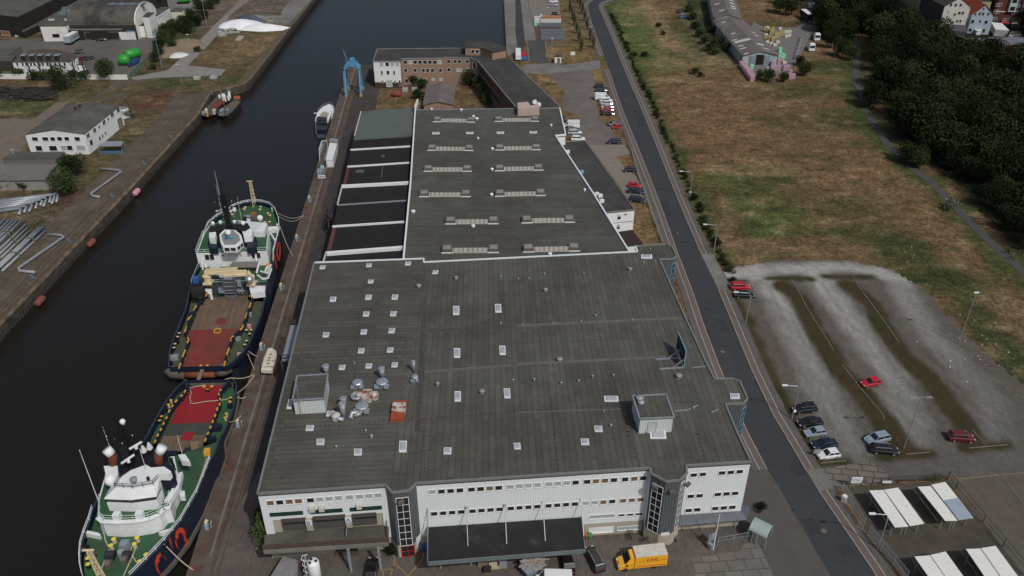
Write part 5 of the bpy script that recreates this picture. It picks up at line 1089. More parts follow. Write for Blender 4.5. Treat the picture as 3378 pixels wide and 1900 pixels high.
# boundary wall and gate
a,b=q('A0',-120,785),q('A0',1275,793); BW=thing('boundary_wall','long low white boundary wall below the left yard','wall',(a.x,a.y,0)); mb=MB(); mb.bar((a.x,a.y,.95),(b.x,b.y,.95),.3,1.9); part('wall_face',mb,dirty_white,BW)
a,b=q('A0',1290,792),q('A0',1430,660); GT=thing('yard_gate','green mesh sliding gate at the end of the white boundary wall','gate',(a.x,a.y,0)); gm=mat('green_gate_paint',(.16,.24,.17),.6,.15); mb=MB()
for h in (.2,2.2): mb.bar((a.x,a.y,h),(b.x,b.y,h),.12)
for k in range(17): p=a.lerp(b,k/16); mb.bar((p.x,p.y,.1),(p.x,p.y,2.3),.09 if k%4 else .2)
part('frame',mb,gm,GT); mb=MB(); mb.bar((a.x+.05,a.y,1.2),(b.x+.05,b.y,1.2),.03,1.9); part('mesh_panel',mb,mat('green_mesh',(.10,.14,.105),.8,.2),GT)
# ---------------------------------------------------------------- right: builders' merchant shed
def long_shed(name,label,pl0,pr0,pl1,ze,zr):
 A,B=pl0,pr0; d=pl1-pl0; return gable_building(name,label,'shed',A,B,d.length,ze,zr,sheet_grey,fibre,.5,ddir=d)
A,B,D=q('F2',835,905,0),q('F2',1545,910,0),q('F2',170,200,0)
A0_,B0_,D0_=q('F2',832,768,4.2),q('F2',1548,765,4.2),q('F2',205,50,4.2)
SHD,c4=long_shed('merchant_shed','long grey sheet metal shed with brown roof and open doors, near part',A0_,B0_,D0_,4.2,5.9)
u,nn=wall_frame(c4[0],c4[1])
wins(SHD,c4[0],c4[1],'F2',[(1098,1268,760,972,black)],fr=galv,sill=False,name='gateway')
for x0,x1 in ((975,1095),(1270,1390)):
 s0,z=onwall(c4[0],c4[1],'F2',x0,800); s1,_=onwall(c4[0],c4[1],'F2',x1,800); mb=MB(); a=wpt(c4[0],u,nn,s0,2,.25); b=wpt(c4[0],u,nn,s1,2,.25); mb.bar(a,b,.1,4.0); dd=part('sliding_door',mb,mat('blue_grey_door',(.20,.26,.31),.5,.1),SHD)
 mb=MB(); mb.bar(wpt(c4[0],u,nn,s0,.1,.32),wpt(c4[0],u,nn,s1,3.9,.32),.12); mb.bar(wpt(c4[0],u,nn,s0,3.9,.32),wpt(c4[0],u,nn,s1,.1,.32),.12); part('brace',mb,galv,dd)
dv=(c4[3]-c4[0]).normalized(); W_=(c4[1]-c4[0]).length
def roof_pane(T,c4,ze,zr,s,f0,f1,w,left=True):
 """translucent panel lying on the slope: s metres along, f fraction from eave to ridge"""
 A,B=(c4[0],c4[1]); mid=(A+B)/2; e=A if left else B; r_=lambda f,k: Vector((*(e.lerp(mid,f)+dv*k).xy,ze+(zr-ze)*f+.17)); mb=MB()
 q4=[r_(f0,s),r_(f0,s+w),r_(f1,s+w),r_(f1,s)]; mb.raw(q4+[p-Vector((0,0,.1)) for p in q4],[[0,1,2,3],[7,6,5,4],[0,4,5,1],[1,5,6,2],[2,6,7,3],[3,7,4,0]]); part('roof_light',mb,mat('pale_roof_panel',(.50,.50,.46),.6,.1),T)
Ls=(c4[3]-c4[0]).length
for s,f0,f1,w,l in ((.3,.05,.3,.9,True),(7,.1,.42,1.2,True),(10.5,.1,.42,1.0,True),(15.5,.1,1.0,2.6,True),(19.5,.05,.35,.9,True),(28,.3,.55,1.0,True),(46,.3,.6,1.0,True),(5,.3,.65,1.0,False),(10,.4,.8,2.0,False),(26,.05,.35,1.0,False),(31,.05,.35,1.0,False)): roof_pane(SHD,c4,4.2,5.9,s,f0,f1,w,l)
mb=MB(); e=wpt(c4[0],dv,Vector((-dv.y,dv.x,0)),4.5,2.3,.06); mb.bar(e,e+dv*3.2,.05,2.6); part('wall_poster',mb,mat('faded_poster',(.42,.46,.48),.7,.25,3),SHD)
c2=c4[3]+dv*.5; SH2,c5=long_shed('merchant_shed','far part of the long grey shed, higher with a row of white roof lights',q('A2',1985,178,5.2),q('A2',2250,185,5.2),q('A2',1925,-80,5.2),5.2,7.0)
dv=(c5[3]-c5[0]).normalized()
for s,f0,f1,l in ((8,.4,.8,True),(22,.2,.6,True),(14,.2,.6,False),(18,.2,.6,False),(24,.2,.6,False),(30,.2,.6,False),(40,.3,.7,True)): roof_pane(SH2,c5,5.2,7.0,s,f0,f1,1.6,l)
# ---------------------------------------------------------------- town houses top right
dec=mat('decayed_white_plaster',(.56,.56,.52),.9,.1,.6,col2=(.22,.20,.16),sc2=.22,thr=.60,wid=.06); pale_blue=mat('pale_blue_plaster',(.42,.48,.56),.9,.05,.3)
A,B=q('F1',1262,662),q('F1',1690,692); T,c4=gable_building('gabled_house','pale blue gabled house with bright red tiled roof','house',A,B,17,8.3,12.6,pale_blue,tile_red,.3,ddir=Vector((.06,1,0)))
wins(T,c4[0],c4[1],'F1',[(1592,1624,155,190),(1424,1462,260,298),(1512,1550,245,300),(1578,1620,248,302),(1684,1722,252,305),(1365,1418,395,460),(1522,1552,398,450),(1632,1688,408,472),(1312,1370,565,625),(1472,1500,568,612),(1582,1636,578,640)],fr=pale_blue,fw=.05)
mb=MB(); s,z=onwall(c4[0],c4[1],'F1',1460,690); u,nn=wall_frame(c4[0],c4[1]); p=wpt(c4[0],u,nn,s,0,.9); mb.box((p.x,p.y,.9),(1.8,1.6,1.8)); mb.box((p.x,p.y,1.95),(2.6,2.0,.15)); part('porch',mb,white,T)
A,B=q('F1',690,628),q('F1',1192,652); T,c4=gable_building('gabled_house','decayed white gabled house with brown side wall and black window holes','house',A,B,22,11.2,14.8,dec,tile_old,.2,ddir=Vector((-.05,1,0)))
wins(T,c4[0],c4[1],'F1',[(940,980,68,125),(1034,1074,72,128),(1130,1172,72,122),(886,906,228,255),(1015,1052,262,312),(1102,1148,230,280),(1172,1216,232,282),(836,858,398,420),(975,1010,420,445),(1060,1100,395,440),(1124,1164,398,440)],g=black,fr=dec,fw=.03)
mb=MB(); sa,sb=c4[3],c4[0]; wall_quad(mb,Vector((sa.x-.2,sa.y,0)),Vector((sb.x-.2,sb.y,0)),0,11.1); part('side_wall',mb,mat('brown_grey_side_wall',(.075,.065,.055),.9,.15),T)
flat_building('grey_block','low windowless grey block in front of the decayed white house','building','F1',[(800,585),(1245,642),(1262,445),(790,440)][:2]+[(1262,500),(790,480)],4.0,mat('dark_grey_render',(.085,.088,.08),.9,.1),mat('dark_grey_roof',(.07,.072,.066),.9,.1))
A,B=q('F1',215,388),q('F1',548,402); ye=mat('pale_yellow_plaster',(.34,.32,.19),.9,.06); T=thing('yellow_apartments','pale yellow apartment block with olive base and dark side','building',A)
dpt=Vector((-.02,24,0)); mb=MB(); mb.prism([A,B,B+dpt,A+dpt],4.2,17); part('wall',mb,ye,T); mb=MB(); mb.prism([A,B,B+dpt,A+dpt],0,4.197); part('base',mb,mat('olive_plaster',(.17,.17,.07),.9,.06),T); mb=MB(); mb.prism([A+Vector((-.3,-.3,0)),B+Vector((.3,-.3,0)),B+dpt,A+dpt],17.003,17.4); part('roof',mb,roof_old,T)
wins(T,A,B,'F1',[(598,640,65,110),(570,612,168,212),(540,585,275,318)][:0]+[(505,535,275,318),(520,550,168,212)])
for k in range(3):
 window(T,B,B+dpt,2+k*7,3.6+k*7,2.2,3.9,glass,white,.12); window(T,B,B+dpt,2+k*7,3.6+k*7,6.2,7.9,glass,white,.12); window(T,B,B+dpt,2+k*7,3.6+k*7,10.2,11.9,glass,white,.12)
A,B=q('F1',1770,445),q('F1',2560,450); T=thing('brick_apartments','dark red brick apartment house with pale bay windows','building',A); mb=MB(); mb.prism([A,B,B+Vector((0,14,0)),A+Vector((0,14,0))],0,17); part('wall',mb,brick_red,T); mb=MB(); mb.prism([A,B,B+Vector((0,14,0)),A+Vector((0,14,0))],17.003,17.5); part('roof',mb,roof_old,T)
mb=MB(); u,nn=wall_frame(A,B); mb.bar(wpt(A,u,nn,0,4.9,.1),wpt(A,u,nn,(B-A).length,4.9,.1),.15,.3); part('storey_band',mb,white,T)
for x in (2105,2375):
 s,z=onwall(A,B,'F1',x,300); mb=MB(); p=wpt(A,u,nn,s,0,.5); mb.box((p.x,p.y,9.6),(3.2,1.4,9)); bw=part('bay_window',mb,mat('pale_bay_paint',(.40,.47,.48),.7,.1),T)
 for zz in (6.2,9.6,13): mb=MB(); mb.box((p.x,p.y-.72,zz+.3),(2.2,.05,1.7)); part('pane',mb,glass,bw)
wins(T,A,B,'F1',[(1860,1905,65,125),(1920,1965,65,125),(1815,1862,200,262),(1875,1922,200,262),(2225,2270,82,140),(2280,2328,85,142),(2180,2225,210,280),(2235,2282,212,282),(1820,1870,345,400),(2000,2055,370,410),(2100,2150,352,412),(2180,2205,358,405),(2230,2255,360,408),(2300,2350,375,425)],bars=(1,2))
T,P=flat_building('yellow_house','pale yellow house behind the red roofed house','house','F1',[(1255,20),(1760,30),(1800,-60),(1240,-60)],9.0,ye,roof_old)
flat_building('white_garage','white garage with bright flat roof beside the pale blue house','garage','F1',[(1835,582),(2110,602),(1962,462),(1755,440)],3.0,mat('grey_white_wall',(.40,.40,.38),.9,.1),white)
flat_building('small_garage','small grey garage right of the white garage','garage','F1',[(2110,680),(2360,660),(2380,620),(2130,615)],2.6,dirty_white,concrete)
flat_building('long_store','long low store with blue grey roofs behind the woods','building','F1',[(1232,797),(1420,835),(1640,885),(2000,890),(2700,880),(2700,735),(1900,740),(1290,765)],3.6,brick_red,mat('blue_grey_roofing',(.15,.165,.18),.7,.12,.3))
a,b=q('F1',822,612,3.2),q('F1',1300,790,3.2); T=thing('brick_yard_wall','dark red brick wall with pale coping by the woods','wall',(a.x,a.y,0)); mb=MB(); mb.bar((a.x,a.y,1.55),(b.x,b.y,1.55),.3,3.1); part('wall_face',mb,brick_red,T); mb=MB(); mb.bar((a.x,a.y,3.2),(b.x,b.y,3.2),.45,.16); part('coping',mb,concrete,T)
S('sandy_clearing','F1',[(950,980),(1100,990),(1270,1090),(1230,1160),(950,1170)],.07,mat('sandy_soil',(.16,.12,.075),.95,.3,.5))
# ---------------------------------------------------------------- blue portal crane on the right quay
CR=thing('portal_crane','sky blue portal crane straddling the quay rails','crane',q('A1',958,950))
f1,f2=q('A1',885,962),q('A1',1030,962); dy=Vector((-.5,7.5,0)); f3,f4=f1+dy,f2+dy; V=lambda p,z,o=0: Vector((p.x+o,p.y,z))
mb=MB()
for f,g_ in ((f1,f3),(f2,f4)):
 o=.9 if f is f1 else-.9; ins=(g_-f)*.33
 for a,s_ in ((f,1),(g_,-1)): mb.bar(V(a,.9),V(a,8.8)+ins*s_,.5,.6)
 mb.bar(V(f,1.6),V(g_,1.6),.5,.5)
part('leg_frame',mb,blue_crane,CR)
mb=MB(); t1,t2=V(f1,8.8)+dy*.33,V(f2,8.8)+dy*.33; t3,t4=V(f3,8.8)-dy*.33,V(f4,8.8)-dy*.33
ring=[t1+Vector((0,0,.5)),t1+Vector((1.3,0,2)),t2+Vector((-1.3,0,2)),t2+Vector((0,0,.5))]
for off in (Vector((0,0,0)),t3-t1):
 for a,b in zip(ring,ring[1:]): mb.bar(a+off,b+off,.6,1.1)
for a in ring: mb.bar(a,a+(t3-t1),.5,.8)
mb.box(((t1+t4)/2+Vector((0,0,1.6))),(3.0,3.2,.5)); part('portal_head',mb,blue_crane,CR)
mb=MB(); c_=(t1+t4)/2+Vector((0,1.2,2.4))
for k in range(6): mb.bar(c_+Vector((-2.2+.9*k,-1.5,0)),c_+Vector((-2.2+.9*k,-1.5,1)),.07)
for h in (.5,1): mb.bar(c_+Vector((-2.2,-1.5,h)),c_+Vector((2.3,-1.5,h)),.07)
mb.bar(c_+Vector((-2.2,2,0)),c_+Vector((-3.4,3,3.2)),.2); mb.box(c_+Vector((0,.5,.5)),(1.6,1.6,1.2)); part('top_platform',mb,blue_crane,CR)
for f in (f1,f2,f3,f4): mb=MB(); mb.box((f.x,f.y,.5),(.9,1.8,.8)); part('bogie',mb,mat('dirty_yellow',(.35,.25,.08),.7,.2) if f is not f1 else galv,CR)
mb=MB(); mb.bar(V(f1,1.5,-.5),V(f1,8.5,-.5)+dy*.3,.1,.5); part('ladder',mb,galv,CR)
# ---------------------------------------------------------------- ships: shared pieces
def zat(P,t,y):
 """height at which the vertical through P meets image row y"""
 v=-(TL[t][1]+y/TL[t][2]-950)/2732.0; return CAM_H+P[1]*(v*CP-SP)/(CP+v*SP)
def pol(t,pts,z): return [q(*(p if len(p)==3 else (t,*p)),z) for p in pts]
def slab_part(name,T,P,z0,m,smooth=False): mb=MB(); mb.prism(P,z0); return part(name,mb,m,T,smooth)
def rail(mb,P,h=1.0,step=1.6,r=.035,n=2):
 for a,b in zip(P,P[1:]):
  k=max(1,int((b-a).length/step))
  for i in range(k): p=a.lerp(b,i/k); mb.bar(p,p+Vector((0,0,h)),r*2)
  for j in range(n): mb.bar(a+Vector((0,0,h*(j+1)/n)),b+Vector((0,0,h*(j+1)/n)),r*2)
def bollards(T,t,pts,z,m,r=.27,h=.7,body=black,roped=False):
 for x,y in pts:
  p=q(t,x,y,z+h); mb=MB(); mb.lathe((p.x,p.y,z),[(r*.85,0),(r*.8,h*.8),(r,h*.85),(r,h)],12); o=part('bollard',mb,tan_rope if roped else body,T); mb=MB(); mb.cyl((p.x,p.y,z+h+.003),r,.05,12); part('bollard_cap',mb,m,o)
def hull_rings(rings): mb=MB(); mb.loft(rings,cap=False); return mb
def shrink(P,c0,c1,f,z,back=0.0):
 """pull outline towards the centre line c0-c1"""
 d=(c1-c0).normalized(); out=[]
 for p in P:
  k=(p-c0).dot(d); k=max(k,0)*(1-back)+1.0*(k<4); b=c0+d*k; w=Vector((p.x,p.y,0))-Vector((c0.x,c0.y,0))-d*(p-c0).dot(d); out.append(Vector((b.x+w.x*f,b.y+w.y*f,z)))
 return out
def dash_rail(T,P,segs,z):
 mb=MB()
 for a,b in zip(P,P[1:]):
  mb.tube([a,b],.13,6); mb.bar(Vector((a.x,a.y,.95)),a,.22); m_=a.lerp(b,.5); mb.bar(Vector((m_.x,m_.y,.95)),m_,.22)
  mb.bar(Vector((a.x,a.y,z-.55)),Vector((b.x,b.y,z-.55)),.2,.5)
 part('cargo_rail',mb,navy,T); mb=MB()
 for s in segs: mb.tube(s,.165,6)
 o=part('yellow_bands',mb,yellow,T); o['kind']='stuff'
def whip(T,t,x0,y0,y1,z0,r=.05,m=white,lean=(0,0)):
 p=q(t,x0,y0,z0); z1=zat(p,t,y1); mb=MB(); mb.tube([p,(p.x+lean[0],p.y+lean[1],z1)],r,6,r2=r*.5); part('whip_antenna',mb,m,T); return p,z1
def black_mast(T,P,z1,w=1.1):
 mb=MB(); mb.bar(P,(P.x,P.y,z1-3),w*.7); mb.bar((P.x,P.y,P.z),(P.x,P.y-.2,(P.z+z1)/2),w); mb.tube([(P.x,P.y,z1-3),(P.x,P.y,z1)],.12,6)
 for k,(h,s) in enumerate(((.45,2.6),(.58,3.4),(.70,2.8))):
  z=P.z+(z1-P.z)*h
  mb.bar((P.x-s,P.y,z),(P.x+s,P.y,z),.14); mb.bar((P.x,P.y-s*.5,z),(P.x,P.y+s*.5,z),.14)
  for x in (-s,-s*.5,s*.5,s): mb.bar((P.x+x,P.y,z-.5),(P.x+x,P.y,z+.9),.08)
 o=part('mast',mb,black,T); mb=MB()
 for k in range(7): a=k*2.4; mb.ball((P.x+math.cos(a)*2.2,P.y+math.sin(a)*.8,P.z+(z1-P.z)*(.4+.04*k)),.09,8,6)
 part('mast_lamps',mb,white,o)['kind']='stuff'
def scanner(T,p,ang=.6,L=2.6): mb=MB(); mb.cyl((p.x,p.y,p.z),.25,.5,8); mb.box((p.x,p.y,p.z+.6),(L,.22,.25),ang); part('radar_scanner',mb,white,T)
def sat(T,p,r,m=white):
 mb=MB(); mb.lathe((p.x,p.y,p.z),[(r*.45,-r*1.4),(r*.8,-r*.6),(r,-r*.1),(r*.95,r*.35),(r*.7,r*.75),(r*.3,r*.97),(.01,r)],14); part('satellite_dome',mb,m,T,True)
# ---------------------------------------------------------------- ship lying further up the quay
c0,c1=Vector((-60.6,128.8,0)),Vector((-65.8,191.3,0))
S1=thing('supply_ship','offshore supply ship with cream deck cranes and brown timber aft deck, farther up the quay','ship',(c0.x,c0.y,WZ),'two offshore ships moored stern to stern')
la=pol('E3',[(105,1270),(98,1130),(125,950),(190,720),(310,440),(430,140),(470,0),('E2',150,1090)],2.2)
lf=pol('E2',[(205,835),(330,600),(390,420),('E1',400,1400),('E1',530,1085),('E1',700,940),('E1',900,825),('E1',1030,740),('E1',1170,685),('E1',1310,655),('E1',1450,642),('E1',1600,655),('E1',1750,700),('E1',1860,810),('E1',1930,1000),('E1',1945,1200),('E1',1890,1400),(1825,330),(1825,520),(1740,760),(1715,855)],5.2)
ra=pol('E3',[('E2',1655,1200),(1960,190),(1840,470),(1720,760),(1600,950),(1440,1110),(1270,1250)],2.2)
ring=la+lf+ra
mids=[Vector((p.x,p.y,1.0)) for p in ring]; low=shrink(ring,c0,c1,.93,WZ-.6,.035); md=shrink(ring,c0,c1,.985,-.6,.01)
part('hull',hull_rings([ring,mids,md,low]),navy,S1)
mb=MB()
for a,b in zip(ring,ring[1:]): mb.bar(a,b,.28,.2)
part('bulwark_rim',mb,mat('blue_black_rim',(.03,.04,.065),.5,.1),S1)
st=[ring[-1],ring[0]]; mb=MB()
a,b=q('E3',455,1385,-.2),q('E3',1040,1370,-.2); mb.tube([a,b],1.15,16); part('stern_roller',mb,hull_rust,S1,True)
for P in ([q('E3',110,1290,.9),q('E3',180,1380,.1),q('E3',430,1400,-.3)],[q('E3',1300,1265,.9),q('E3',1180,1340,.1),q('E3',1060,1370,-.3)]): mb=MB(); mb.tube(P,1.25,12); part('stern_quarter',mb,hull_fender,S1,True)
slab_part('aft_deck',S1,[Vector((p.x,p.y,.9)) for p in shrink(la+ra,c0,c1,.97,.9)],.5,green_worn)
slab_part('foredeck',S1,[Vector((p.x,p.y,4.2)) for p in shrink(lf,c0,c1,.97,4.2)],3.8,green_deck)
mb=MB(); mb.bar(lf[0]-Vector((0,0,2.6)),lf[-1]-Vector((0,0,2.6)),.2,3.2); part('deck_break',mb,mat('dark_break_steel',(.05,.055,.06),.6,.2),S1)  # plain dark grey steel wall below the foredeck edge
slab_part('timber_deck',S1,pol('E3',[('E2',545,1165),('E2',1310,1145),(1690,0),(1600,330),(1510,500),(545,535),(640,300),(740,30)],.96),.9,deck_wood)
slab_part('red_deck',S1,pol('E3',[(545,538),(1510,503),(1540,530),(1375,680),(1320,850),(1240,1100),(1190,1270),(1040,1325),(450,1345),(370,1290),(480,1000),(540,830),(500,720),(500,600)],.965),.9,deck_red)
slab_part('red_hatch',S1,pol('E3',[(1080,300),(1260,295),(1220,425),(1040,430)],1.0),.9,deck_red)
hp=pol('E3',[(1020,512),(1140,510),(1118,588),(1002,588)],1.05); mb=MB()
for a,b in zip(hp,hp[1:]+hp[:1]): mb.bar(a,b,.18,.12)
part('yellow_hatch_frame',mb,yellow,S1)
zr=2.5; f=lambda pts: [q('E3',x,y,zr) for x,y in pts]
dash_rail(S1,[q('E2',500,1120,zr)]+f([(655,40),(560,260),(500,400),(420,570),(500,700),(460,800),(370,1080),(300,1300)]),[f(s) for s in (((650,50),(600,150)),((560,250),(480,330)),((460,470),(415,580)),((475,680),(497,730),(465,800)),((425,935),(370,1080)),((335,1200),(300,1300)))]+[[q('E2',430,1215,zr),q('E2',340,1225,zr)],[q('E2',510,1125,zr),q('E2',475,1190,zr)]],zr)
dash_rail(S1,[q('E2',1420,1190,zr)]+f([(1735,0),(1700,100),(1650,250),(1580,440),(1510,540),(1370,660),(1330,770),(1240,1040),(1200,1250)]),[f(s) for s in (((1735,0),(1700,100)),((1660,200),(1620,310)),((1585,440),(1560,500),(1520,540)),((1385,655),(1350,690),(1330,765)),((1300,895),(1255,1035)),((1225,1160),(1200,1250)))]+[[q('E2',1340,1185,zr),q('E2',1430,1185,zr)]],zr)
bollards(S1,'E3',[(310,595),(278,668),(225,808),(205,885),(1740,530),(1715,608),(1652,748),(1615,825),(1650,535)],.95,mat('buff_paint',(.62,.46,.26),.6,.05))
bollards(S1,'E3',[(740,1245),(870,1240)],.95,yellow,.28,.4)
for x,y,w,m in ((205,1060,1.6,galv),(1510,1010,.9,pink),(1700,440,.8,pink),(265,755,.7,black),(1380,700,1.0,black),(560,200,1.2,navy),(1700,210,1.1,steel_grey),(1480,690,1.0,galv)): p=q('E3',x,y,1.6); mb=MB(); mb.box((p.x,p.y,1.35),(w,w*.7,.8),.2); part('deck_box',mb,m,S1)
# accommodation, funnels, control bridge
HT=7.8; blk=pol('E2',[(285,345),(1695,298),('E1',1730,1200),('E1',1690,1065),('E1',1080,1005),('E1',560,1085),('E1',430,1290)],HT)
slab_part('deckhouse',S1,blk,4.21,white); cc=sum(blk,Vector())/len(blk); slab_part('house_deck',S1,[cc+(p-cc)*.97+Vector((0,0,.02)) for p in blk],HT-.1,green_deck)
for x0,x1,y0,y1 in ((450,535,362,470),(545,630,362,470),(1380,1460,325,435),(1475,1555,325,435),(808,842,368,395),(1160,1192,356,384)):
 s0,z1=onwall(blk[0],blk[1],'E2',x0,y0); s1,_=onwall(blk[0],blk[1],'E2',x1,y0); _,z0=onwall(blk[0],blk[1],'E2',x0,y1); window(S1,blk[0],blk[1],s0,s1,z0,z1,glass,white,.05)
mb=MB(); rail(mb,[p+Vector((0,0,.02)) for p in (blk[6],blk[0],blk[1],blk[2])],1.0,1.8); part('house_railing',mb,mat('pale_green_white_rail',(.50,.62,.56),.5,.1),S1)
slab_part('bridge_front',S1,pol('E1',[(1100,1010),(1560,1045),(1700,1060),(1610,1225),(1420,1230),(1300,1100)],8.9),HT,mat('pale_blue_white',(.55,.62,.66),.5,.05))
slab_part('starboard_wing',S1,pol('E1',[(1600,1055),(1700,1065),(1640,1225),(1420,1230),(1500,1190)],9.3),HT,white)
slab_part('mast_platform',S1,pol('E1',[(552,1235),(550,1155),(700,1115),(870,1110),(1310,1060),(1360,1150),(1250,1215),(1150,1200),(850,1180),(700,1215)],11.0),9.6,black)
slab_part('left_funnel',S1,pol('E2',[(540,15),(705,10),(710,235),(545,240)],9.3),HT,navy); slab_part('left_funnel_top',S1,pol('E1',[(540,1350),(665,1362),(680,1240),(545,1240)],10.8),9.31,white)
slab_part('right_funnel',S1,pol('E2',[(1300,235),(1490,215),(1480,0),(1290,0)],9.3),HT,navy); slab_part('right_funnel_top',S1,pol('E1',[(1235,1330),(1390,1310),(1412,1225),(1355,1150),(1200,1220)],10.8),9.31,white)
fa,fb_=q('E1',1412,1225,10.8),q('E1',1355,1150,10.8); mb=MB(); mb.bar((fa.lerp(fb_,.15)+Vector((.1,0,-.7))),(fa.lerp(fb_,.85)+Vector((.1,0,-.7))),.1,.9); part('funnel_panel',mb,black,S1)
cb_=pol('E2',[(820,205),(1085,200),(1215,95),(1180,-30),(1040,-150),(860,-150),(745,-40),(765,90)],10.9); cm=sum(cb_,Vector())/8
mb=MB(); mb.loft([[cm+(p-cm)*.72+Vector((0,0,-2.9)) for p in cb_],[cm+(p-cm)*.86+Vector((0,0,-1.9)) for p in cb_],[p+Vector((0,0,-1.5)) for p in cb_],cb_]); cbo=part('control_bridge',mb,white,S1)
slab_part('control_bridge_roof',cbo,[cm+(p-cm)*.8+Vector((0,0,.1)) for p in cb_],10.9,mat('grey_roof_paint',(.20,.22,.23),.6,.15))
for i in (7,0,1):
 a,b=cb_[i],cb_[(i+1)%8]; L=(b-a).length
 for j in range(2): window(cbo,a,b,L*(.08+.46*j),L*(.46+.46*j),9.75,10.65,glass,white,.08,'bridge_window',(1,1),False)
for x,y,m in ((890,1350,blue),(985,1345,teal)): p=q('E1',x,y,11.3); mb=MB(); mb.ball((p.x,p.y,11.3),.4,10,6); part('deck_lamp',mb,m,cbo)
sat(S1,q('E1',920,1250,12.0),.65); sat(S1,q('E1',1555,960,8.6),.72); sat(S1,q('E1',840,900,12),.38); sat(S1,q('E1',765,1045,11.6),.45); sat(S1,q('E1',1215,1060,11.8),.5); sat(S1,q('E1',1045,1035,11.6),.4); sat(S1,q('E1',615,1065,11.6),.45)
mp=q('E1',945,1130,11); black_mast(S1,mp,zat(mp,'E1',240)); whip(S1,'E1',800,880,300,11.5); whip(S1,'E1',750,500,20,17); whip(S1,'E1',1190,1000,540,4.2,.07,mat('pale_green_pole',(.45,.58,.48),.6,.1)); scanner(S1,q('E1',790,840,12.5),.7); scanner(S1,q('E1',980,860,12),.6)
def lattice(T,P,top,w0,w1,m,name='lattice_mast'):
 mb=MB(); n=6
 for k in range(3):
  a=k*2.094+.4; p0=P+Vector((math.cos(a)*w0,math.sin(a)*w0,0)); p1=top+Vector((math.cos(a)*w1,math.sin(a)*w1,0)); mb.bar(p0,p1,.13)
  a2=(k+1)*2.094+.4; r0=P+Vector((math.cos(a2)*w0,math.sin(a2)*w0,0)); r1=top+Vector((math.cos(a2)*w1,math.sin(a2)*w1,0))
  for i in range(n): mb.bar(p0.lerp(p1,i/n),r0.lerp(r1,(i+1)/n),.07); mb.bar(p0.lerp(p1,(i+1)/n),r0.lerp(r1,(i+1)/n),.07)
 mb.box(top+Vector((0,0,.1)),(1.6,.3,.15)); part(name,mb,m,T)
p=q('E1',1440,720,4.2); lattice(S1,p,Vector((p.x,p.y,zat(p,'E1',235))),.7,.35,cream)
mb=MB(); rail(mb,[Vector((p.x,p.y,5.25)) for p in lf[3:-2]],.7,2.2,.05); part('bow_railing',mb,white,S1)
bollards(S1,'E1',[(1262,745),(1240,780),(1568,735),(1550,790),(1712,865),(1755,905),(1648,1040),(1745,1035),(1010,890)],4.2,cream,.35,.6,mat('brown_bollard',(.20,.13,.08),.8,.2))
for x,y,w,m in ((1425,870,1.2,mat('rusty_orange',(.35,.12,.03),.8,.3)),(1445,930,1.6,brown_box),(1300,930,1.6,steel_grey),(1250,950,.9,dark_metal),(1330,1000,.8,white),(1810,770,.7,white),(1045,770,.7,white),(1830,1170,2.6,white),(1910,1090,.6,white)): p=q('E1',x,y,5); mb=MB(); mb.box((p.x,p.y,4.7),(w,w*.6,1.0),.1); mb.lathe((p.x-w*.2,p.y-.1,4.9),[(.4,-.1),(.4,.1)],8,ax=(1,.1,0)); part('deck_gear',mb,m,S1)
# rescue boat davits on the starboard side
mb=MB()
for t,a,b,w in (('E1',(1720,1330),(1770,1260),.2),('E1',(1780,1280),(1850,1400),.3),('E2',(1490,720),(1545,520),.35),('E2',(1500,770),(1620,850),.3),('E2',(1620,840),(1730,830),.25),('E2',(1660,690),(1720,590),.35),('E2',(1720,830),(1790,640),.25),('E2',(1560,690),(1720,740),.25)): mb.bar(q(t,*a,6.2),q(t,*b,6.2),w)
part('davit',mb,white,S1)
p=q('E2',1730,620,5.2); mb=MB(); mb.box((p.x,p.y,4.9),(1.1,1.8,1.3),.1); part('winch_housing',mb,white,S1); mb=MB(); mb.ball(q('E2',1715,565,6),.45,10,6); part('orange_buoy',mb,orange,S1)
# open work between house and cranes
slab_part('grating',S1,pol('E2',[(930,610),(1490,605),(1530,490),(1010,505)],6.0),5.8,mat('grey_grating',(.17,.17,.155),.8,.3,3)); slab_part('white_tank',S1,pol('E2',[(560,620),(760,615),(770,530),(545,540)],5.4),4.2,mat('off_white',(.5,.52,.54),.6,.1))
for x,y in ((420,660),(480,620),(1700,545),(1500,640)): p=q('E2',x,y,4.25); mb=MB(); mb.bar(p,(p.x-.2,p.y+1.5,HT),.3); part('house_strut',mb,white,S1)
for (x,y),tip,bx in (((515,860),(1110,650),(480,680)),((1380,880),(690,730),(1290,700))):
 p=q('E2',x,y,5.0); kn=q('E2',*bx,7.2); tp=q('E2',*tip,7.4); mb=MB(); mb.box((p.x,p.y,4.3),(1.9,1.9,.4)); mb.lathe((p.x,p.y,4.4),[(.85,0),(.8,1.3),(.95,1.4),(.95,1.7)],14)
 mb.bar((p.x,p.y,5.9),kn,.7,.9); mb.bar(kn,tp,.5,.75); mb.bar(kn+Vector((0,-.4,-.6)),kn.lerp(tp,.9)+Vector((0,-.4,-.6)),.35,.4); part('knuckle_crane',mb,cream,S1)
p=q('E2',1335,790,7); mb=MB(); mb.lathe((p.x,p.y,5.6),[(.6,0),(.9,.4),(.9,.9),(.4,1.4)],8); part('canvas_cover',mb,galv,S1)
tl_,tr_,bl_,br_=q('E2',800,790,8.6),q('E2',1000,790,8.6),q('E2',870,1160,1.2),q('E2',1080,1155,1.2); mb=MB()
mb.bar(tl_,bl_,.55); mb.bar(tr_+Vector((.4,0,0)),br_,.55)
for k in (.12,.3,.52,.72,.88): mb.bar(tl_.lerp(bl_,k),(tr_+Vector((.4,0,0))).lerp(br_,k),.5,.35)
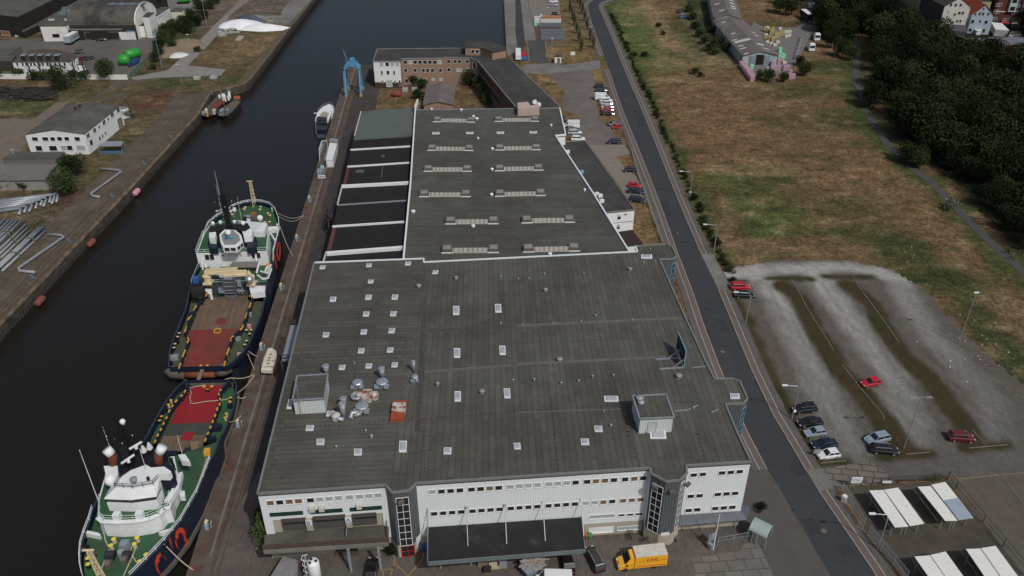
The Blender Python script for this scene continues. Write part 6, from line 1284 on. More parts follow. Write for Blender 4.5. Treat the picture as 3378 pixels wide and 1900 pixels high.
mb.bar(q('E2',740,1060,3.2),q('E2',860,1060,3.2),1.0,1.2); mb.bar(q('E2',770,1090,1.8),q('E2',775,1150,1),.3); part('winch_frame',mb,steel_grey,S1)
slab_part('winch_tray',S1,pol('E2',[(880,1170),(1095,1165),(1070,1225),(870,1222)],1.6),.98,mat('dark_grey_tray',(.10,.10,.10),.7,.2))
mb=MB(); mb.tube([q('E2',1100,950,3.4),q('E2',1130,1090,2)],.4,8); part('orange_float',mb,orange,S1)
for x in (1165,1225): p=q('E2',x,1060,2.4); mb=MB(); mb.lathe((p.x-.25,p.y,2.2),[(.9,0),(.9,.15),(.3,.16),(.3,.5)],12,ax=(1,0,0)); part('rope_reel',mb,galv,S1)
for pts,z,m,nm in (([(1335,975),(1670,965),(1650,1100),(1370,1130)],3.6,white,'white_locker'),([(215,785),(345,775),(320,850),(205,860)],6.0,blue,'blue_locker'),([(200,870),(370,865),(340,960),(190,970)],5.0,navy,'dark_locker'),([(190,990),(445,985),(400,1110),(180,1110)],4.8,rubber,'tyre_rack'),([(490,1010),(590,1000),(600,1150),(560,1160),(450,1070)],2.6,white,'white_locker'),([(600,960),(790,950),(790,1100),(640,1120)],2.2,mat('dark_green_well',(.03,.05,.035),.7,.2),'winch_well'),([(1090,810),(1170,805),(1170,900),(1090,900)],5.0,steel_grey,'grey_locker')): slab_part(nm,S1,pol('E2',pts,z),z-1.4,m)
mb=MB(); rail(mb,pol('E2',[(560,945),(800,940)],4.2),1,1.5); rail(mb,pol('E2',[(1090,920),(1300,920),(1460,950),(1690,935),(1740,800)],4.2),1,1.5); rail(mb,pol('E2',[(200,950),(330,640),(370,560)],4.3),1,1.5); part('deck_railing',mb,MT['pale_green_white_rail'],S1)
def side_text(T,i,j,ring_,lowr,segs,m):
 """marks on the quay side of the hull between two outline points; segs in (along, down) fractions"""
 mb=MB(); a0,a1,b0,b1=ring_[i],ring_[j],lowr[i],lowr[j]; P=lambda u_,v_: a0.lerp(a1,u_).lerp(b0.lerp(b1,u_),v_)+Vector((.13,-.02,0))
 for s in segs:
  pp=[P(*k) for k in s]
  for a,b in zip(pp,pp[1:]): mb.bar(a,b,.1,.7)
 part('hull_number',mb,m,T)
def oval(cu,cv,ru,rv): return [(cu+ru*math.cos(k*math.pi/6),cv+rv*math.sin(k*math.pi/6)) for k in range(13)]
k17=len(la)+16
side_text(S1,k17+1,k17-1,ring,md,[((.0,.1),(.1,.8)),oval(.55,.5,.22,.3)],hullred)
for (t,a,za),(t2,b,zb),sag in ((('E1',(1925,870),4.6),('B1',(460,690),.5),1.2),(('E1',(1925,930),4.4),('B1',(460,700),.5),1.5),(('E1',(1950,1120),4.6),('B1',(350,1105),.5),.8),(('E3',(1680,960),1.4),('D0',(1370,-200),.4),.5),(('E3',(1690,960),1.4),('E3',(1880,1060),.2),.2),(('E3',(1670,1000),1.2),('E3',(1810,1330),.3),.1)):
 p0,p1=q(t,*a,za),q(t2,*b,zb)
 if t2=='D0': continue
 mb=MB(); mb.tube([p0.lerp(p1,k/8)-Vector((0,0,sag*math.sin(math.pi*k/8))) for k in range(9)],.06,5); solo('mooring_rope',mb,tan_rope,'pale mooring line of the farther ship, '+('slack upper bow line','slack lower bow line','tight line down from the bow','','short stern line to the quay','stern line beside the lifeboat')[[1.2,1.5,.8,.5,.2,.1].index(sag)],'rope','mooring lines')
# ---------------------------------------------------------------- nearer ship
c0,c1=Vector((-58.2,125.6,0)),Vector((-53.8,66.0,0))
S2=thing('supply_ship','nearer offshore ship with bright red aft deck, bow cut off by the bottom edge','ship',(c0.x,c0.y,WZ),'two offshore ships moored stern to stern')
ra=pol('E4',[(1735,185),(1810,300),(1800,500),(1740,800),(1640,1060),(1530,1300)],2.2)
rf=pol('D0',[(1590,60),(1530,240),(1490,290),(1425,460),(1360,620),(1280,760),(1200,900),(1040,1100),(860,1290),(690,1460)],5.2)+[Vector((-53.2,70,5.6)),Vector((-55.5,66.5,5.8)),Vector((-57.6,67.5,5.8))]
lf=pol('E6',[(75,1449),(38,1280),(28,1100),(45,880),(110,660),(200,430),(262,220),(340,50)],5.2)[::1]+pol('E5',[(560,1250),(900,850)],5.2)
la=pol('E4',[(15,1350),(100,1180),(260,880),(420,610),(600,385),(790,205)],2.2)
ring=[p for p in ra+rf+lf+la]; mids=[Vector((p.x,p.y,1.0)) for p in ring]; md=shrink(ring,c0,c1,.985,-.6,.01); low=shrink(ring,c0,c1,.90,WZ-.6,.05)
part('hull',hull_rings([ring,mids,md,low]),navy,S2)
mb=MB()
for a,b in zip(ring,ring[1:]): mb.bar(a,b,.26,.2)
part('bulwark_rim',mb,MT['blue_black_rim'],S2)
mb=MB(); fs=[p.lerp(m_,.45)+Vector((.12,0,-.2)) for p,m_ in zip(mids[1:16],md[1:16])]
for a,b in zip(fs,fs[1:]): mb.bar(a,b,.35,.8)
part('fender_strake',mb,hull_fender,S2)
slab_part('aft_deck',S2,[Vector((p.x,p.y,.9)) for p in shrink(ra+la,c0,c1,.97,.9)],.5,green_deck)
fd=shrink(rf+lf,c0,c1,.97,4.2); slab_part('foredeck',S2,[Vector((p.x,p.y,4.2)) for p in fd],3.8,green_deck)
slab_part('red_deck',S2,pol('E4',[(960,300),(1400,225),(1560,262),(1500,400),(1460,500),(1490,600),(1420,800),(1310,1045),(490,1075),(600,800),(820,520),(900,380)],.97),.9,deck_red2)
slab_part('slate_deck',S2,pol('E4',[(470,1080),(1310,1048),(1225,1290),(370,1310)],.965),.9,deck_slate); slab_part('red_patch',S2,pol('E4',[(760,1240),(970,1230),(920,1400),(690,1410)],1.0),.9,deck_red2)
slab_part('timber_deck',S2,pol('E4',[(340,1320),(1210,1292),('D0',1400,200),('D0',1020,210),(280,1520)],.96),.9,deck_wood)
slab_part('stern_step',S2,pol('E4',[(830,215),(1000,200),(940,310),(860,390)],1.1),.9,navy); mb=MB(); mb.bar(ring[-1]-Vector((0,0,1.6)),ring[0]-Vector((0,0,1.6)),.5,1.6); part('stern_sill',mb,hull_fender,S2)
f=lambda pts: [q('E4',x,y,2.3) for x,y in pts]; cs=lambda L,k: [(f([(x-k*dx,y-k*dy),(x+k*dx,y+k*dy)])) for x,y,dx,dy in L]
dash_rail(S2,f([(850,240),(800,400),(715,520),(605,625),(530,720),(470,820),(415,960),(355,1075),(300,1190),(240,1310),(190,1420)]),cs([(783,435,-8,14),(715,520,-14,10),(605,625,-14,16),(530,725,-8,14),(470,825,-8,20),(415,960,-9,15),(358,1075,-9,15),(300,1195,-9,16),(240,1310,-9,16),(190,1425,-7,14)],1.6),2.3)
dash_rail(S2,f([(1680,210),(1590,300),(1500,400),(1462,490),(1488,600),(1470,690),(1425,790),(1380,915),(1335,1035),(1290,1150),(1240,1270),(1190,1390)]),cs([(1492,412,-7,12),(1463,492,4,14),(1488,590,4,14),(1474,690,-6,16),(1426,790,-6,20),(1383,915,-7,18),(1336,1035,-7,18),(1290,1150,-8,18),(1240,1270,-8,18),(1190,1395,-8,18)],1.6),2.3)
bollards(S2,'E4',[(505,605),(455,690),(1680,630),(1610,870),(1585,950)],.95,yellow,roped=True); bollards(S2,'E4',[(320,925),(280,1008),(1695,555)],.95,yellow); bollards(S2,'E4',[(1170,335),(1320,330)],.95,yellow,.36,.25); bollards(S2,'E4',[(800,205),(1700,165),(1200,388),(1245,385)],1.0,yellow,.14,.6)
for x,y,w in ((375,780,.9),(1415,1130,1.6),(1320,1370,1.3),(600,650,.9),(1590,350,.5),(1680,700,.7)): p=q('E4',x,y,1.6); mb=MB(); mb.box((p.x,p.y,1.4),(w,w*.8,.9),.1); part('deck_box',mb,navy,S2)
mb=MB(); mb.tube(pol('E4',[(1700,160),(1180,300),(885,355),(915,460),(880,560),(905,620),(890,660),(960,672),(1200,630),(1490,605),(1600,590),(1680,560)],1.15),.07,5); part('deck_rope',mb,tan_rope,S2)
H7=7.3; blk=pol('E6',[(345,372),(430,445),(720,462),(1000,447),(1290,398),(1480,318),(1560,215),(1680,188),('D0',1110,640),('D0',1180,500),('D0',1130,250),('D0',470,340),('D0',372,680)],H7)
slab_part('deckhouse',S2,[p-Vector((0,0,.12)) for p in blk],4.21,white); cc=sum(blk,Vector())/len(blk); slab_part('house_deck',S2,[cc+(p-cc)*.955+Vector((0,0,.02)) for p in blk],H7-.1,green_deck)
mb=MB()
for a,b in zip(blk[:8],blk[1:8]): mb.bar(a,b,.7,.16)
part('deck_rim',mb,white,S2); mb=MB(); ri=[cc+(p-cc)*.94+Vector((0,0,.03)) for p in blk]; rail(mb,ri[12:]+ri[:9],1.0,1.7); part('house_railing',mb,MT['pale_green_white_rail'],S2)
for x,y in ((685,300),(1105,275)): p=q('E6',x,y,H7+1.2); mb=MB(); mb.box((p.x,p.y,H7+.6),(1.0,.9,1.2)); part('ventilator',mb,white,S2)
Tt=pol('D0',[(545,568),(720,580),(925,545),(985,480),(960,400),(850,340),(700,395),(600,470)],11.4); Ss=pol('D0',[(430,682),(700,692),(955,658),(1008,545),(990,430),(880,350),(620,430),(520,520)],9.9); cw=sum(Ss,Vector())/8; k_=lambda P,s,z: [Vector((cw.x+(p.x-cw.x)*s,cw.y+(p.y-cw.y)*s,z)) for p in P]
mb=MB(); mb.loft([k_(Ss,1,9.85),k_(Ss,1,9.9),Tt]); part('wheelhouse_roof',mb,white,S2); mb=MB(); mb.prism(k_(Ss,.94,9.84),9.1); part('wheelhouse_windows',mb,glass,S2); mb=MB(); mb.prism(k_(Ss,.96,9.09),H7+.03); part('wheelhouse',mb,white,S2)
mb=MB(); rail(mb,[p+Vector((0,0,.02)) for p in (Tt[7],Tt[0],Tt[1],Tt[2],Tt[3])],.9,1.2,.03); part('roof_railing',mb,dark_metal,S2)
p=q('D0',730,500,11.9); mb=MB(); mb.lathe((p.x,p.y,11.4),[(.25,0),(.45,.5),(.55,.9),(.2,1.1)],8); part('covered_compass',mb,steel_grey,S2); p=q('D0',870,475,11.8); mb=MB(); mb.box((p.x,p.y,11.7),(.35,.3,.6)); part('signal_horn',mb,black,S2)
for pts,cap,el,cap_x in ((((468,300),(600,300),(590,430),(470,430)),(455,185),(520,250),-1),(((940,320),(1060,308),(1120,372),(1090,412),(985,408)),(1015,160),(975,235),1)):
 slab_part('funnel',S2,pol('D0',pts,11.3),H7,navy); P=pol('D0',pts[-3:]+pts[:1] if 0 else pts,11.3); c_=sum(P,Vector())/len(P); slab_part('funnel_white_front',S2,[Vector((c_.x+(p.x-c_.x)*1.03,c_.y+(p.y-c_.y)*.75-.9,11.42)) for p in P],10.2,white)
 e0,e1=q('D0',el[0],el[1]+55,12),q('D0',*el,13.5); e2=q('D0',*cap,14.8); mb=MB(); mb.tube([Vector((e0.x,e0.y,10.5)),e0,e1],.62,12); ex=part('exhaust',mb,exh,S2,True); mb=MB(); mb.tube([e1.lerp(e2,.25),e2],.72,12); part('exhaust_cover',mb,white,ex,True)
slab_part('mast_platform',S2,pol('D0',[(590,440),(720,395),(940,330),(1060,250),(1060,190),(560,210),(590,300)],11.0),9.8,black)
fa,fb_=q('D0',1062,262,11.3),q('D0',1118,360,11.3); mb=MB(); mb.bar(fa+Vector((.3,0,-.3)),fb_+Vector((.3,0,-.3)),.1,1.2); fp=part('funnel_panel',mb,black,S2); d_=(fb_-fa).normalized(); mb=MB()
for k in (.35,.6): c_=fa.lerp(fb_,k)+Vector((.38,0,-.3)); mb.lathe(c_,[(.28,0),(.28,.04),(.14,.05)],10,ax=(1,.3,0))
part('funnel_emblem',mb,red,fp)
sat(S2,q('D0',490,495,10.6),.8); mp=q('D0',700,330,11); zt=zat(mp,'C0',1210); black_mast(S2,mp,zt,1.2); sat(S2,Vector((mp.x+.8,mp.y,zat(mp,'C0',1300))),.42); whip(S2,'D0',372,690,190,7.3,.07); whip(S2,'D0',545,330,-40,11,.04); whip(S2,'D0',855,400,180,11.4,.05); whip(S2,'D0',1215,240,45,7.5,.05); whip(S2,'D0',620,640,260,12,.03) if 0 else None
scanner(S2,q('D0',678,315,13.5),1.0,2.2); scanner(S2,q('D0',755,180,15),.9,2.0)
for x,y in ((625,170),(880,150),(820,180),(650,110)): p=q('D0',x,y,14.2); mb=MB(); mb.lathe((p.x,p.y,13.4),[(.3,0),(.5,.3),(.35,.8),(.12,1.4)],8); part('covered_searchlight',mb,mat('grey_white_canvas',(.55,.55,.57),.8,.15,2),S2)
bollards(S2,'E6',[(640,770),(590,885),(1068,745),(1018,860)],4.2,lemon,.33,.8,roped=True); bollards(S2,'E6',[(160,1122),(165,1232),(1232,1055),(1118,1178)],4.2,lemon,.33,.8)
slab_part('windlass_house',S2,pol('E6',[(725,885),(860,880),(925,775),(780,780)],5.6),4.2,steel_grey)
for x,y,w,m in ((790,1000,.9,steel_grey),(570,1040,1.3,dark_metal),(880,1040,1.1,dark_metal),(830,1130,.8,brown_box),(540,1200,.8,brown_box),(1560,840,1.0,black),(100,930,.9,black)): p=q('E6',x,y,5); mb=MB(); mb.box((p.x,p.y,4.6),(w,w,.8),.1); mb.lathe((p.x-w*.5,p.y,4.9),[(.5,0),(.5,w)],10,ax=(1,0,0)); part('windlass',mb,m,S2)
for pts in ([(410,540),(470,700),(490,800),(550,920)],[(980,900),(945,1010),(1050,1180),(1120,1245),(1180,1210),(1190,1130),(1250,1110),(1470,900)],[(1055,900),(980,1100),(820,1449)],[(560,960),(500,1100),(370,1440)]): mb=MB(); mb.tube(pol('E6',pts,4.35),.09,5); part('deck_rope',mb,tan_rope,S2)
p=q('E6',470,1600,4.2); lattice(S2,p,Vector((p.x-.4,p.y,zat(p,'E6',985))),.55,.3,cream)
mb=MB(); rail(mb,[Vector((p.x,p.y,5.25)) for p in rf[2:-3]],.8,1.8,.04); part('quay_side_railing',mb,white,S2); mb=MB(); rail(mb,[Vector((p.x,p.y,5.25)) for p in lf[:7]],.8,1.8,.04); part('bow_railing',mb,white,S2)
for t,pts,z,m,nm in (('E6',[(1455,640),(1500,655),(1700,590),(1690,570)],5.0,white,'breakwater'),('E6',[(120,660),(385,715),(400,680),(350,650),(150,610)],5.0,white,'breakwater'),('D0',[(1070,200),(1165,200),(1160,235),(1075,240)],3.2,navy,'winch_drum'),('D0',[(1170,240),(1240,235),(1290,310),(1200,300)],8.3,white,'rescue_boat'),('D0',[(1085,700),(1180,560),(1215,410),(1175,420),(1130,540),(1030,700)],7.9,white,'wing_bulwark'),('D0',[(1180,600),(1235,600),(1235,655),(1185,655)],6.2,white,'white_locker'),('D0',[(1290,110),(1370,105),(1380,180),(1300,200)],4.2,mat('wicker_brown',(.20,.14,.08),.9,.3,3),'cargo_pile'),('D0',[(1230,170),(1290,165),(1320,230),(1240,250)],3.6,dark_metal,'winch_gear'),('D0',[(1430,175),(1490,170),(1485,215),(1420,225)],5.0,yellow,'yellow_crane_head')): slab_part(nm,S2,pol(t,pts,z),z-1.0,m)
lad=MB()
a,b=q('D0',1385,490,4.35),q('D0',1450,275,4.35); o=Vector((.8,0,0)); lad.bar(a,b,.1); lad.bar(a+o,b+o,.1)
for k in range(24): lad.bar(a.lerp(b,k/23),a.lerp(b,k/23)+o,.12,.06)
part('stowed_gangway',lad,mat('timber_rungs',(.30,.24,.16),.9,.1),S2)
i0=len(ra)+6; side_text(S2,i0,i0+2,ring,md,[oval(.16,.5,.12,.34),((.38,.08),(.42,.85)),oval(.74,.55,.13,.34)],hullred)
mb=MB(); mb.bar(q('E3',790,1275,1.4),q('E4',1030,265,1.3),.7,.18); solo('gangplank',mb,wood_grey,'grey timber gangplank laid between the sterns of the two ships','gangplank')
for nm,pts,z0,z1 in (('line from the stern corner of the nearer ship to the quay',(('E4',1700,160),('E4',2170,90)),1.4,.6),('double line from the nearer ship towards the lifeboat',(('E4',1780,490),('E4',2170,110)),1.6,.6),('heavy bow rope of the nearer ship with white spliced end',(('D0',1030,1130),('D0',1320,1390)),5.2,.3),('short line from the nearer ship beside the orange buoy',(('E4',1650,1040),('E4',1900,910)),2.0,.5),('short slack line at the stern quarter of the nearer ship',(('E4',1790,515),('E4',2000,535)),1.2,.4)):
 p0,p1=q(*pts[0],z0),q(*pts[1],z1); mb=MB(); mb.tube([p0.lerp(p1,k/8)-Vector((0,0,.5*math.sin(math.pi*k/8))) for k in range(9)],.075,5); solo('mooring_rope',mb,tan_rope,nm,'rope','mooring lines')
# ---------------------------------------------------------------- vehicles
CARK={}
def car_meshes(kind):
 if kind in CARK: return CARK[kind]
 L,W,H={'hatch': (3.9,1.68,1.48),'estate': (4.75,1.8,1.48),'saloon': (4.6,1.78,1.44),'suv': (4.5,1.82,1.68),'van': (5.6,2.0,2.45),'small': (2.8,1.56,1.5)}[kind]
 h=L/2; w=W/2; B=MB(); hood={'van': 1.15,'suv': 1.0}.get(kind,.86); belt={'van': 1.35,'suv': 1.12}.get(kind,.98)
 wsb={'van': h-.95,'small': h-.55}.get(kind,h-1.15); wst={'van': h-1.7,'small': h-1.1}.get(kind,h-1.95); rt={'saloon': -h+1.35,'estate': -h+.55,'van': -h+.12,'hatch': -h+.6,'suv': -h+.55,'small': -h+.4}[kind]; rb={'saloon': -h+.75,'estate': -h+.1}.get(kind,-h+.12)
 tr=belt if kind!='saloon' else belt-.02
 secs=[]
 for x,z,k in ((h,.55,.72),(h-.12,.68,.86),(h-.45,hood-.08,.97),(wsb,hood+.06,1),(wsb-.35,belt,1),(0,belt,1),(rb+.5,tr,1),(-h+.12,tr-.05,.95),(-h,tr-.25,.85)):
  secs.append([Vector((x,s*w*k*f,zz)) for s,f,zz in ((-1,.94,.28),(-1,1,.5),(-1,1,z*.85),(-1,.9,z),(1,.9,z),(1,1,z*.85),(1,1,.5),(1,.94,.28))])
 B.loft(secs); top=H
 B.raw([(wst,-w*.74,top),(wst,w*.74,top),(rt,w*.74,top),(rt,-w*.74,top),(wst+.12,-w*.8,top-.07),(wst+.12,w*.8,top-.07),(rt-.1,w*.8,top-.07),(rt-.1,-w*.8,top-.07)],[[0,1,2,3],[4,5,1,0],[5,6,2,1],[6,7,3,2],[7,4,0,3],[7,6,5,4]])
 for s in (-1,1):
  for xa,xb in ((wsb,wst+.08),(rb+.1,rt-.06)): B.bar((xa,s*w*.9,belt-.02),(xb,s*w*.78,top-.05),.09)
  xm=(wst+rt)/2+.1; B.bar((xm,s*w*.9,belt-.02),(xm,s*w*.78,top-.04),.09)
 if kind=='van': B.prism([(wst+.0,-w*.93,0),(wst+.0,w*.93,0),(rt-.02,w*.93,0),(rt-.02,-w*.93,0)],belt,top-.03)
 G=MB(); k=.985
 G.loft([[Vector((wsb-.02,-w*.87,belt-.04)),Vector((wsb-.02,w*.87,belt-.04)),Vector((rb+.03,w*.87,belt-.04)),Vector((rb+.03,-w*.87,belt-.04))],[Vector((wst+.08,-w*.77,top-.08)),Vector((wst+.08,w*.77,top-.08)),Vector((rt-.06,w*.77,top-.08)),Vector((rt-.06,-w*.77,top-.08))]])
 Wm=MB(); Wm.lathe((0,0,0),[(.2,-.11),(.31,-.11),(.33,-.05),(.33,.05),(.31,.11),(.2,.11)],14,ax=(0,1,0),m=0); Wm.lathe((0,0,0),[(.19,-.12),(.19,.12)],10,ax=(0,1,0),m=1)
 hl=MB(); hl.box((0,0,0),(.12,.34,.14)); CARK[kind]=(B,G.mesh('windows',[glass]),Wm.mesh('wheel',[rubber,galv]),hl,L,W,H,hood,belt,{}); return CARK[kind]
HL={}
def car(t,x,y,kind,col,head,label,z=.7,cat='car',group='cars parked around the harbour halls',name='parked_car',zg=.06,roofrack=False):
 B,G,Wm,hl,L,W,H,hood,belt,cache=car_meshes(kind); p=q(t,x,y,z)
 T=thing(name,label,cat,(p.x,p.y,zg),group,R(head))
 if col not in cache: cache[col]=B.mesh('body',[MT[col.replace(' ','_')+'_car_paint']])
 if 'h' not in HL: HL['h']=hl.mesh('headlight',[headlamp]); HL['t']=hl.mesh('tail_light',[taillamp])
 def add(nm,me,loc):
  o=bpy.data.objects.new(nm,me); C.objects.link(o); o.parent=T; o.location=loc; return o
 add('body',cache[col],(0,0,0)); add('windows',G,(0,0,0))
 for sx in (.31,-.30):
  for s in (-1,1): add('wheel',Wm,(L*sx,s*(W/2-.1),.32))
 for s in (-1,1): add('headlight',HL['h'],(L/2-.12,s*W*.30,.66)); add('tail_light',HL['t'],(-L/2+.05,s*W*.33,belt-.2))
 if roofrack:
  if 'r' not in HL: rr=MB(); [rr.bar((1.0,s*.6,1.52),(-1.6,s*.6,1.52),.06) for s in (-1,1)]; HL['r']=rr.mesh('roof_rails',[galv])
  add('roof_rails',HL['r'],(0,0,0))
 return T
car('B2',2240,1405,'suv','red',0,'bright red car at the far left corner of the gravel car park')
car('C2',2280,35,'saloon','black',-3,'black saloon behind the street lamp at the top of the gravel car park')
car('C3',975,910,'hatch','red',195,'bright red hatchback alone in the middle lane of the gravel car park')
car('C3',315,1172,'suv','black',190,'black car behind the round road signs, topmost of the row by the kerb',roofrack=True)
car('C3',370,1305,'saloon','black',190,'black coupe second from the top in the row along the kerb')
car('C3',420,1405,'hatch','silver blue',190,'grey blue hatchback in the middle of the row along the kerb')
car('D3',580,133,'saloon','navy',190,'very dark blue saloon between the grey blue and the white hatchback')
car('D3',620,235,'hatch','white',190,'white hatchback at the bottom of the row by the slab entrance')
car('D3',1105,80,'suv','silver blue',195,'silver grey people carrier on the lower end of the middle grass strip')
car('D3',1175,188,'estate','black',-8,'black estate car with silver roof rails beside the tall lamp mast',roofrack=True)
car('D3',1940,65,'suv','dark red',-5,'dark red car at the right end of the car park',roofrack=True)
car('D2',790,1275,'estate','black',108,'black estate car with roof rails left of the yellow delivery truck',roofrack=True)
car('D2',518,1315,'saloon','black',97,'black car half under the black loading canopy',z=.5)
car('D1',1137,1390,'saloon','black',92,'black car between the striped posts in front of the loading dock')
car('D2',370,1470,'van','white',178,'white van cut off by the bottom edge below the timber skip',cat='van',z=1.6)
for a in (('A2',850,857,'suv','black',0,'black car with shiny roof, topmost of the parked column left of the road'),('A2',857,897,'saloon','navy',0,'dark blue car directly above the white high roof van'),('A2',902,996,'estate','white',-4,'white car directly below the white high roof van'),('A2',912,1028,'saloon','silver',0,'silver saloon, second car below the white high roof van'),
('A2',920,1064,'saloon','silver',0,'silver car directly above the red car in the parked column'),('A2',920,1092,'saloon','red',0,'red car squeezed between a silver and a black car'),('A2',923,1127,'estate','black',0,'black estate car, lowest of the long parked column'),('A2',985,1230,'saloon','dark grey',14,'dark grey car standing aslant above the small red car'),('A2',1006,1262,'small','red',175,'tiny red and black city car on the verge'),
('A2',983,1408,'estate','navy',180,'dark estate car alone on the upper concrete court'),('A2',481,1180,'hatch','black',90,'black car mostly hidden behind the white parapet of the middle hall'),('A2',548,1279,'saloon','navy',8,'dark car tucked between the white van and the silver car'),('A2',592,1315,'estate','silver',0,'silver estate car below the white van by the hall'),('A2',626,1382,'suv','white',-5,'white car beside the annex roof'),
('B2',1140,238,'hatch','black',180,'black compact car beside the small triangular lawn'),('B2',1188,395,'hatch','red',-15,'red roofed dark car, topmost of three by the fence'),('B2',1198,452,'estate','navy',-12,'dark blue estate car, middle of three by the fence'),('B2',1212,536,'estate','navy',-18,'navy estate car, lowest of three by the fence'),
('A2',380,12,'suv','white',0,'white car at the top edge of the storage yard'),('A2',380,46,'saloon','silver blue',0,'greenish silver car below the white one in the storage yard'),('A2',403,135,'hatch','black',0,'black car right behind the orange and white crates'),('A2',1630,107,'saloon','navy',85,'dark blue car on the grass track of the field'),('A2',1680,167,'suv','blue',0,'blue car with open doors on the field'),
('A0',1015,391,'saloon','black',20,'black car in front of the white panel of the barrel hall'),('A0',1222,378,'saloon','black',25,'black car next to the light blue edged gatehouse'),('A0',775,517,'suv','dark grey',200,'dark grey car behind the dormer house'),('A0',833,577,'hatch','dark red',75,'dark red car right of the dormer house'),('A0',897,575,'saloon','dark grey',60,'grey car next to the dark red car'),
('A3',1090,85,'suv','red',0,'red car beside the dark wood in the town street'),('A3',1080,128,'estate','silver',-5,'silver car below the red car at the wood edge'),('A3',1362,182,'estate','black',0,'black car in front of the yellow apartments'),('F1',2015,452,'suv','red',0,'red car in front of the brick apartments'),('F1',2220,468,'estate','black',0,'black glinting car right of the red one by the brick apartments'),('A3',410,70,'van','white',160,'white vehicle in the lane between the trees, lower one'),('A3',395,42,'hatch','white',160,'white car in the lane between the trees, upper one')):
 car(*a)
for a in (('A2',868,953,'van','white',0,'white high roof van in the middle of the parked column',1.5),('A2',556,1230,'van','white',180,'white van parked right beside the middle hall',1.5),('A3',440,25,'van','white',80,'white van at the top of the tree lane',1.5)):
 car(*a,cat='van',name='delivery_van',group='white vans')
# delivery truck with box body
def box_truck():
 p=q('D2',1250,1275,1.4); an=R(187.5); T=thing('delivery_truck','yellow parcel delivery truck with dirty white roof and red lettering','truck',(p.x,p.y,.065),None,0); co,si=math.cos(an),math.sin(an)
 X=lambda x,y,z: Vector((p.x+x*co-y*si,p.y+x*si+y*co,.065+z)); ym=MT['yellow_car_paint']
 def bx(nm,c,s,m,par=T): mb=MB(); mb.box(X(*c),s,an,taper=.985); return part(nm,mb,m,par)
 box=bx('cargo_box',(-1.25,0,1.75),(4.9,2.2,2.3),ym); bx('box_roof',(-1.25,0,2.96),(4.8,2.15,.1),mat('dirty_pale_roof',(.52,.50,.45),.8,.2,1.5),box)
 mb=MB(); mb.loft([[X(x,s*w,z) for s,w,z in ((-1,.95,.45),(-1,.98,z1),(-1,wt,z2),(1,wt,z2),(1,.98,z1),(1,.95,.45))] for x,z1,z2,wt in ((1.2,1.5,2.6,.85),(1.75,1.5,2.55,.82),(2.55,1.35,1.5,.85),(3.3,1.05,1.15,.82),(3.55,.7,.85,.7))]); part('cab',mb,ym,T)
 mb=MB(); mb.loft([[X(1.85,-.8,2.42),X(1.85,.8,2.42),X(1.85,.8,2.36),X(1.85,-.8,2.36)],[X(2.62,-.84,1.56),X(2.62,.84,1.56),X(2.55,.84,1.42),X(2.55,-.84,1.42)]]); part('windscreen',mb,glass,T)
 for s in (-1,1):
  mb=MB(); mb.raw([X(2.5,s*.97,1.42),X(1.45,s*.99,1.42),X(1.45,s*.87,2.25),X(1.95,s*.85,2.25)],[[0,1,2,3],[3,2,1,0]]); part('side_window',mb,glass,T)
  mb=MB(); mb.box(X(3.45,s*.62,.95),(.16,.34,.2),an); part('headlight',mb,headlamp,T); mb=MB(); mb.box(X(2.35,s*1.2,1.5),(.12,.2,.35),an); part('mirror',mb,black,T)
 for x in (2.5,-1.9):
  for s in (-1,1): mb=MB(); mb.lathe(X(x,s*.88,.36),[(.2,-.13),(.36,-.12),(.36,.12),(.2,.13)],14,ax=(-si,co,0)); part('wheel',mb,rubber,T)
 mb=MB(); mb.bar(X(.9,1.12,.95),X(-3.6,1.12,.95),.02,.1); text_mb('DHL',.95,X(-.55,1.115,1.85),X(-1,0,0)-X(0,0,0),(0,0,1),.02,mb); mb.bar(X(.7,1.12,2.0),X(-.3,1.12,2.0),.02,.06); mb.bar(X(-2.6,1.12,2.0),X(-3.5,1.12,2.0),.02,.06); part('lettering',mb,red,box)
box_truck()
def lorry(t,x,y,L,head,label,cabm=white,boxm=None,name='lorry',cab=True,hgt=3.6):
 p=q(t,x,y,1.8); T=thing(name,label,'lorry',(p.x,p.y,.06),None,0); an=R(head); co,si=math.cos(an),math.sin(an); X=lambda a,b,z: Vector((p.x+a*co-b*si,p.y+a*si+b*co,z))
 if boxm: mb=MB(); mb.box(X(-1.2 if cab else 0,0,(hgt+.9)/2+.3),(L-(3 if cab else 0),2.5,hgt-.9),an); part('trailer_box',mb,boxm,T); mb=MB(); mb.box(X(-1.2 if cab else 0,0,hgt+.33),(L-(3 if cab else 0),2.45,.06),an); part('trailer_roof',mb,white,T)
 if cab: mb=MB(); mb.box(X(L/2-1.1,0,1.75),(2.2,2.4,2.6),an,taper=.93); part('cab',mb,cabm,T); mb=MB(); mb.box(X(L/2+.0,0,2.1),(.12,2.0,.9),an); part('windscreen',mb,glass,T); mb=MB(); mb.box(X(L/2-.9,0,3.2),(1.4,2.1,.4),an,taper=.8); part('wind_deflector',mb,cabm,T)
 for a in (L/2-1.3,-L/2+1.5,-L/2+2.8):
  for s in (-1,1): mb=MB(); mb.lathe(X(a,s*1.1,.5),[(.25,-.15),(.5,-.14),(.5,.14),(.25,.15)],12,ax=(-si,co,0)); part('wheel',mb,rubber,T)
 return T
lorry('A3',333,165,11,-88,'lorry trailer with white roof and black sides in the tree lane',boxm=mat('black_tarpaulin',(.02,.02,.024),.6,.1),name='lorry_trailer',cab=False)
lorry('A3',425,350,6.5,-92,'white lorry cab half hidden under the trees, upper of two'); lorry('A3',372,452,6.5,-92,'white lorry cab at the yard edge, lower of two')
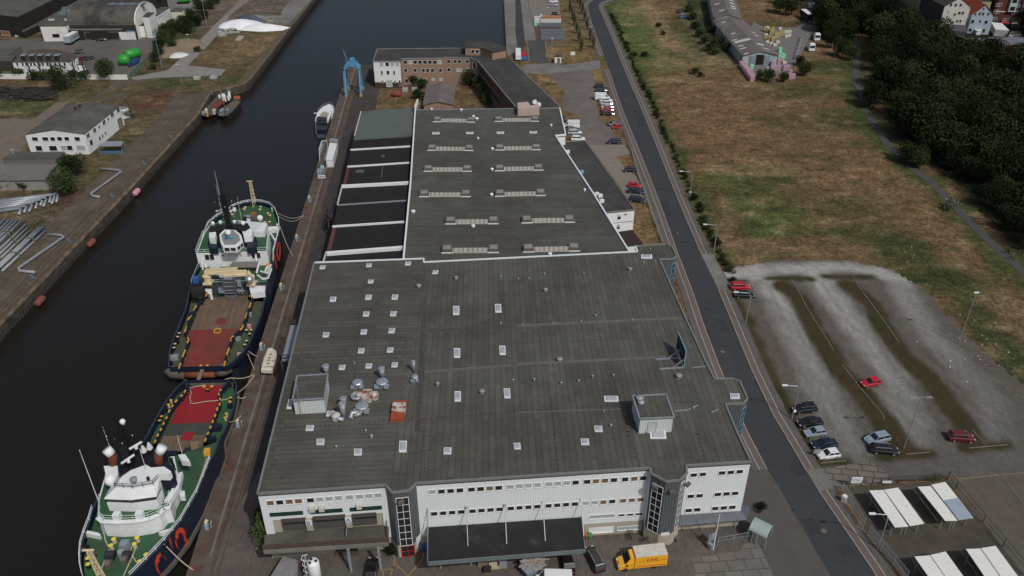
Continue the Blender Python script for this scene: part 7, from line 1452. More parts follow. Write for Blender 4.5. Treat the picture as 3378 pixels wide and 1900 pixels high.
p=q('F3',1370,690,2.2); a_,b_=q('F3',1280,720,2.6),q('F3',1510,590,2.6); hd=math.degrees(math.atan2(b_.y-a_.y,b_.x-a_.x)); T=lorry('F3',1360,690,12.2,hd,'grey shipping container with dark lettering on a trailer in the left yard',boxm=mat('container_grey',(.30,.35,.40),.6,.1),name='container_trailer',cab=False)
u=(b_-a_).normalized(); p=q('F3',1360,690,1.8); s_=p+Vector((u.y,-u.x,0))*1.27; s_.z=2.0; part('lettering',text_mb('MAERSK',1.9,s_-u*3.2,u,(0,0,1)),dark_metal,T); mb=MB(); mb.lathe(s_-u*4.3+Vector((0,0,.65)),[(.7,0),(.7,.04)],8,ax=(u.y,-u.x,0)); part('star_emblem',mb,lblue,T)
# ---------------------------------------------------------------- boats
Y=thing('motor_yacht','white motor yacht with dark windows moored at the right quay','yacht',q('A1',650,1300,WZ))
YO=pol('A1',[(580,1328),(573,1240),(575,1180),(600,1110),(650,1062),(710,1035),(745,1048),(765,1085),(760,1150),(735,1230),(700,1328)],-.9); c0,c1=(YO[0]+YO[-1])/2,YO[5]
part('hull',hull_rings([YO,shrink(YO,c0,c1,.8,WZ-.4,.06)]),white,Y); mb=MB(); mb.prism(YO,-1.0); part('deck',mb,white,Y)
for nm,pts,z,z0,m in (('saloon',[(585,1292),(690,1292),(725,1190),(735,1110),(690,1080),(640,1095),(590,1170),(583,1230)],.6,-.9,glass),('flybridge',[(572,1200),(700,1205),(730,1130),(735,1090),(690,1070),(640,1085),(590,1140)],1.1,.55,white),('flybridge_floor',[(600,1165),(695,1165),(712,1125),(650,1110)],1.2,1.05,mat('tan_teak',(.30,.27,.22),.8,.1)),('stern_cabin',[(600,1300),(695,1300),(700,1210),(592,1210)],.35,-.9,navy),('swim_platform',[(582,1330),(700,1330),(703,1305),(584,1305)],-1.6,-1.9,galv),('windscreen',[(585,1195),(690,1198),(690,1165),(590,1162)],1.6,1.1,dark_metal)): slab_part(nm,Y,pol('A1',pts,z),z0,m)
mb=MB(); rail(mb,[p+Vector((0,0,.03)) for p in YO[3:9]],.8,1.2,.025); part('bow_rail',mb,galv,Y); mb=MB(); mb.bar(q('A1',560,1128,1.4),q('A1',620,1125,1.4),.25); mb.ball(q('A1',685,1102,1.6),.3,8,6); part('radar_arch',mb,white,Y)
def barge(label,pts,hold,house,nm='barge'):
 O=pol('F6',pts,-.9); T=thing(nm,label,'barge',(O[0].x,O[0].y,WZ),'old barges at the left quay'); c0,c1=(O[0]+O[-1])/2,O[len(O)//2]
 part('hull',hull_rings([O,shrink(O,c0,c1,.92,WZ-.3)]),mat('dark_barge_hull',(.022,.02,.018),.8,.2),T); mb=MB(); mb.prism(O,-1.0); part('deck',mb,mat('grimy_deck',(.085,.08,.065),.9,.3,1),T)
 for n2,p2,z,z0,m in hold+house: slab_part(n2,T,pol('F6',p2,z),z0,m)
 return T,O
rr=mat('rust_red_hold',(.16,.04,.03),.9,.2)
T,O=barge('old red barge with white wheelhouse lying against the left quay',[(200,1060),(260,940),(500,760),(800,480),(900,300),(1200,200),(1330,230),(1260,480),(1000,740),(800,960),(640,1110),(400,1120)],[('hold_cover',[(640,840),(860,840),(1230,480),(950,480)],-.5,-1.0,rr)],[('wheelhouse',[(1010,430),(1165,435),(1130,320),(990,320)],.9,-1,white),('side_cabin',[(890,410),(975,415),(970,365),(885,365)],.3,-1,white),('side_cabin',[(1225,455),(1290,455),(1300,390),(1225,390)],.3,-1,white),('raft_box',[(1245,340),(1330,335),(1325,240),(1250,240)],.7,-1,white),('mound',[(1200,220),(1330,220),(1340,130),(1220,110)],.3,-1,mat('green_grey_tarp',(.10,.13,.11),.9,.2)),('white_frame',[(410,930),(470,930),(480,860),(420,860)],.4,-1,white),('yellow_box',[(440,1040),(510,1040),(500,890),(450,890)],.3,-1,mat('dull_yellow',(.40,.28,.05),.7,.1)),('white_frame',[(670,960),(760,960),(800,870),(690,870)],.3,-1,mat('pale_grey_box',(.4,.42,.42),.7,.1)),('dark_gear',[(260,1040),(400,1070),(410,950),(300,950)],-.2,-1,steel_grey)])
mb=MB(); a=q('F6',1130,820,-.9); mb.bar(a,(a.x-.6,a.y,7),.15); part('derrick',mb,wood,T)
T,O=barge('old flat barge with orange bow board lying outside the red barge',[(870,1080),(900,920),(1150,780),(1440,560),(1450,450),(1690,440),(1700,640),(1400,980),(1250,1110),(1050,1140)],[('cargo_floor',[(1350,900),(1400,880),(1670,640),(1480,600),(1250,760)],-.8,-1.0,mat('sandy_cargo',(.12,.10,.075),.9,.3,2))],[('deck_litter',[(930,930),(1080,940),(1090,850),(980,870)],-.2,-1,steel_grey),('tarpaulin_pile',[(1150,930),(1300,960),(1300,860),(1180,830)],0,-1,mat('blue_grey_tarp',(.16,.19,.25),.8,.3,2)),('deck_litter',[(900,1100),(1080,1110),(1100,1040),(920,1040)],-.6,-1,concrete)])
a,b=q('F6',1455,460,.4),q('F6',1690,450,.4); mb=MB(); mb.bar(a,b,.15,1.0); part('bow_board',mb,mat('orange_board',(.42,.12,.05),.7,.15),T); mb=MB(); c_=q('F6',1550,600,-.9); mb.bar(c_,(c_.x,c_.y,1.2),.25); part('bow_post',mb,wood,T)
# ---------------------------------------------------------------- things on the right quay
WB=thing('small_workboat','small white workboat with curved rail beside the white container','boat',q('B1',655,60,WZ)); O=pol('B1',[(620,170),(615,60),(640,-20),(690,-30),(700,60),(670,170)],-.3); part('hull',hull_rings([O,shrink(O,(O[0]+O[-1])/2,O[3],.85,WZ)]),navy,WB); mb=MB(); mb.prism(O,-.4); part('deck',mb,galv,WB); mb=MB(); rail(mb,[p+Vector((0,0,.02)) for p in O],.9,1.5,.05); part('rail',mb,white,WB)
slab=lambda nm,t,pts,z,z0,m,label,cat: (lambda T: (slab_part('body',T,pol(t,pts,z),z0,m),T)[1])(thing(nm,label,cat,q(t,*pts[0],z0)))
T=slab('office_container','S',[(1075,527),(1098,525),(1112,473),(1087,471)],2.6,.06,white,'long white container office on the quay','container'); P=pol('S',[(1075,527),(1098,525),(1112,473)],2.6); window(T,P[0],P[1],.3,1.6,.3,2.3,white,galv,.08,'container_door',(1,1),False)
slab('grey_hut','B1',[(588,262),(640,262),(650,225),(600,225)],1.9,.05,steel_grey,'small grey quay hut with sloping lid below the white container','hut'); slab('teal_bin','B1',[(620,232),(658,235),(662,195),(625,195)],1.6,.05,mat('pale_teal',(.22,.42,.40),.6,.1),'pale teal bin between the white container and the grey hut','bin'); slab('grey_hut','A1',[(715,1405),(800,1410),(800,1385),(740,1375),(715,1385)],2.2,.05,steel_grey,'grey hut with flat lid near the stern of the yacht','hut')
T=thing('quay_bench','white rack like bench below the teal bin','bench',q('B1',635,325)); mb=MB(); a,b=q('B1',600,305,.9),q('B1',670,300,.9); mb.bar(a,b,.5,.1); mb.bar(a-Vector((0,.3,.5)),b-Vector((0,.3,.5)),.4,.1); part('slats',mb,white,T)
for p in (a,b): mb=MB(); mb.bar(p,(p.x,p.y,0),.15); part('leg',mb,white,T)
LB=thing('lifeboat','weathered cream enclosed lifeboat standing on the quay','lifeboat',q('C1',110,800)); O=pol('C1',[(38,815),(150,820),(175,740),(195,660),(190,622),(140,604),(95,612),(60,700),(42,760)],1.0); cc=sum(O,Vector())/9; crm=mat('weathered_cream',(.60,.56,.47),.7,.15,1)
mb=MB(); mb.loft([[cc+(p-cc)*.75+Vector((0,0,-.95)) for p in O],O,[p+Vector((0,0,.7)) for p in O],[Vector((cc.x+(p.x-cc.x)*.6,cc.y+(p.y-cc.y)*.88,2.3)) for p in O]]); part('hull',mb,crm,LB)
for x,y in ((132,632),(118,665),(110,690),(103,722)): p=q('C1',x,y,2.32); mb=MB(); mb.cyl((p.x,p.y,2.3),.28,.08,10); part('hatch',mb,mat('tan_hatch',(.25,.19,.12),.8,.1),LB)
for y,(a,b) in enumerate((((75,700),(180,690)),((60,755),(165,750)))): mb=MB(); mb.bar(q('C1',*a,2.33),q('C1',*b,2.33),.08); part('rib',mb,galv,LB)
def pedestal(t,x,y,label,k=1):
 p=q(t,x,y); T=thing('quay_pedestal',label,'supply post',p,'supply posts along the right quay'); mb=MB(); mb.box((p.x,p.y,.55),(.55,.5,1.1)); part('post',mb,mat('pale_blue_grey',(.25,.36,.44),.6,.2),T); mb=MB(); mb.bar((p.x-.15,p.y+.1,1.2),(p.x+.05,p.y+.6,1.5),.42,.2); part('lid',mb,mat('cream_lid',(.60,.52,.33),.6,.1),T); mb=MB(); mb.tube([(p.x+.5,p.y+.4,0),(p.x+.5,p.y+.4,.8),(p.x+.5,p.y+.9,.9)],.13,6); part('hose',mb,galv,T)
for a in (('B1',517,560,'cream topped blue post at the bow of the farther ship, upper one'),('B1',392,950,'cream topped blue post where the bow line of the farther ship ends'),('B1',236,1440,'cream topped blue post beside the cream deck cranes'),('C1',40,590,'cream topped post just above the lifeboat'),('E4',1850,1150,'cream topped blue post beside an orange buoy'),('D0',1462,985,'cream topped bright blue post near the hull number of the nearer ship')): pedestal(*a)
for t,x,y,r,m,lb in (('E2',2000,720,.9,rustred,'rust red round fender hanging by the farther ship'),('E3',2060,380,1.2,rustred,'big rust red fender between the farther ship and the quay'),('E4',1820,950,.9,mat('orange_fender',(.28,.07,.03),.8,.2),'orange red fender behind the cream topped post'),('B0',1300,457,.8,pink,'faded pink cylinder fender floating at the left quay'),('B0',835,962,.75,rustred,'rusty cylinder fender floating below the upper straight quay stretch'),('C0',287,90,.8,rustred,'rusty cylinder fender at the lower left quay edge')):
 p=q(t,x,y,-1.5); mb=MB(); d=Vector((.05,1,0))
 if p.x<-90: p.x=-106.7+r*.3; p.z=-1.7; mb.lathe(p,[(r*.5,-1.5),(r*.9,-1.3),(r,-1.0),(r,1.0),(r*.9,1.3),(r*.5,1.5)],14,ax=d); solo('fender',mb,m,lb,'fender','floating fenders',True)
for i,(t,x,y) in enumerate((('B1',490,625),('B1',480,690),('B1',345,1105),('C1',85,520),('D0',1640,370),('D0',1330,1385),('E4',2010,750),('A1',795,1110))): p=q(t,x,y); mb=MB(); mb.lathe(p,[(.28,0),(.2,.1),(.2,.35),(.35,.42),(.3,.55)],10); solo('mooring_bollard',mb,rustred,'small rusty mooring bollard on the edge of the right quay','bollard','mooring bollards on the right quay')
for i,(t,x,y,lb) in enumerate((('B0',1117,512,'blue quay post near the pink fender'),('B0',690,960,'blue quay post above the middle of the lower bent pipe'),('B0',322,1325,'blue quay post below the lower bent pipe'),('A0',1700,1372,'blue quay post at the edge below the brown waste ground'),('A0',2110,942,'blue quay post beside the barges'),('A0',1242,970,'blue post between the slab track and the brown ground'),('B0',1432,182,'grey quay post above the pink fender'))): p=q(t,x,y); mb=MB(); mb.box((p.x,p.y,.4),(.4,.4,.8)); mb.box((p.x+.35,p.y+.2,.25),(.3,.3,.5)); mb.box((p.x,p.y,.9),(.5,.5,.15)); solo('quay_post',mb,mat('dull_blue_grey',(.10,.17,.22),.7,.2),lb,'post','blue posts on the left bank')
# pipes of the left bank
zp=mat('grey_pipe',(.26,.28,.30),.5,.12,.5)
for pts,lb in (([(1000,232),(1180,245),(1208,262),(905,480),(920,502),(995,512)],'bent Z shaped grey pipe on the quay, upper one near the dark trees'),([(485,885),(610,893),(635,912),(185,1222),(195,1248),(350,1262)],'bent Z shaped grey pipe on the quay, lower one beside the racks')): mb=MB(); mb.tube(pol('B0',pts,.45),.36,10); solo('bent_pipe',mb,zp,lb,'pipe','bent pipes on the left quay',True)
EL=[(580,482,560,560),(547,492,515,578),(505,508,490,565),(462,528,432,606),(422,545,400,595),(372,565,352,625),(322,588,288,655),(265,608,240,665),(208,632,188,685)]
for i,(ex,ey,fx,fy) in enumerate(EL): mb=MB(); mb.tube(pol('B0',[(-120,560+i*14),(ex-20,ey-2),(ex,ey+8),(fx,fy)],.5),.34,9); o=solo('elbow_pipe',mb,galv,'long silver pipe with a bent end in the upper pipe stack','pipe','elbow pipes in the upper stack',True)
for i in range(4): a,b=q('B0',-120,575+i*22,1.1),q('B0',520-i*60,490+i*24,1.1); mb=MB(); mb.tube([a,b],.34,9); solo('elbow_pipe',mb,galv,'long silver pipe with a bent end in the upper pipe stack','pipe','elbow pipes in the upper stack',True)
tops=[(35,742,.4),(72,745,.4),(118,750,.4),(152,748,.4),(192,750,.4),(236,752,.4),(254,790,.4),(272,820,.4),(288,856,.4),(50,735,1.1),(95,740,1.1),(135,742,1.1),(175,742,1.1),(215,748,1.1)]
def straight(x,y,z,dx,dy,lb,grp):
 mb=MB(); mb.tube([q('B0',x,y,z),q('B0',x-dx,y+dy,z)],.33,9); solo('steel_pipe',mb,zp,lb,'pipe',grp,True)
for x,y,z in tops: straight(x,y,z,420,395,'straight grey steel pipe in the left rack of the lower pipe stack','pipes in the left rack')
for x,y,z in ((390,815,.4),(415,812,.4),(440,818,.4),(450,850,.4),(396,812,1.1),(424,812,1.1),(350,850,.4)): straight(x,y,z,430,400,'straight grey steel pipe in the right rack of the lower pipe stack','pipes in the right rack')
for i,(x0,y0,x1,y1) in enumerate(((-20,850,125,852),(60,860,165,965),(250,915,330,920),(90,1058,185,1065),(-10,1110,20,1130))): a,b=q('B0',x0,y0,1.6),q('B0',x1,y1,1.6); mb=MB(); mb.bar(a,b,.2,.15); mb.bar(b,(b.x,b.y,0),.2); mb.bar(a,(a.x,a.y,0),.2); solo('pipe_rack',mb,mat('green_yellow_rack',(.13,.17,.07),.7,.3,3),'green painted frame holding the lower pipe stack','rack','pipe rack frames')
# ---------------------------------------------------------------- trees and shrubs
def crown_mesh(name,r,h,n,leaf,m,lumps=7,seed=1):
 rnd=random.Random(seed); L=[]
 for k in range(lumps): a=rnd.uniform(0,6.28); d=rnd.uniform(.15,.62)*r; L.append((math.cos(a)*d,math.sin(a)*d,h*rnd.uniform(.32,.8),rnd.uniform(.42,.62)*r,rnd.uniform(.2,.34)*h))
 L.append((0,0,h*.6,.62*r,h*.36)); vs=[]; fs=[]
 for i in range(n):
  lx,ly,lz,lr,lh=L[i%len(L)]; u_=rnd.uniform(-1,1); a=rnd.uniform(0,6.283); s=math.sqrt(1-u_*u_); k=rnd.uniform(.72,1.04) if rnd.random()<.8 else rnd.uniform(.3,.8)
  c_=Vector((lx+lr*s*math.cos(a)*k,ly+lr*s*math.sin(a)*k,lz+lh*u_*k)); d=Vector((rnd.gauss(0,1),rnd.gauss(0,1),rnd.gauss(.6,1))).normalized(); x=d.orthogonal().normalized()*leaf*rnd.uniform(.5,1.2); y=d.cross(x).normalized()*leaf*rnd.uniform(.4,1.0)
  i0=len(vs); vs+=[c_-x,c_-y,c_+x,c_+y]; fs.append((i0,i0+1,i0+2,i0+3))
 me=bpy.data.meshes.new(name); me.from_pydata([tuple(v) for v in vs],[],fs); me.materials.append(m); return me
TRK=MB(); TRK.tube([(0,0,0),(.1,.05,2.5),(0,.2,5.5)],.28,7,r2=.12)
for a in range(4): TRK.tube([(0,.1,2.4+a*.5),(math.cos(a*1.7)*1.6,math.sin(a*1.7)*1.6,4.6+a*.4)],.1,5,r2=.04)
TRUNK=TRK.mesh('trunk',[bark]); CROWNS={}
def plant(name,cat,p,label,group,key,sc=1.0,rz=0.0,trunk=True):
 T=thing(name,label,cat,p,group,rz); T.scale=(sc,sc,sc)
 o=bpy.data.objects.new('crown',CROWNS[key]); C.objects.link(o); o.parent=T
 if trunk: k=bpy.data.objects.new('trunk',TRUNK); C.objects.link(k); k.parent=T
 return T
for k in range(4): CROWNS['w%d'%k]=crown_mesh('crown',6.0,10.5,2600,.34,leaf_dark,8,11+k)
for k in range(3): CROWNS['m%d'%k]=crown_mesh('crown',5.0,8.5,2400,.28,leaf_yard,8,31+k)
CROWNS['s0']=crown_mesh('crown',2.2,2.6,900,.2,leaf_yard,6,51); CROWNS['s1']=crown_mesh('crown',2.2,2.6,900,.2,leaf_mid,6,52)
CROWNS['f']=crown_mesh('crown',2.6,3.4,1100,.18,mat('flowering_leaves',(.06,.08,.04),.8,.3,3,col2=(.42,.42,.34),sc2=3,thr=.56,wid=.04),6,53)
CROWNS['y']=crown_mesh('crown',.95,4.6,420,.14,leaf_mid,5,54); CROWNS['i']=crown_mesh('crown',1.6,7.2,2200,.16,leaf_ivy,9,55)
rnd=random.Random(5); placed=[]
def visible(p,mg=60):
 zc=p[1]*CP-(p[2]-CAM_H)*SP; yc=p[1]*SP+(p[2]-CAM_H)*CP; x,y=1689+2732*p[0]/zc,950-2732*yc/zc; return-mg<x<3378+mg and-mg*2<y<1900+mg
keep=[[q('F1',x,y) for x,y in pts] for pts in (((-50,560),(250,700),(700,1000),(900,1280),(1290,1300),(2500,1270),(2500,-100),(-200,-100)),((930,930),(1300,930),(1340,1180),(930,1200)))]+[[q('A3',x,y) for x,y in ((1040,60),(1700,60),(1750,330),(1130,330))]]
band=q('A3',850,360).y
for attempt in range(26000):
 x,y=rnd.uniform(60,330),rnd.uniform(120,470); d,s=seg_dist((x,y),path_line)
 in_main=s<0 and d>6.5+2*rnd.random() and y<q('A3',800,330).y+4
 if not in_main and y>band-2: px=1689+2732*x/(y*CP+CAM_H*SP); in_main=px>2700
 if not in_main or not visible((x,y,5),90): continue
 if any(inside([(k.x,k.y) for k in K],x,y) for K in keep) or any((x-a)**2+(y-b)**2<43 for a,b in placed): continue
 placed.append((x,y))
 if len(placed)>=290: break
for i,(x,y) in enumerate(placed): plant('forest_tree','tree',(x,y,0),'dark leafy tree of the dense wood right of the footpath','trees of the dense wood','w%d'%rnd.randrange(4),rnd.choice((.68,.8,.9,1.0,1.15,1.3)),rnd.uniform(0,6),i%3==0)
for t,x,y,k,sc,lb in (('A3',570,480,'m0',.9,'leafy tree at the left edge of the tree lane'),('A3',480,330,'m1',.9,'tree hanging over the two white lorry cabs'),('A3',640,560,'m2',.9,'tree left of the upper footpath'),('A3',760,600,'m0',.75,'tree casting shade over the upper footpath'),('A3',560,400,'m1',1.0,'tree between the lorry cabs and the footpath'),('A3',700,440,'m2',1.0,'tree at the start of the footpath'),('A3',620,340,'m0',1.1,'broad tree right of the tree lane'),('A3',740,340,'m1',1.1,'broad tree above the start of the footpath'),('A3',180,150,'m2',1.0,'tree left of the lorry trailer'),('A3',60,130,'m0',1.0,'tree right behind the far end of the grey shed'),('A3',100,40,'m1',1.0,'tree at the top edge beside the lane'),('A3',230,40,'m2',.9,'tree at the top edge over the lorry trailer'),('A3',1290,230,'s0',1.2,'shrub at the corner of the town street'),
('A3',300,760,'m1',.75,'tall bushy tree at the lower right corner of the goods yard'),('A3',250,650,'m2',.5,'bushy tree beside the goods yard fence'),('F2',1330,1330,'m0',.62,'dark bush in front of the pink brick pallets'),('F2',1680,1330,'m1',.5,'smaller dark bush right of the pallets'),('F2',1180,1260,'m2',.45,'dark bush beside the long wall of pink pallets'),
('B3',1320,170,'m0',.8,'tree leaning over the path, upper of the pair'),('B3',1420,210,'m1',.8,'tree leaning over the path, lower of the pair'),('B3',1750,640,'f',1.0,'round white flowering bush by the footpath'),('A3',950,1060,'w1',.9,'big crown reaching over the bend of the footpath'),
('A0',1080,790,'m1',1.0,'round dark tree before the white boundary wall'),('A0',650,890,'m2',1.1,'wide dark bush below the boundary wall'),('A0',1630,440,'m0',.8,'tall dark tree beside the gravel yard'),('A0',1580,560,'m1',.6,'dark bush beside the green tanks'),('A0',1700,400,'m2',.6,'bush behind the waste heap'),('A0',1850,250,'s0',1.6,'round bush beside the old rails'),('A0',1780,310,'s1',1.6,'low bush between the rails and the lamp post'),('A0',2010,130,'m0',.7,'dense bush right of the small cream hut'),('A0',2110,90,'m1',.7,'dense bush at the top of the left bank'),('A0',1975,520,'s0',.9,'small bush on the slab road'),('A0',1525,690,'s1',.9,'small bush near the green gate'),('A0',190,770,'s1',1.4,'light green bush at the left end of the boundary wall'),('A0',1270,1170,'f',1.0,'flowering bush at the corner of the white office'),
('B0',745,310,'m0',.85,'dark round tree between office and quay, upper one'),('B0',640,490,'m1',.98,'dark round tree between shed and pipes, lower one'),('B0',115,420,'f',.8,'flowering bush in front of the storage shed'),('B0',260,420,'s0',1.1,'low dark bush in front of the storage shed'),('B0',0,440,'s0',1.0,'low bush at the left picture edge'),
('A1',1600,985,'s1',1.3,'shrub at the lower left side of the court shed'),('A1',1625,880,'s1',1.4,'shrub at the upper left side of the court shed'),('A1',1900,800,'m2',.7,'shrub right behind the court shed'),('A1',2000,770,'m0',.75,'tall shrub against the brick office wall'),('A1',2110,850,'m1',.75,'shrub at the inner corner of the brick wing'),('A1',2200,900,'m2',.7,'shrub along the brick wing, upper one'),('A1',2250,970,'m0',.65,'shrub along the brick wing, middle one'),('A1',2310,1025,'s1',1.7,'shrub along the brick wing, lowest one'),('A1',1700,800,'s1',1.9,'wide shrub under the office windows'),('A1',1560,835,'s1',1.5,'shrub by the lower office windows'),
('A2',1780,740,'s1',1.0,'lone bush in the dry field, larger one'),('A2',1845,765,'s1',.7,'lone bush in the dry field, smaller one'),('A2',1420,268,'s0',.8,'round bush on the sandy track'),('A2',1465,345,'s0',.6,'small round bush on the sandy track'),('A2',1290,565,'s0',.8,'dark bush in the upper field'),('A2',1195,558,'s0',.6,'small dark bush near the verge'),('D1',1340,1215,'s1',.7,'small shrub beside the red entrance door'),('D2',2440,790,'s1',.5,'small shrub by the fence corner')):
 p=q(t,x,y); plant('tree' if k[0] in 'mw' else 'bush','tree' if k[0] in 'mw' else 'bush',p,lb,None,k,sc,rnd.uniform(0,6),k[0] in 'mw')
for x,y in ((-20,785),(330,795),(430,790),(540,790),(760,790),(860,795)): plant('bush','bush',q('A0',x,y),'bush growing against the long white boundary wall','bushes along the white boundary wall','s0',1.35,x)
for i,(x,y) in enumerate(((1560,620),(1600,500),(1660,360),(1740,330),(1720,480),(1830,260),(1900,200),(1960,260),(2040,200),(1980,90),(2150,40),(1880,330))): plant('scrub_bush','bush',q('A0',x,y),'bush in the overgrown strip between the gravel yard and the slab road','bushes of the overgrown strip','m%d'%(i%3),.55+.07*(i%4),x)
for x,y in ((1730,120),(1760,200),(1790,290),(1830,370),(1880,440),(1930,510),(1990,545),(1960,330),(2020,430),(2080,500)): plant('scrub_bush','bush',q('A2',x,y),'low scrub bush in the green strip left of the long grey shed','scrub beside the long shed','s1',1.3,x)
vl=offset_line(road_R,-4.3)
for a,b in zip(vl[6:16],vl[7:17]):
 k=int((b-a).length/2.3)
 for i in range(k):
  if b.y<158: continue
  p=a.lerp(b,(i+rnd.random()*.8)/k); p.x+=rnd.uniform(-.5,.9); plant('verge_bush','bush',p,'green verge bush in the ragged row on the field side of the road','bushes along the road verge','s1',rnd.uniform(.28,.66),rnd.uniform(0,6),False)
for x,y in ((1350,70),(1400,190),(1180,262),(1455,312),(1232,410),(1505,462),(1275,545),(1560,650),(1330,730),(1620,870),(1385,905),(1690,1035),(1435,1125)): plant('young_tree','tree',q('F5',x,y),'slender young tree in the planted rows left of the road bend','young trees by the road bend','y',1.15,x)
for x,y,sc in ((60,1040,1.15),(150,1010,.9),(30,930,.95)): p=q('D1',x,y,2.0); T=plant('ivy','ivy',(p.x+.6,p.y-.3,0),('ivy on the left corner of the white front wall','ivy over the loading dock edge','ivy on the quay side of the front hall')[(60,150,30).index(x)],None,'i',sc,x,False)
# low tufts and scraps scattered over the waste ground
mb=MB(); rnd=random.Random(3)
for k in range(1500):
 x,y=rnd.uniform(25,230),rnd.uniform(190,430)
 d,s=seg_dist((x,y),road_mid); d2,s2=seg_dist((x,y),path_line)
 if s>0 or d<9 or s2<0 or d2<4: continue
 c_=Vector((x,y,.05)); r=rnd.uniform(.12,.45); a=rnd.uniform(0,3)
 for j in range(4): t_=a+j*1.5; mb.face([c_+Vector((math.cos(t_)*r,math.sin(t_)*r,0)),c_+Vector((math.cos(t_+.8)*r,math.sin(t_+.8)*r,0)),c_+Vector((math.cos(t_+.4)*r*.5,math.sin(t_+.4)*r*.5,rnd.uniform(.15,.5)))])
tag(part('grass_tufts',mb,mat('straw_tufts',(.10,.095,.035),.95,.4,.3,col2=(.30,.24,.15),sc2=.2,thr=.55)),kind='stuff')
# ---------------------------------------------------------------- carports
cp_m=mat('rust_streaked_white_sheet',(.74,.74,.70),.6,.06,1.5,col2=(.45,.34,.24),sc2=.9,thr=.66,wid=.04); add_ribs('rust_streaked_white_sheet',.5,R(62),.4,.08)
for n_,(a,b,lb) in enumerate((([(1025,598),(1165,592),(1415,955),(1280,963)],[(1172,590),(1312,568),(1572,925),(1430,950)],'white double carport nearest to the road'),([(1507,560),(1635,553),(1905,897),(1780,898)],[(1643,540),(1783,512),(2062,868),(1912,888)],'white double carport with one blue grey panel'),([(1475,1255),(1628,1243),(1885,1610),(1730,1620)],[(1635,1240),(1785,1205),(2045,1565),(1890,1605)],'white double carport cut by the bottom edge, left one'),([(1987,1180),(2130,1175),(2385,1540),(2240,1550)],[(2138,1172),(2283,1148),(2560,1525),(2400,1545)],'white double carport cut by the bottom edge, right one'))):
 T=thing('carport',lb,'carport',q('D3',*a[0],0),'white carports in the fenced yard')
 for P,h0,h1 in ((pol('D3',a,2.75),0,-.0),(pol('D3',b,2.75),0,0)):
  mb=MB(); mb.prism(P,2.66); part('roof_panel',mb,cp_m,T)
  for i,j in ((0,.12),(1,.12),(2,.12),(3,.12)): c_=sum(P,Vector())/4; pp=P[i].lerp(c_,.2); mb=MB(); mb.box((pp.x,pp.y,1.35),(.12,.12,2.6)); part('post',mb,galv,T)
 if n_==1: P=pol('D3',[(1768,695),(1903,670),(2062,868),(1912,888)],2.78); mb=MB(); mb.prism(P,2.755); part('replacement_panel',mb,mat('blue_grey_sheet',(.30,.36,.43),.5,.05),T)
# ---------------------------------------------------------------- lamps, masts, fences, signs
def lamp(t,x,y,hx,hy,label,arm=True,heads=1,m=galv,group='street lamps'):
 p=q(t,x,y); T=thing('street_lamp' if arm else 'lamp_mast',label,'lamp',p,group); zt=zat(p,t,hy)
 if arm: d=ray(t,hx,hy); k=p.y/d.y; hp=Vector((d.x*k,p.y,zt)); pts=[p,(p.x,p.y,zt*.84),Vector((p.x+(hp.x-p.x)*.12,p.y,zt*.97)),hp]
 else: hp=Vector((p.x,p.y,zt)); pts=[p,hp]
 mb=MB(); mb.tube(pts,.11,7,r2=.06); part('pole',mb,m,T)
 for k in range(heads): o=0 if heads==1 else (-1.4,1.4)[k]; mb=MB(); mb.box((hp.x+o,hp.y,zt),(.95,.35,.18)); mb.bar((hp.x,hp.y,zt),(hp.x+o,hp.y,zt),.07); part('lamp_head',mb,white if heads==1 else galv,T)
 return T
for a in (('B2',1975,1072,1890,785,'curved street lamp at the lower corner of the dry field'),('B2',1735,525,1652,255,'curved street lamp with round sign beside the dry field'),('C2',2292,330,2200,10,'curved street lamp by the black saloon'),('C3',185,1282,118,938,'curved street lamp with two round signs by the car park'),('D3',1103,1190,1055,828,'curved street lamp beside the nearest carport'),('F5',1620,660,1645,580,'short street lamp at the road bend')): lamp(*a)
for a in (('C3',1845,530,0,15,'tall lamp mast at the far edge of the car park'),('D3',1366,186,0,-330,'tall twin floodlight mast in the middle of the car park'),('A0',1812,850,0,640,'tall lamp mast at the crossing of the slab roads'),('A0',1612,672,0,360,'tall lamp mast beside the white heap'),('A0',2062,270,0,-30,'tall lamp mast among the bushes of the left bank'),('A0',1883,435,0,342,'shorter lamp mast beside the slab road'),('F5',795,1155,0,830,'lamp mast beside the guard hut'),('F5',705,505,0,155,'lamp mast between the orange crates'),('D2',1968,1190,0,838,'white flagpole beside the notice board'),('B0',120,470,0,150,'thin mast with blue flag at the left edge')): lamp(*a[:6],arm=False,heads=2 if 'twin' in a[5] else 0 if 'flag' in a[5] else 1,m=white if 'flagpole' in a[5] else galv,group='tall masts')
def fence(t,pts,h,label,step=2.6,m=dark_metal,mesh=None,name='fence',z0=.08):
 P=[q(t,x,y) for x,y in pts]; T=thing(name,label,'fence',P[0]); n=0; ra=MB(); pa=MB()
 for a,b in zip(P,P[1:]):
  k=max(1,int((b-a).length/step))
  for i in range(k+(b is P[-1])):
   if n<60: p=a.lerp(b,i/k); mb=MB(); mb.box((p.x,p.y,h/2),(.09,.09,h)); part('post',mb,m,T); n+=1
  for z in (h-.05,h*.5): ra.bar(a+Vector((0,0,z)),b+Vector((0,0,z)),.05)
  if mesh:
   kk=int((b-a).length/.22)
   for i in range(kk): p=a.lerp(b,i/kk); pa.bar((p.x,p.y,.15),(p.x,p.y,h-.08),.035)
 part('rails',ra,m,T)
 if mesh: part('mesh_bars',pa,mesh,T)
fence('D3',[(1040,560),(1195,545),(1655,520),(1800,490),(1880,590),(2150,920),(2350,1160),(2600,1460)],1.9,'dark post fence round the back of the carport yard',5.2)
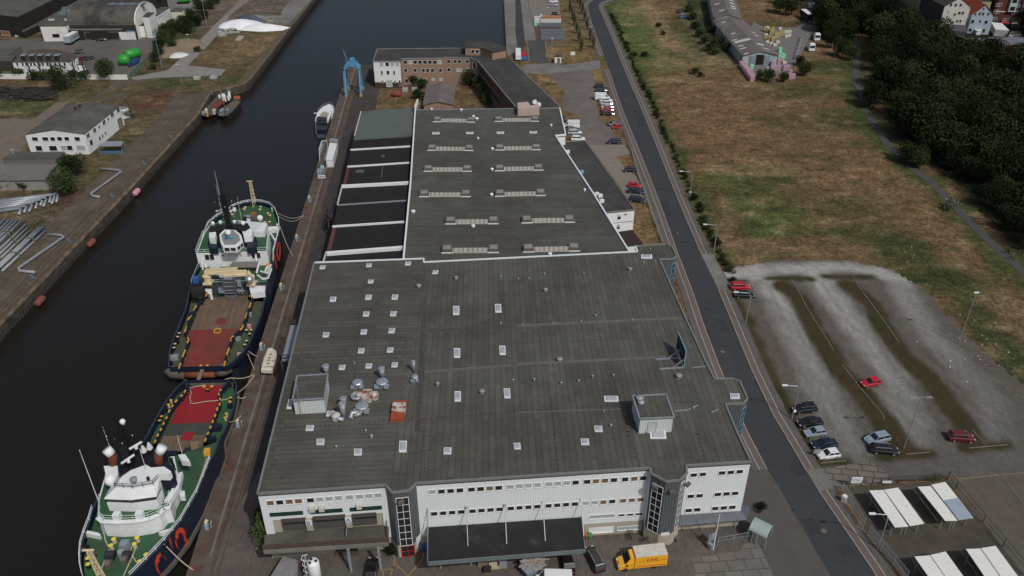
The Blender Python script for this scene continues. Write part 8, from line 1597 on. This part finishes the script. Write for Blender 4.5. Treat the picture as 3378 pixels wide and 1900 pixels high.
fence('D3',[(745,615),(958,975)],2.2,'grey mesh fence by the road, upper section',2.8,galv,galv); fence('D3',[(1010,1050),(1385,1500)],2.2,'grey mesh fence by the road, lower section',2.8,galv,galv)
fence('B2',[(1158,60),(1210,260),(1290,480),(1380,740),(1465,980)],1.3,'low grey fence between pavement and parking court',3.5,galv,galv); fence('D2',[(2010,1140),(2330,1080)],1.6,'grey mesh fence beside the bicycle shelter',2.2,galv,galv)
fence('F5',[(265,970),(290,1330),(60,1330),(-60,1320)],1.6,'pale blue fence round the white and red tank',2.5,lblue); fence('F5',[(650,970),(715,1270),(850,1330)],1.6,'pale curved fence beside the guard hut',2.0,galv); fence('F5',[(650,1010),(1100,1010)],1.2,'light blue barrier fence above the guard hut',3,lblue)
def sign(t,x,y,top,w,h,label,m=white,txt=None,tm=None,round_=False):
 p=q(t,x,y); T=thing('road_sign',label,'sign',p); z=zat(p,t,top); mb=MB(); mb.tube([p,(p.x,p.y,z)],.05,6); part('post',mb,galv,T); mb=MB()
 if round_: mb.lathe((p.x,p.y-.06,z),[(w,0),(w,.04)],16,ax=(0,-1,.2))
 else: mb.box((p.x,p.y-.08,z),(w,.05,h))
 pl_=part('sign_panel',mb,m,T)
 if txt: part('lettering',text_mb(txt,h*.6,(p.x-w*.4,p.y-.12,z-h*.2),(1,0,0),(0,0,1)),tm or blue,pl_)
 return T
sign('D3',870,590,490,1.7,1.3,'white notice board with light blue lettering at the car park entrance',txt='P24',tm=lblue); sign('D3',1185,555,510,1.5,.5,'small white sign on the carport yard fence'); sign('D3',490,265,205,1.2,1.0,'pale grey sign beside the white hatchback',galv); sign('C3',205,1230,1192,.33,.3,'round white road sign in front of the black car',white,round_=True); sign('B2',1733,520,462,.35,.3,'round white road sign on the lamp by the dry field',white,round_=True); sign('F5',1245,1290,1160,1.8,1.4,'white notice board at the side road',white)
T=thing('notice_board','grey framed notice board and locker by the flagpole','notice board',q('D2',1930,1170)); mb=MB(); a,b=q('D2',1912,1165),q('D2',1975,1130); mb.bar(a+Vector((0,0,1.9)),b+Vector((0,0,1.9)),.08,1.5); part('board',mb,steel_grey,T)
for p in (a,b): mb=MB(); mb.bar(p,(p.x,p.y,2.8),.1); part('post',mb,galv,T)
BS=thing('bicycle_shelter','small grey green curved roof bicycle shelter at the corner','shelter',q('D2',2440,1080)); A4=[q('D2',*k,2.3) for k in ((2325,985),(2503,1078),(2566,955),(2392,868))]; mb=MB(); u_=(A4[3]-A4[0]); arcs=[[a_+u_*(.5-.5*math.cos(math.pi*k/8))+Vector((0,0,.7*math.sin(math.pi*k/8))) for k in range(9)] for a_ in (A4[0],A4[1])]
mb.loft(arcs,closed=False,cap=False); mb.loft([[p+Vector((0,0,-.05)) for p in s] for s in arcs[::-1]],closed=False,cap=False); part('curved_roof',mb,mat('grey_green_sheet',(.30,.37,.37),.5,.08),BS)
for p in (A4[0],A4[1],A4[2],A4[3],A4[0].lerp(A4[1],.5),A4[0].lerp(A4[1],.25)): mb=MB(); mb.bar((p.x,p.y,0),p,.1); part('post',mb,galv,BS)
# ---------------------------------------------------------------- forecourt clutter
SI=thing('silo_tank','tall white silo tank with caged ladder cut by the bottom edge','silo',q('D1',590,1700)); p=q('D1',548,1300,5.6); mb=MB(); mb.lathe((p.x,p.y,0),[(.85,0),(.85,5.3),(.7,5.6)],20); part('tank',mb,white,SI,True); mb=MB()
for x,y in ((-.3,.3),(-.35,-.35),(.45,0)): mb.cyl((p.x+x,p.y+y,5.6),.22,.1,10)
part('lid',mb,dark_metal,SI); mb=MB()
for z in (2.5,3.7,4.9,6.1): mb.tube([(p.x-.8,p.y-.5,z),(p.x-1.5,p.y-.2,z),(p.x-1.5,p.y+.5,z),(p.x-.8,p.y+.7,z)],.05,5)
for y in (-.3,.4): mb.bar((p.x-1.1,p.y+y,0),(p.x-1.1,p.y+y,6.3),.07)
part('ladder',mb,white,SI)
T=slab('compactor','D1',[(130,1449),(255,1250),(400,1290),(395,1400),(340,1480)],2.7,.06,mat('grey_container_paint',(.20,.20,.205),.7,.2,1),'dirty grey press container with faded red lettering','container')
a,b=q('D1',330,1449,2.0),q('D1',398,1360,2.0); part('lettering',text_mb('BAUER',.75,a+Vector((.1,-.12,-.2)),b-a,(0,0,1),.06),mat('faded_red',(.45,.10,.08),.8,.1),T)
SK=thing('timber_skip','open skip piled with grey timber and boards','skip',q('D2',160,1400)); O=pol('D2',[(38,1345),(130,1265),(280,1262),(298,1300),(230,1390),(115,1432)],1.5); c_=sum(O,Vector())/6; mb=MB(); mb.loft([[c_+(p-c_)*.8+Vector((0,0,-1.45)) for p in O],O]); part('container',mb,steel_grey,SK); mb=MB()
for k in range(26): a=c_+Vector((rnd.uniform(-1.5,1.5),rnd.uniform(-1,1),rnd.uniform(.0,.5))); d=Vector((rnd.uniform(.4,1),rnd.uniform(-.5,.9),rnd.uniform(-.15,.15))); mb.bar(a-d,a+d,.25,.06)
part('timber',mb,mat('pale_timber',(.33,.30,.26),.9,.3,2),SK)['kind']='stuff'
for x,y,w,m,lb in ((2240,1320,1.5,wood,'flat wooden pallet left of the crates'),(2300,1300,1.2,wood,'small wooden crate behind the open one'),(2290,1385,1.2,dark_metal,'dark wire crate in front'),(2355,1345,1.6,mat('pale_crate',(.42,.36,.24),.8,.2),'open pale wooden crate in the middle'),(2435,1335,1.5,galv,'wooden crate with grey lid at the right')):
 p=q('D1',x,y,.5); T=thing('pallet_crate',lb,'crate',(p.x,p.y,.06),'pallet crates in front of the canopy'); mb=MB(); mb.box((p.x,p.y,.2),(w,1.0,.15)); part('pallet',mb,wood,T); mb=MB(); mb.box((p.x,p.y,.55),(w*.93,.95,.5)); part('crate',mb,m,T)
for t,x,y,r,h,m,lb in (('D2',703,1075,.5,1.1,mat('brick_orange',(.40,.12,.05),.7,.1),'orange red grit bin beside the green bin'),('D2',738,1080,.4,1.1,mat('bin_green',(.05,.25,.07),.6,.1),'green round bin beside the grit bin'),('D1',1674,1190,.5,1.2,blue,'dark blue waste bin at the tower corner'),('D2',1600,1100,.5,.9,brown_box,'brown round bin right of the stair tower'),('D2',1938,1180,.5,1.3,steel_grey,'grey locker below the notice board'),('D3',765,715,.5,1.5,white,'white meter box at the carport fence'),('D1',1388,1250,.25,.8,dark_metal,'small dark bin beside the red door')): p=q(t,x,y); mb=MB(); mb.lathe(p,[(r*.8,0),(r,h*.85),(r*1.05,h*.87),(r*.9,h)],12 if r<.45 else 4); solo('bin',mb,m,lb,'bin')
def bike(t,x,y,rz,lb,rider=None):
 p=q(t,x,y); T=thing('bicycle',lb,'bicycle',(p.x,p.y,.07)); co,si=math.cos(rz),math.sin(rz); X=lambda a,z,b=0: Vector((p.x+a*co-b*si,p.y+a*si+b*co,.07+z))
 for a in (-.52,.52): mb=MB(); mb.tube([X(a+.33*math.cos(k*.5236),.34+.33*math.sin(k*.5236)) for k in range(13)],.035,5,cap=False); part('wheel',mb,rubber,T)
 mb=MB()
 for a,b in (((-.52,.34),(-.1,.35)),((-.1,.35),(-.25,.85)),((-.25,.8),(.38,.85)),((-.1,.35),(.38,.85)),((.38,.95),(.52,.34)),((-.52,.34),(-.22,.75))): mb.bar(X(*a),X(*b),.05)
 mb.bar(X(.38,1.0,-.28),X(.38,1.0,.28),.04); part('frame',mb,dark_metal,T); mb=MB(); mb.box(X(-.27,.9),(.25,.14,.06),rz); part('saddle',mb,black,T)
 if rider:
  me=bpy.data.meshes.new('body'); V_=[X(-.25,1.0),X(0,1.45),X(.03,1.53),X(.08,1.72),X(0,1.42,.17),X(.2,1.18,.24),X(.37,1.03,.22),X(0,1.42,-.17),X(.2,1.18,-.24),X(.37,1.03,-.22),X(-.23,.95,.09),X(.12,.72,.1),X(-.05,.3,.1),X(-.23,.95,-.09),X(.15,.85,-.1),X(.02,.5,-.1)]
  pp=q(t,x,y); pp.z=.07; me.from_pydata([tuple(v-pp) for v in V_],[(0,1),(1,2),(2,3),(1,4),(4,5),(5,6),(1,7),(7,8),(8,9),(0,10),(10,11),(11,12),(0,13),(13,14),(14,15)],[]); o=bpy.data.objects.new('person',me); C.objects.link(o); o.location=pp; o.modifiers.new('skin','SKIN'); me.materials.append(rider[0])
  for i,r in enumerate((.17,.17,.07,.11,.07,.05,.035,.07,.05,.035,.1,.075,.05,.1,.075,.05)): me.skin_vertices[0].data[i].radius=(r,r)
  me.skin_vertices[0].data[0].use_root=True; s=o.modifiers.new('smooth','SUBSURF'); s.levels=1; s.render_levels=1; tag(o,rider[1],'person')
bike('D2',1125,1060,1.4,'black bicycle in the stand, left one'); bike('D2',1160,1060,1.4,'black bicycle in the stand, right one'); bike('D2',1290,1110,.2,'black bicycle leaning at the stair tower')
bike('B3',2330,1080,2.2,'bicycle of the upper cyclist on the footpath',(mat('dark_clothing',(.04,.03,.035),.9),'cyclist in dark clothing riding ahead on the footpath')); bike('B3',2370,1140,2.2,'bicycle of the lower cyclist on the footpath',(mat('grey_clothing',(.12,.13,.15),.9),'cyclist in grey clothing riding behind on the footpath'))
# ---------------------------------------------------------------- goods, tanks and heaps
def stacks(t,lst,nm,w,d,h,m,label,group,cat='stack'):
 for x,y in lst: p=q(t,x,y); mb=MB(); n=max(2,int(h/.55)); [mb.box((p.x,p.y,.08+h/n*(k+.5)),(w*rnd.uniform(.93,1),d*rnd.uniform(.93,1),h/n*.94),rnd.uniform(-.05,.05)) for k in range(n)]; solo(nm,mb,m,label,cat,group)
pinkm=mat('pink_wrapped_bricks',(.42,.27,.33),.6,.2,1.5); mint=mat('mint_wrapped_goods',(.22,.62,.38),.5,.1); olive=mat('olive_sacks',(.36,.31,.14),.8,.2,1)
stacks('F2',[(770+k*25,1010+k*34) for k in range(10)]+[(830+k*25,1005+k*34) for k in range(9)],'brick_pallet',1.25,1.2,2.1,pinkm,'pink wrapped brick pallet in the long row left of the shed gate','pink pallets left of the gate'); stacks('F2',[(1430,1000),(1480,940),(1560,960),(1560,1090),(1420,1090),(1490,1090),(1620,930),(1680,1090),(1750,1080),(1800,1180),(1860,1260),(1790,1270),(1720,1240)],'brick_pallet',1.3,1.2,2.0,pinkm,'pink wrapped brick pallet right of the shed gate','pink pallets right of the gate')
stacks('F2',[(1000,1060),(860,1000),(1590,700),(1660,830),(1600,800),(1580,850)],'wrapped_goods',1.5,1.3,1.7,mint,'mint green wrapped goods stack in the goods yard','mint stacks'); stacks('F2',[(1270,280),(1340,310),(1400,330),(1440,290),(1280,450),(1370,480),(1430,490),(1490,420),(1530,400),(1590,370),(1650,360)],'sack_pallet',1.25,1.2,2.2,olive,'tall olive sack pallet behind the shed','olive sack pallets')
stacks('F2',[(1330,220),(1590,240),(1300,370),(1330,520),(1410,560),(1480,580),(1720,400),(1780,380),(1720,310),(1790,300),(1540,520),(1680,950),(1350,1080)],'pale_goods',1.5,1.2,1.0,mat('pale_wrapped_goods',(.52,.52,.49),.7,.15,1),'low pale wrapped goods stack in the goods yard','pale stacks'); stacks('F2',[(1900+k*18,860-k*60) for k in range(8)],'pipe_stand',.7,1.8,1.3,galv,'grey blue display stack along the yard fence','stacks along the fence')
stacks('F5',[(620+k*48,420+j*45) for k in range(8) for j in range(2)],'orange_crate',1.25,1.2,1.7,mat('orange_brown_crate',(.45,.20,.10),.8,.2,2),'orange topped crate in the block of crates','orange crates','crate'); stacks('F5',[(440,440),(500,440),(560,400),(440,500),(500,500)]+[(580+k*48,500) for k in range(9)],'white_crate',1.3,1.2,1.7,mat('white_crate_paint',(.55,.57,.56),.6,.15,2),'white crate in front of the orange ones','white crates','crate'); stacks('F5',[(440,560)],'green_crate',1.3,1.2,1.5,mint,'mint green crate at the lower left of the crates',None,'crate')
stacks('F5',[(570+k*55,575) for k in range(8)]+[(585+k*56,y) for k in range(9) for y in (720,790,860)],'wire_crate',1.35,1.0,1.6,mat('blue_grey_wire',(.14,.17,.20),.6,.35,4),'blue grey wire crate in the storage yard','wire crates','crate')
GH=thing('guard_hut','small white guard hut with flat dark roof at the side road','hut',q('F5',925,1350)); P=pol('F5',[(855,1235),(1000,1235),(1000,1180),(855,1180)],2.6); slab_part('roof',GH,P,2.4,roof_old); slab_part('wall',GH,[p+Vector((0,0,-.21)) for p in P],0,dirty_white); window(GH,P[0],P[1],1.1,2.1,.2,2.0,mat('grey_green_door',(.12,.14,.12),.6),galv,.06,'door',(1,1),False)
T=slab('tank_trailer','F5',[(5,1200),(125,1200),(115,1040),(10,1040)],2.6,.8,white,'white square tank on a blue stand at the corner of the brick office','tank'); slab_part('blue_base',T,pol('F5',[(0,1275),(255,1275),(250,1200),(0,1200)],.9),.1,blue); slab_part('red_box',T,pol('F5',[(135,1200),(240,1200),(235,1120),(135,1120)],1.4),.2,red)
for (x0,y0),(x1,y1),r,lb in (((235,1090),(85,1100),2.1,'bright green storage tank, shorter one'),((210,1010),(420,960),1.9,'bright green storage tank, longer one')):
 a,b=q('F4',x0,y0,2.2),q('F4',x1,y1,2.2); d=(b-a); L=d.length; mb=MB(); mb.lathe(a,[(.1,-.8),(r*.7,-.5),(r,0),(r,L),(r*.7,L+.5),(.1,L+.8)],18,ax=d); T=thing('green_tank',lb,'tank',(a.x,a.y,0)); part('tank',mb,green_bright,T,True)
 for k in (.2,.8): c_=a.lerp(b,k); mb=MB(); mb.box((c_.x,c_.y,.4),(1.2,3,.7),.5); part('cradle',mb,dark_metal,T)
slab('blue_trailer','F4',[(230,1180),(430,1110),(440,1050),(320,1060),(220,1130)],1.4,.3,mat('trailer_blue',(.02,.045,.12),.6,.2),'dark blue trailer beside the green tanks','trailer')
p=q('F4',1260,60); T=thing('excavator','green excavator on the far concrete yard','excavator',p); mb=MB(); mb.box((p.x,p.y,1.9),(5,3,1.4),.2); mb.box((p.x-1,p.y-.6,3),(1.6,1.4,1.6)); part('body',mb,green_bright,T); mb=MB(); mb.box((p.x,p.y,.5),(5.5,3.6,.9),.2); part('tracks',mb,black,T); mb=MB(); mb.bar((p.x+2,p.y,2.4),(p.x+6,p.y+1,6),.6); mb.bar((p.x+6,p.y+1,6),(p.x+8,p.y+1,1.2),.5); part('arm',mb,green_bright,T)
def heap(t,x,y,rx,ry,h,m,lb,nm='heap',seed=0):
 p=q(t,x,y); mb=MB(); n=22; secs=[]
 for k in range(6):
  f=k/5; secs.append([Vector((p.x+math.cos(a)*rx*(1-f)*(1+.22*mnoise.noise(Vector((math.cos(a)*1.7+seed,math.sin(a)*1.7,k*.3)))),p.y+math.sin(a)*ry*(1-f)*(1+.25*mnoise.noise(Vector((math.cos(a)*1.7+seed,math.sin(a)*1.7,k*.3)))),h*(1-(1-f)**1.6)+.02)) for a in (2*math.pi*j/n for j in range(n))])
 mb.loft(secs); return solo(nm,mb,m,lb,'heap')
sh=mat('white_sheeted_heap',(.72,.74,.76),.6,.1,.3); heap('A0',2400,258,11,6.5,3.0,sh,'big white sheeted heap on the left bank',seed=1); heap('A1',60,285,11,5,2.2,sh,'long right end of the white sheeted heap',seed=4)
heap('A0',2480,215,8,2.2,3.4,mat('dark_blue_sheet',(.05,.065,.10),.6,.2),'dark blue sheet on top of the white heap','tarpaulin',2); heap('F4',1150,1020,4.5,4,1.0,mat('white_rubble',(.60,.62,.64),.8,.2,1),'patch of white crumpled sheeting beside the slab road',seed=3); heap('F4',1000,960,9,9,1.8,mat('straw_brown_waste',(.20,.16,.11),.95,.4,1.5),'brown brushwood waste heap',seed=6); heap('F4',1260,820,9,8,2.0,MT['straw_brown_waste'],'dry reed heap behind the waste heap',seed=8)
stacks('F4',[(1960,620),(2040,610),(2120,610),(2190,600),(1980,660),(2080,580),(2160,570),(2240,600)],'concrete_block',3.0,2.2,1.0,mat('pale_concrete_block',(.36,.36,.34),.9,.15),'pale concrete slab stack in front of the white heap','concrete blocks','block'); stacks('A0',[(1965,790),(2130,785),(2400,385),(2380,405)],'concrete_block',2.4,1.8,.9,MT['pale_concrete_block'],'single concrete block lying near the slab crossing','stray blocks','block')
mb=MB()
for k in range(60): p=q('A0',rnd.uniform(-20,520),rnd.uniform(880,1010)); p.y-=(p.x+150)*.0; a=rnd.uniform(-.4,.4); mb.bar((p.x-3*math.cos(a),p.y-3*math.sin(a),.3+rnd.random()),(p.x+3*math.cos(a),p.y+3*math.sin(a),.3+rnd.random()),.45,.3)
tag(part('scrap_timber',mb,mat('dark_old_timber',(.035,.03,.028),.9,.4,1)),kind='stuff')
p=q('A1',1380,962); mb=MB(); mb.lathe((p.x-1.6,p.y,.9),[(.5,0),(.85,.2),(.85,3.2),(.5,3.4)],14,ax=(1,0,0)); solo('red_tank',mb,mat('dull_red_tank',(.20,.04,.03),.7,.2),'small dull red tank lying in the dry grass','tank',None,True)
for x,y,lb in ((1465,880,'pale skip by the brick office, left one'),(1560,872,'pale skip by the brick office, right one')): slab('small_skip','A1',[(x-28,y+10),(x+28,y+8),(x+30,y-12),(x-22,y-12)],1.1,.05,mat('pale_skip',(.30,.31,.28),.8,.2),lb,'skip')
mb=MB()
for k in range(40):
 t_=rnd.choice(('B3','C3','C3')); p=q(t_,*((rnd.gauss(1350,60),rnd.gauss(1100,60)) if t_=='B3' else (rnd.gauss(1980,170),rnd.gauss(500,190)))); r=rnd.uniform(.06,.16); mb.box((p.x,p.y,.12),(r*1.6,r,r),rnd.uniform(0,3))
tag(part('litter_stones',mb,white),kind='stuff')
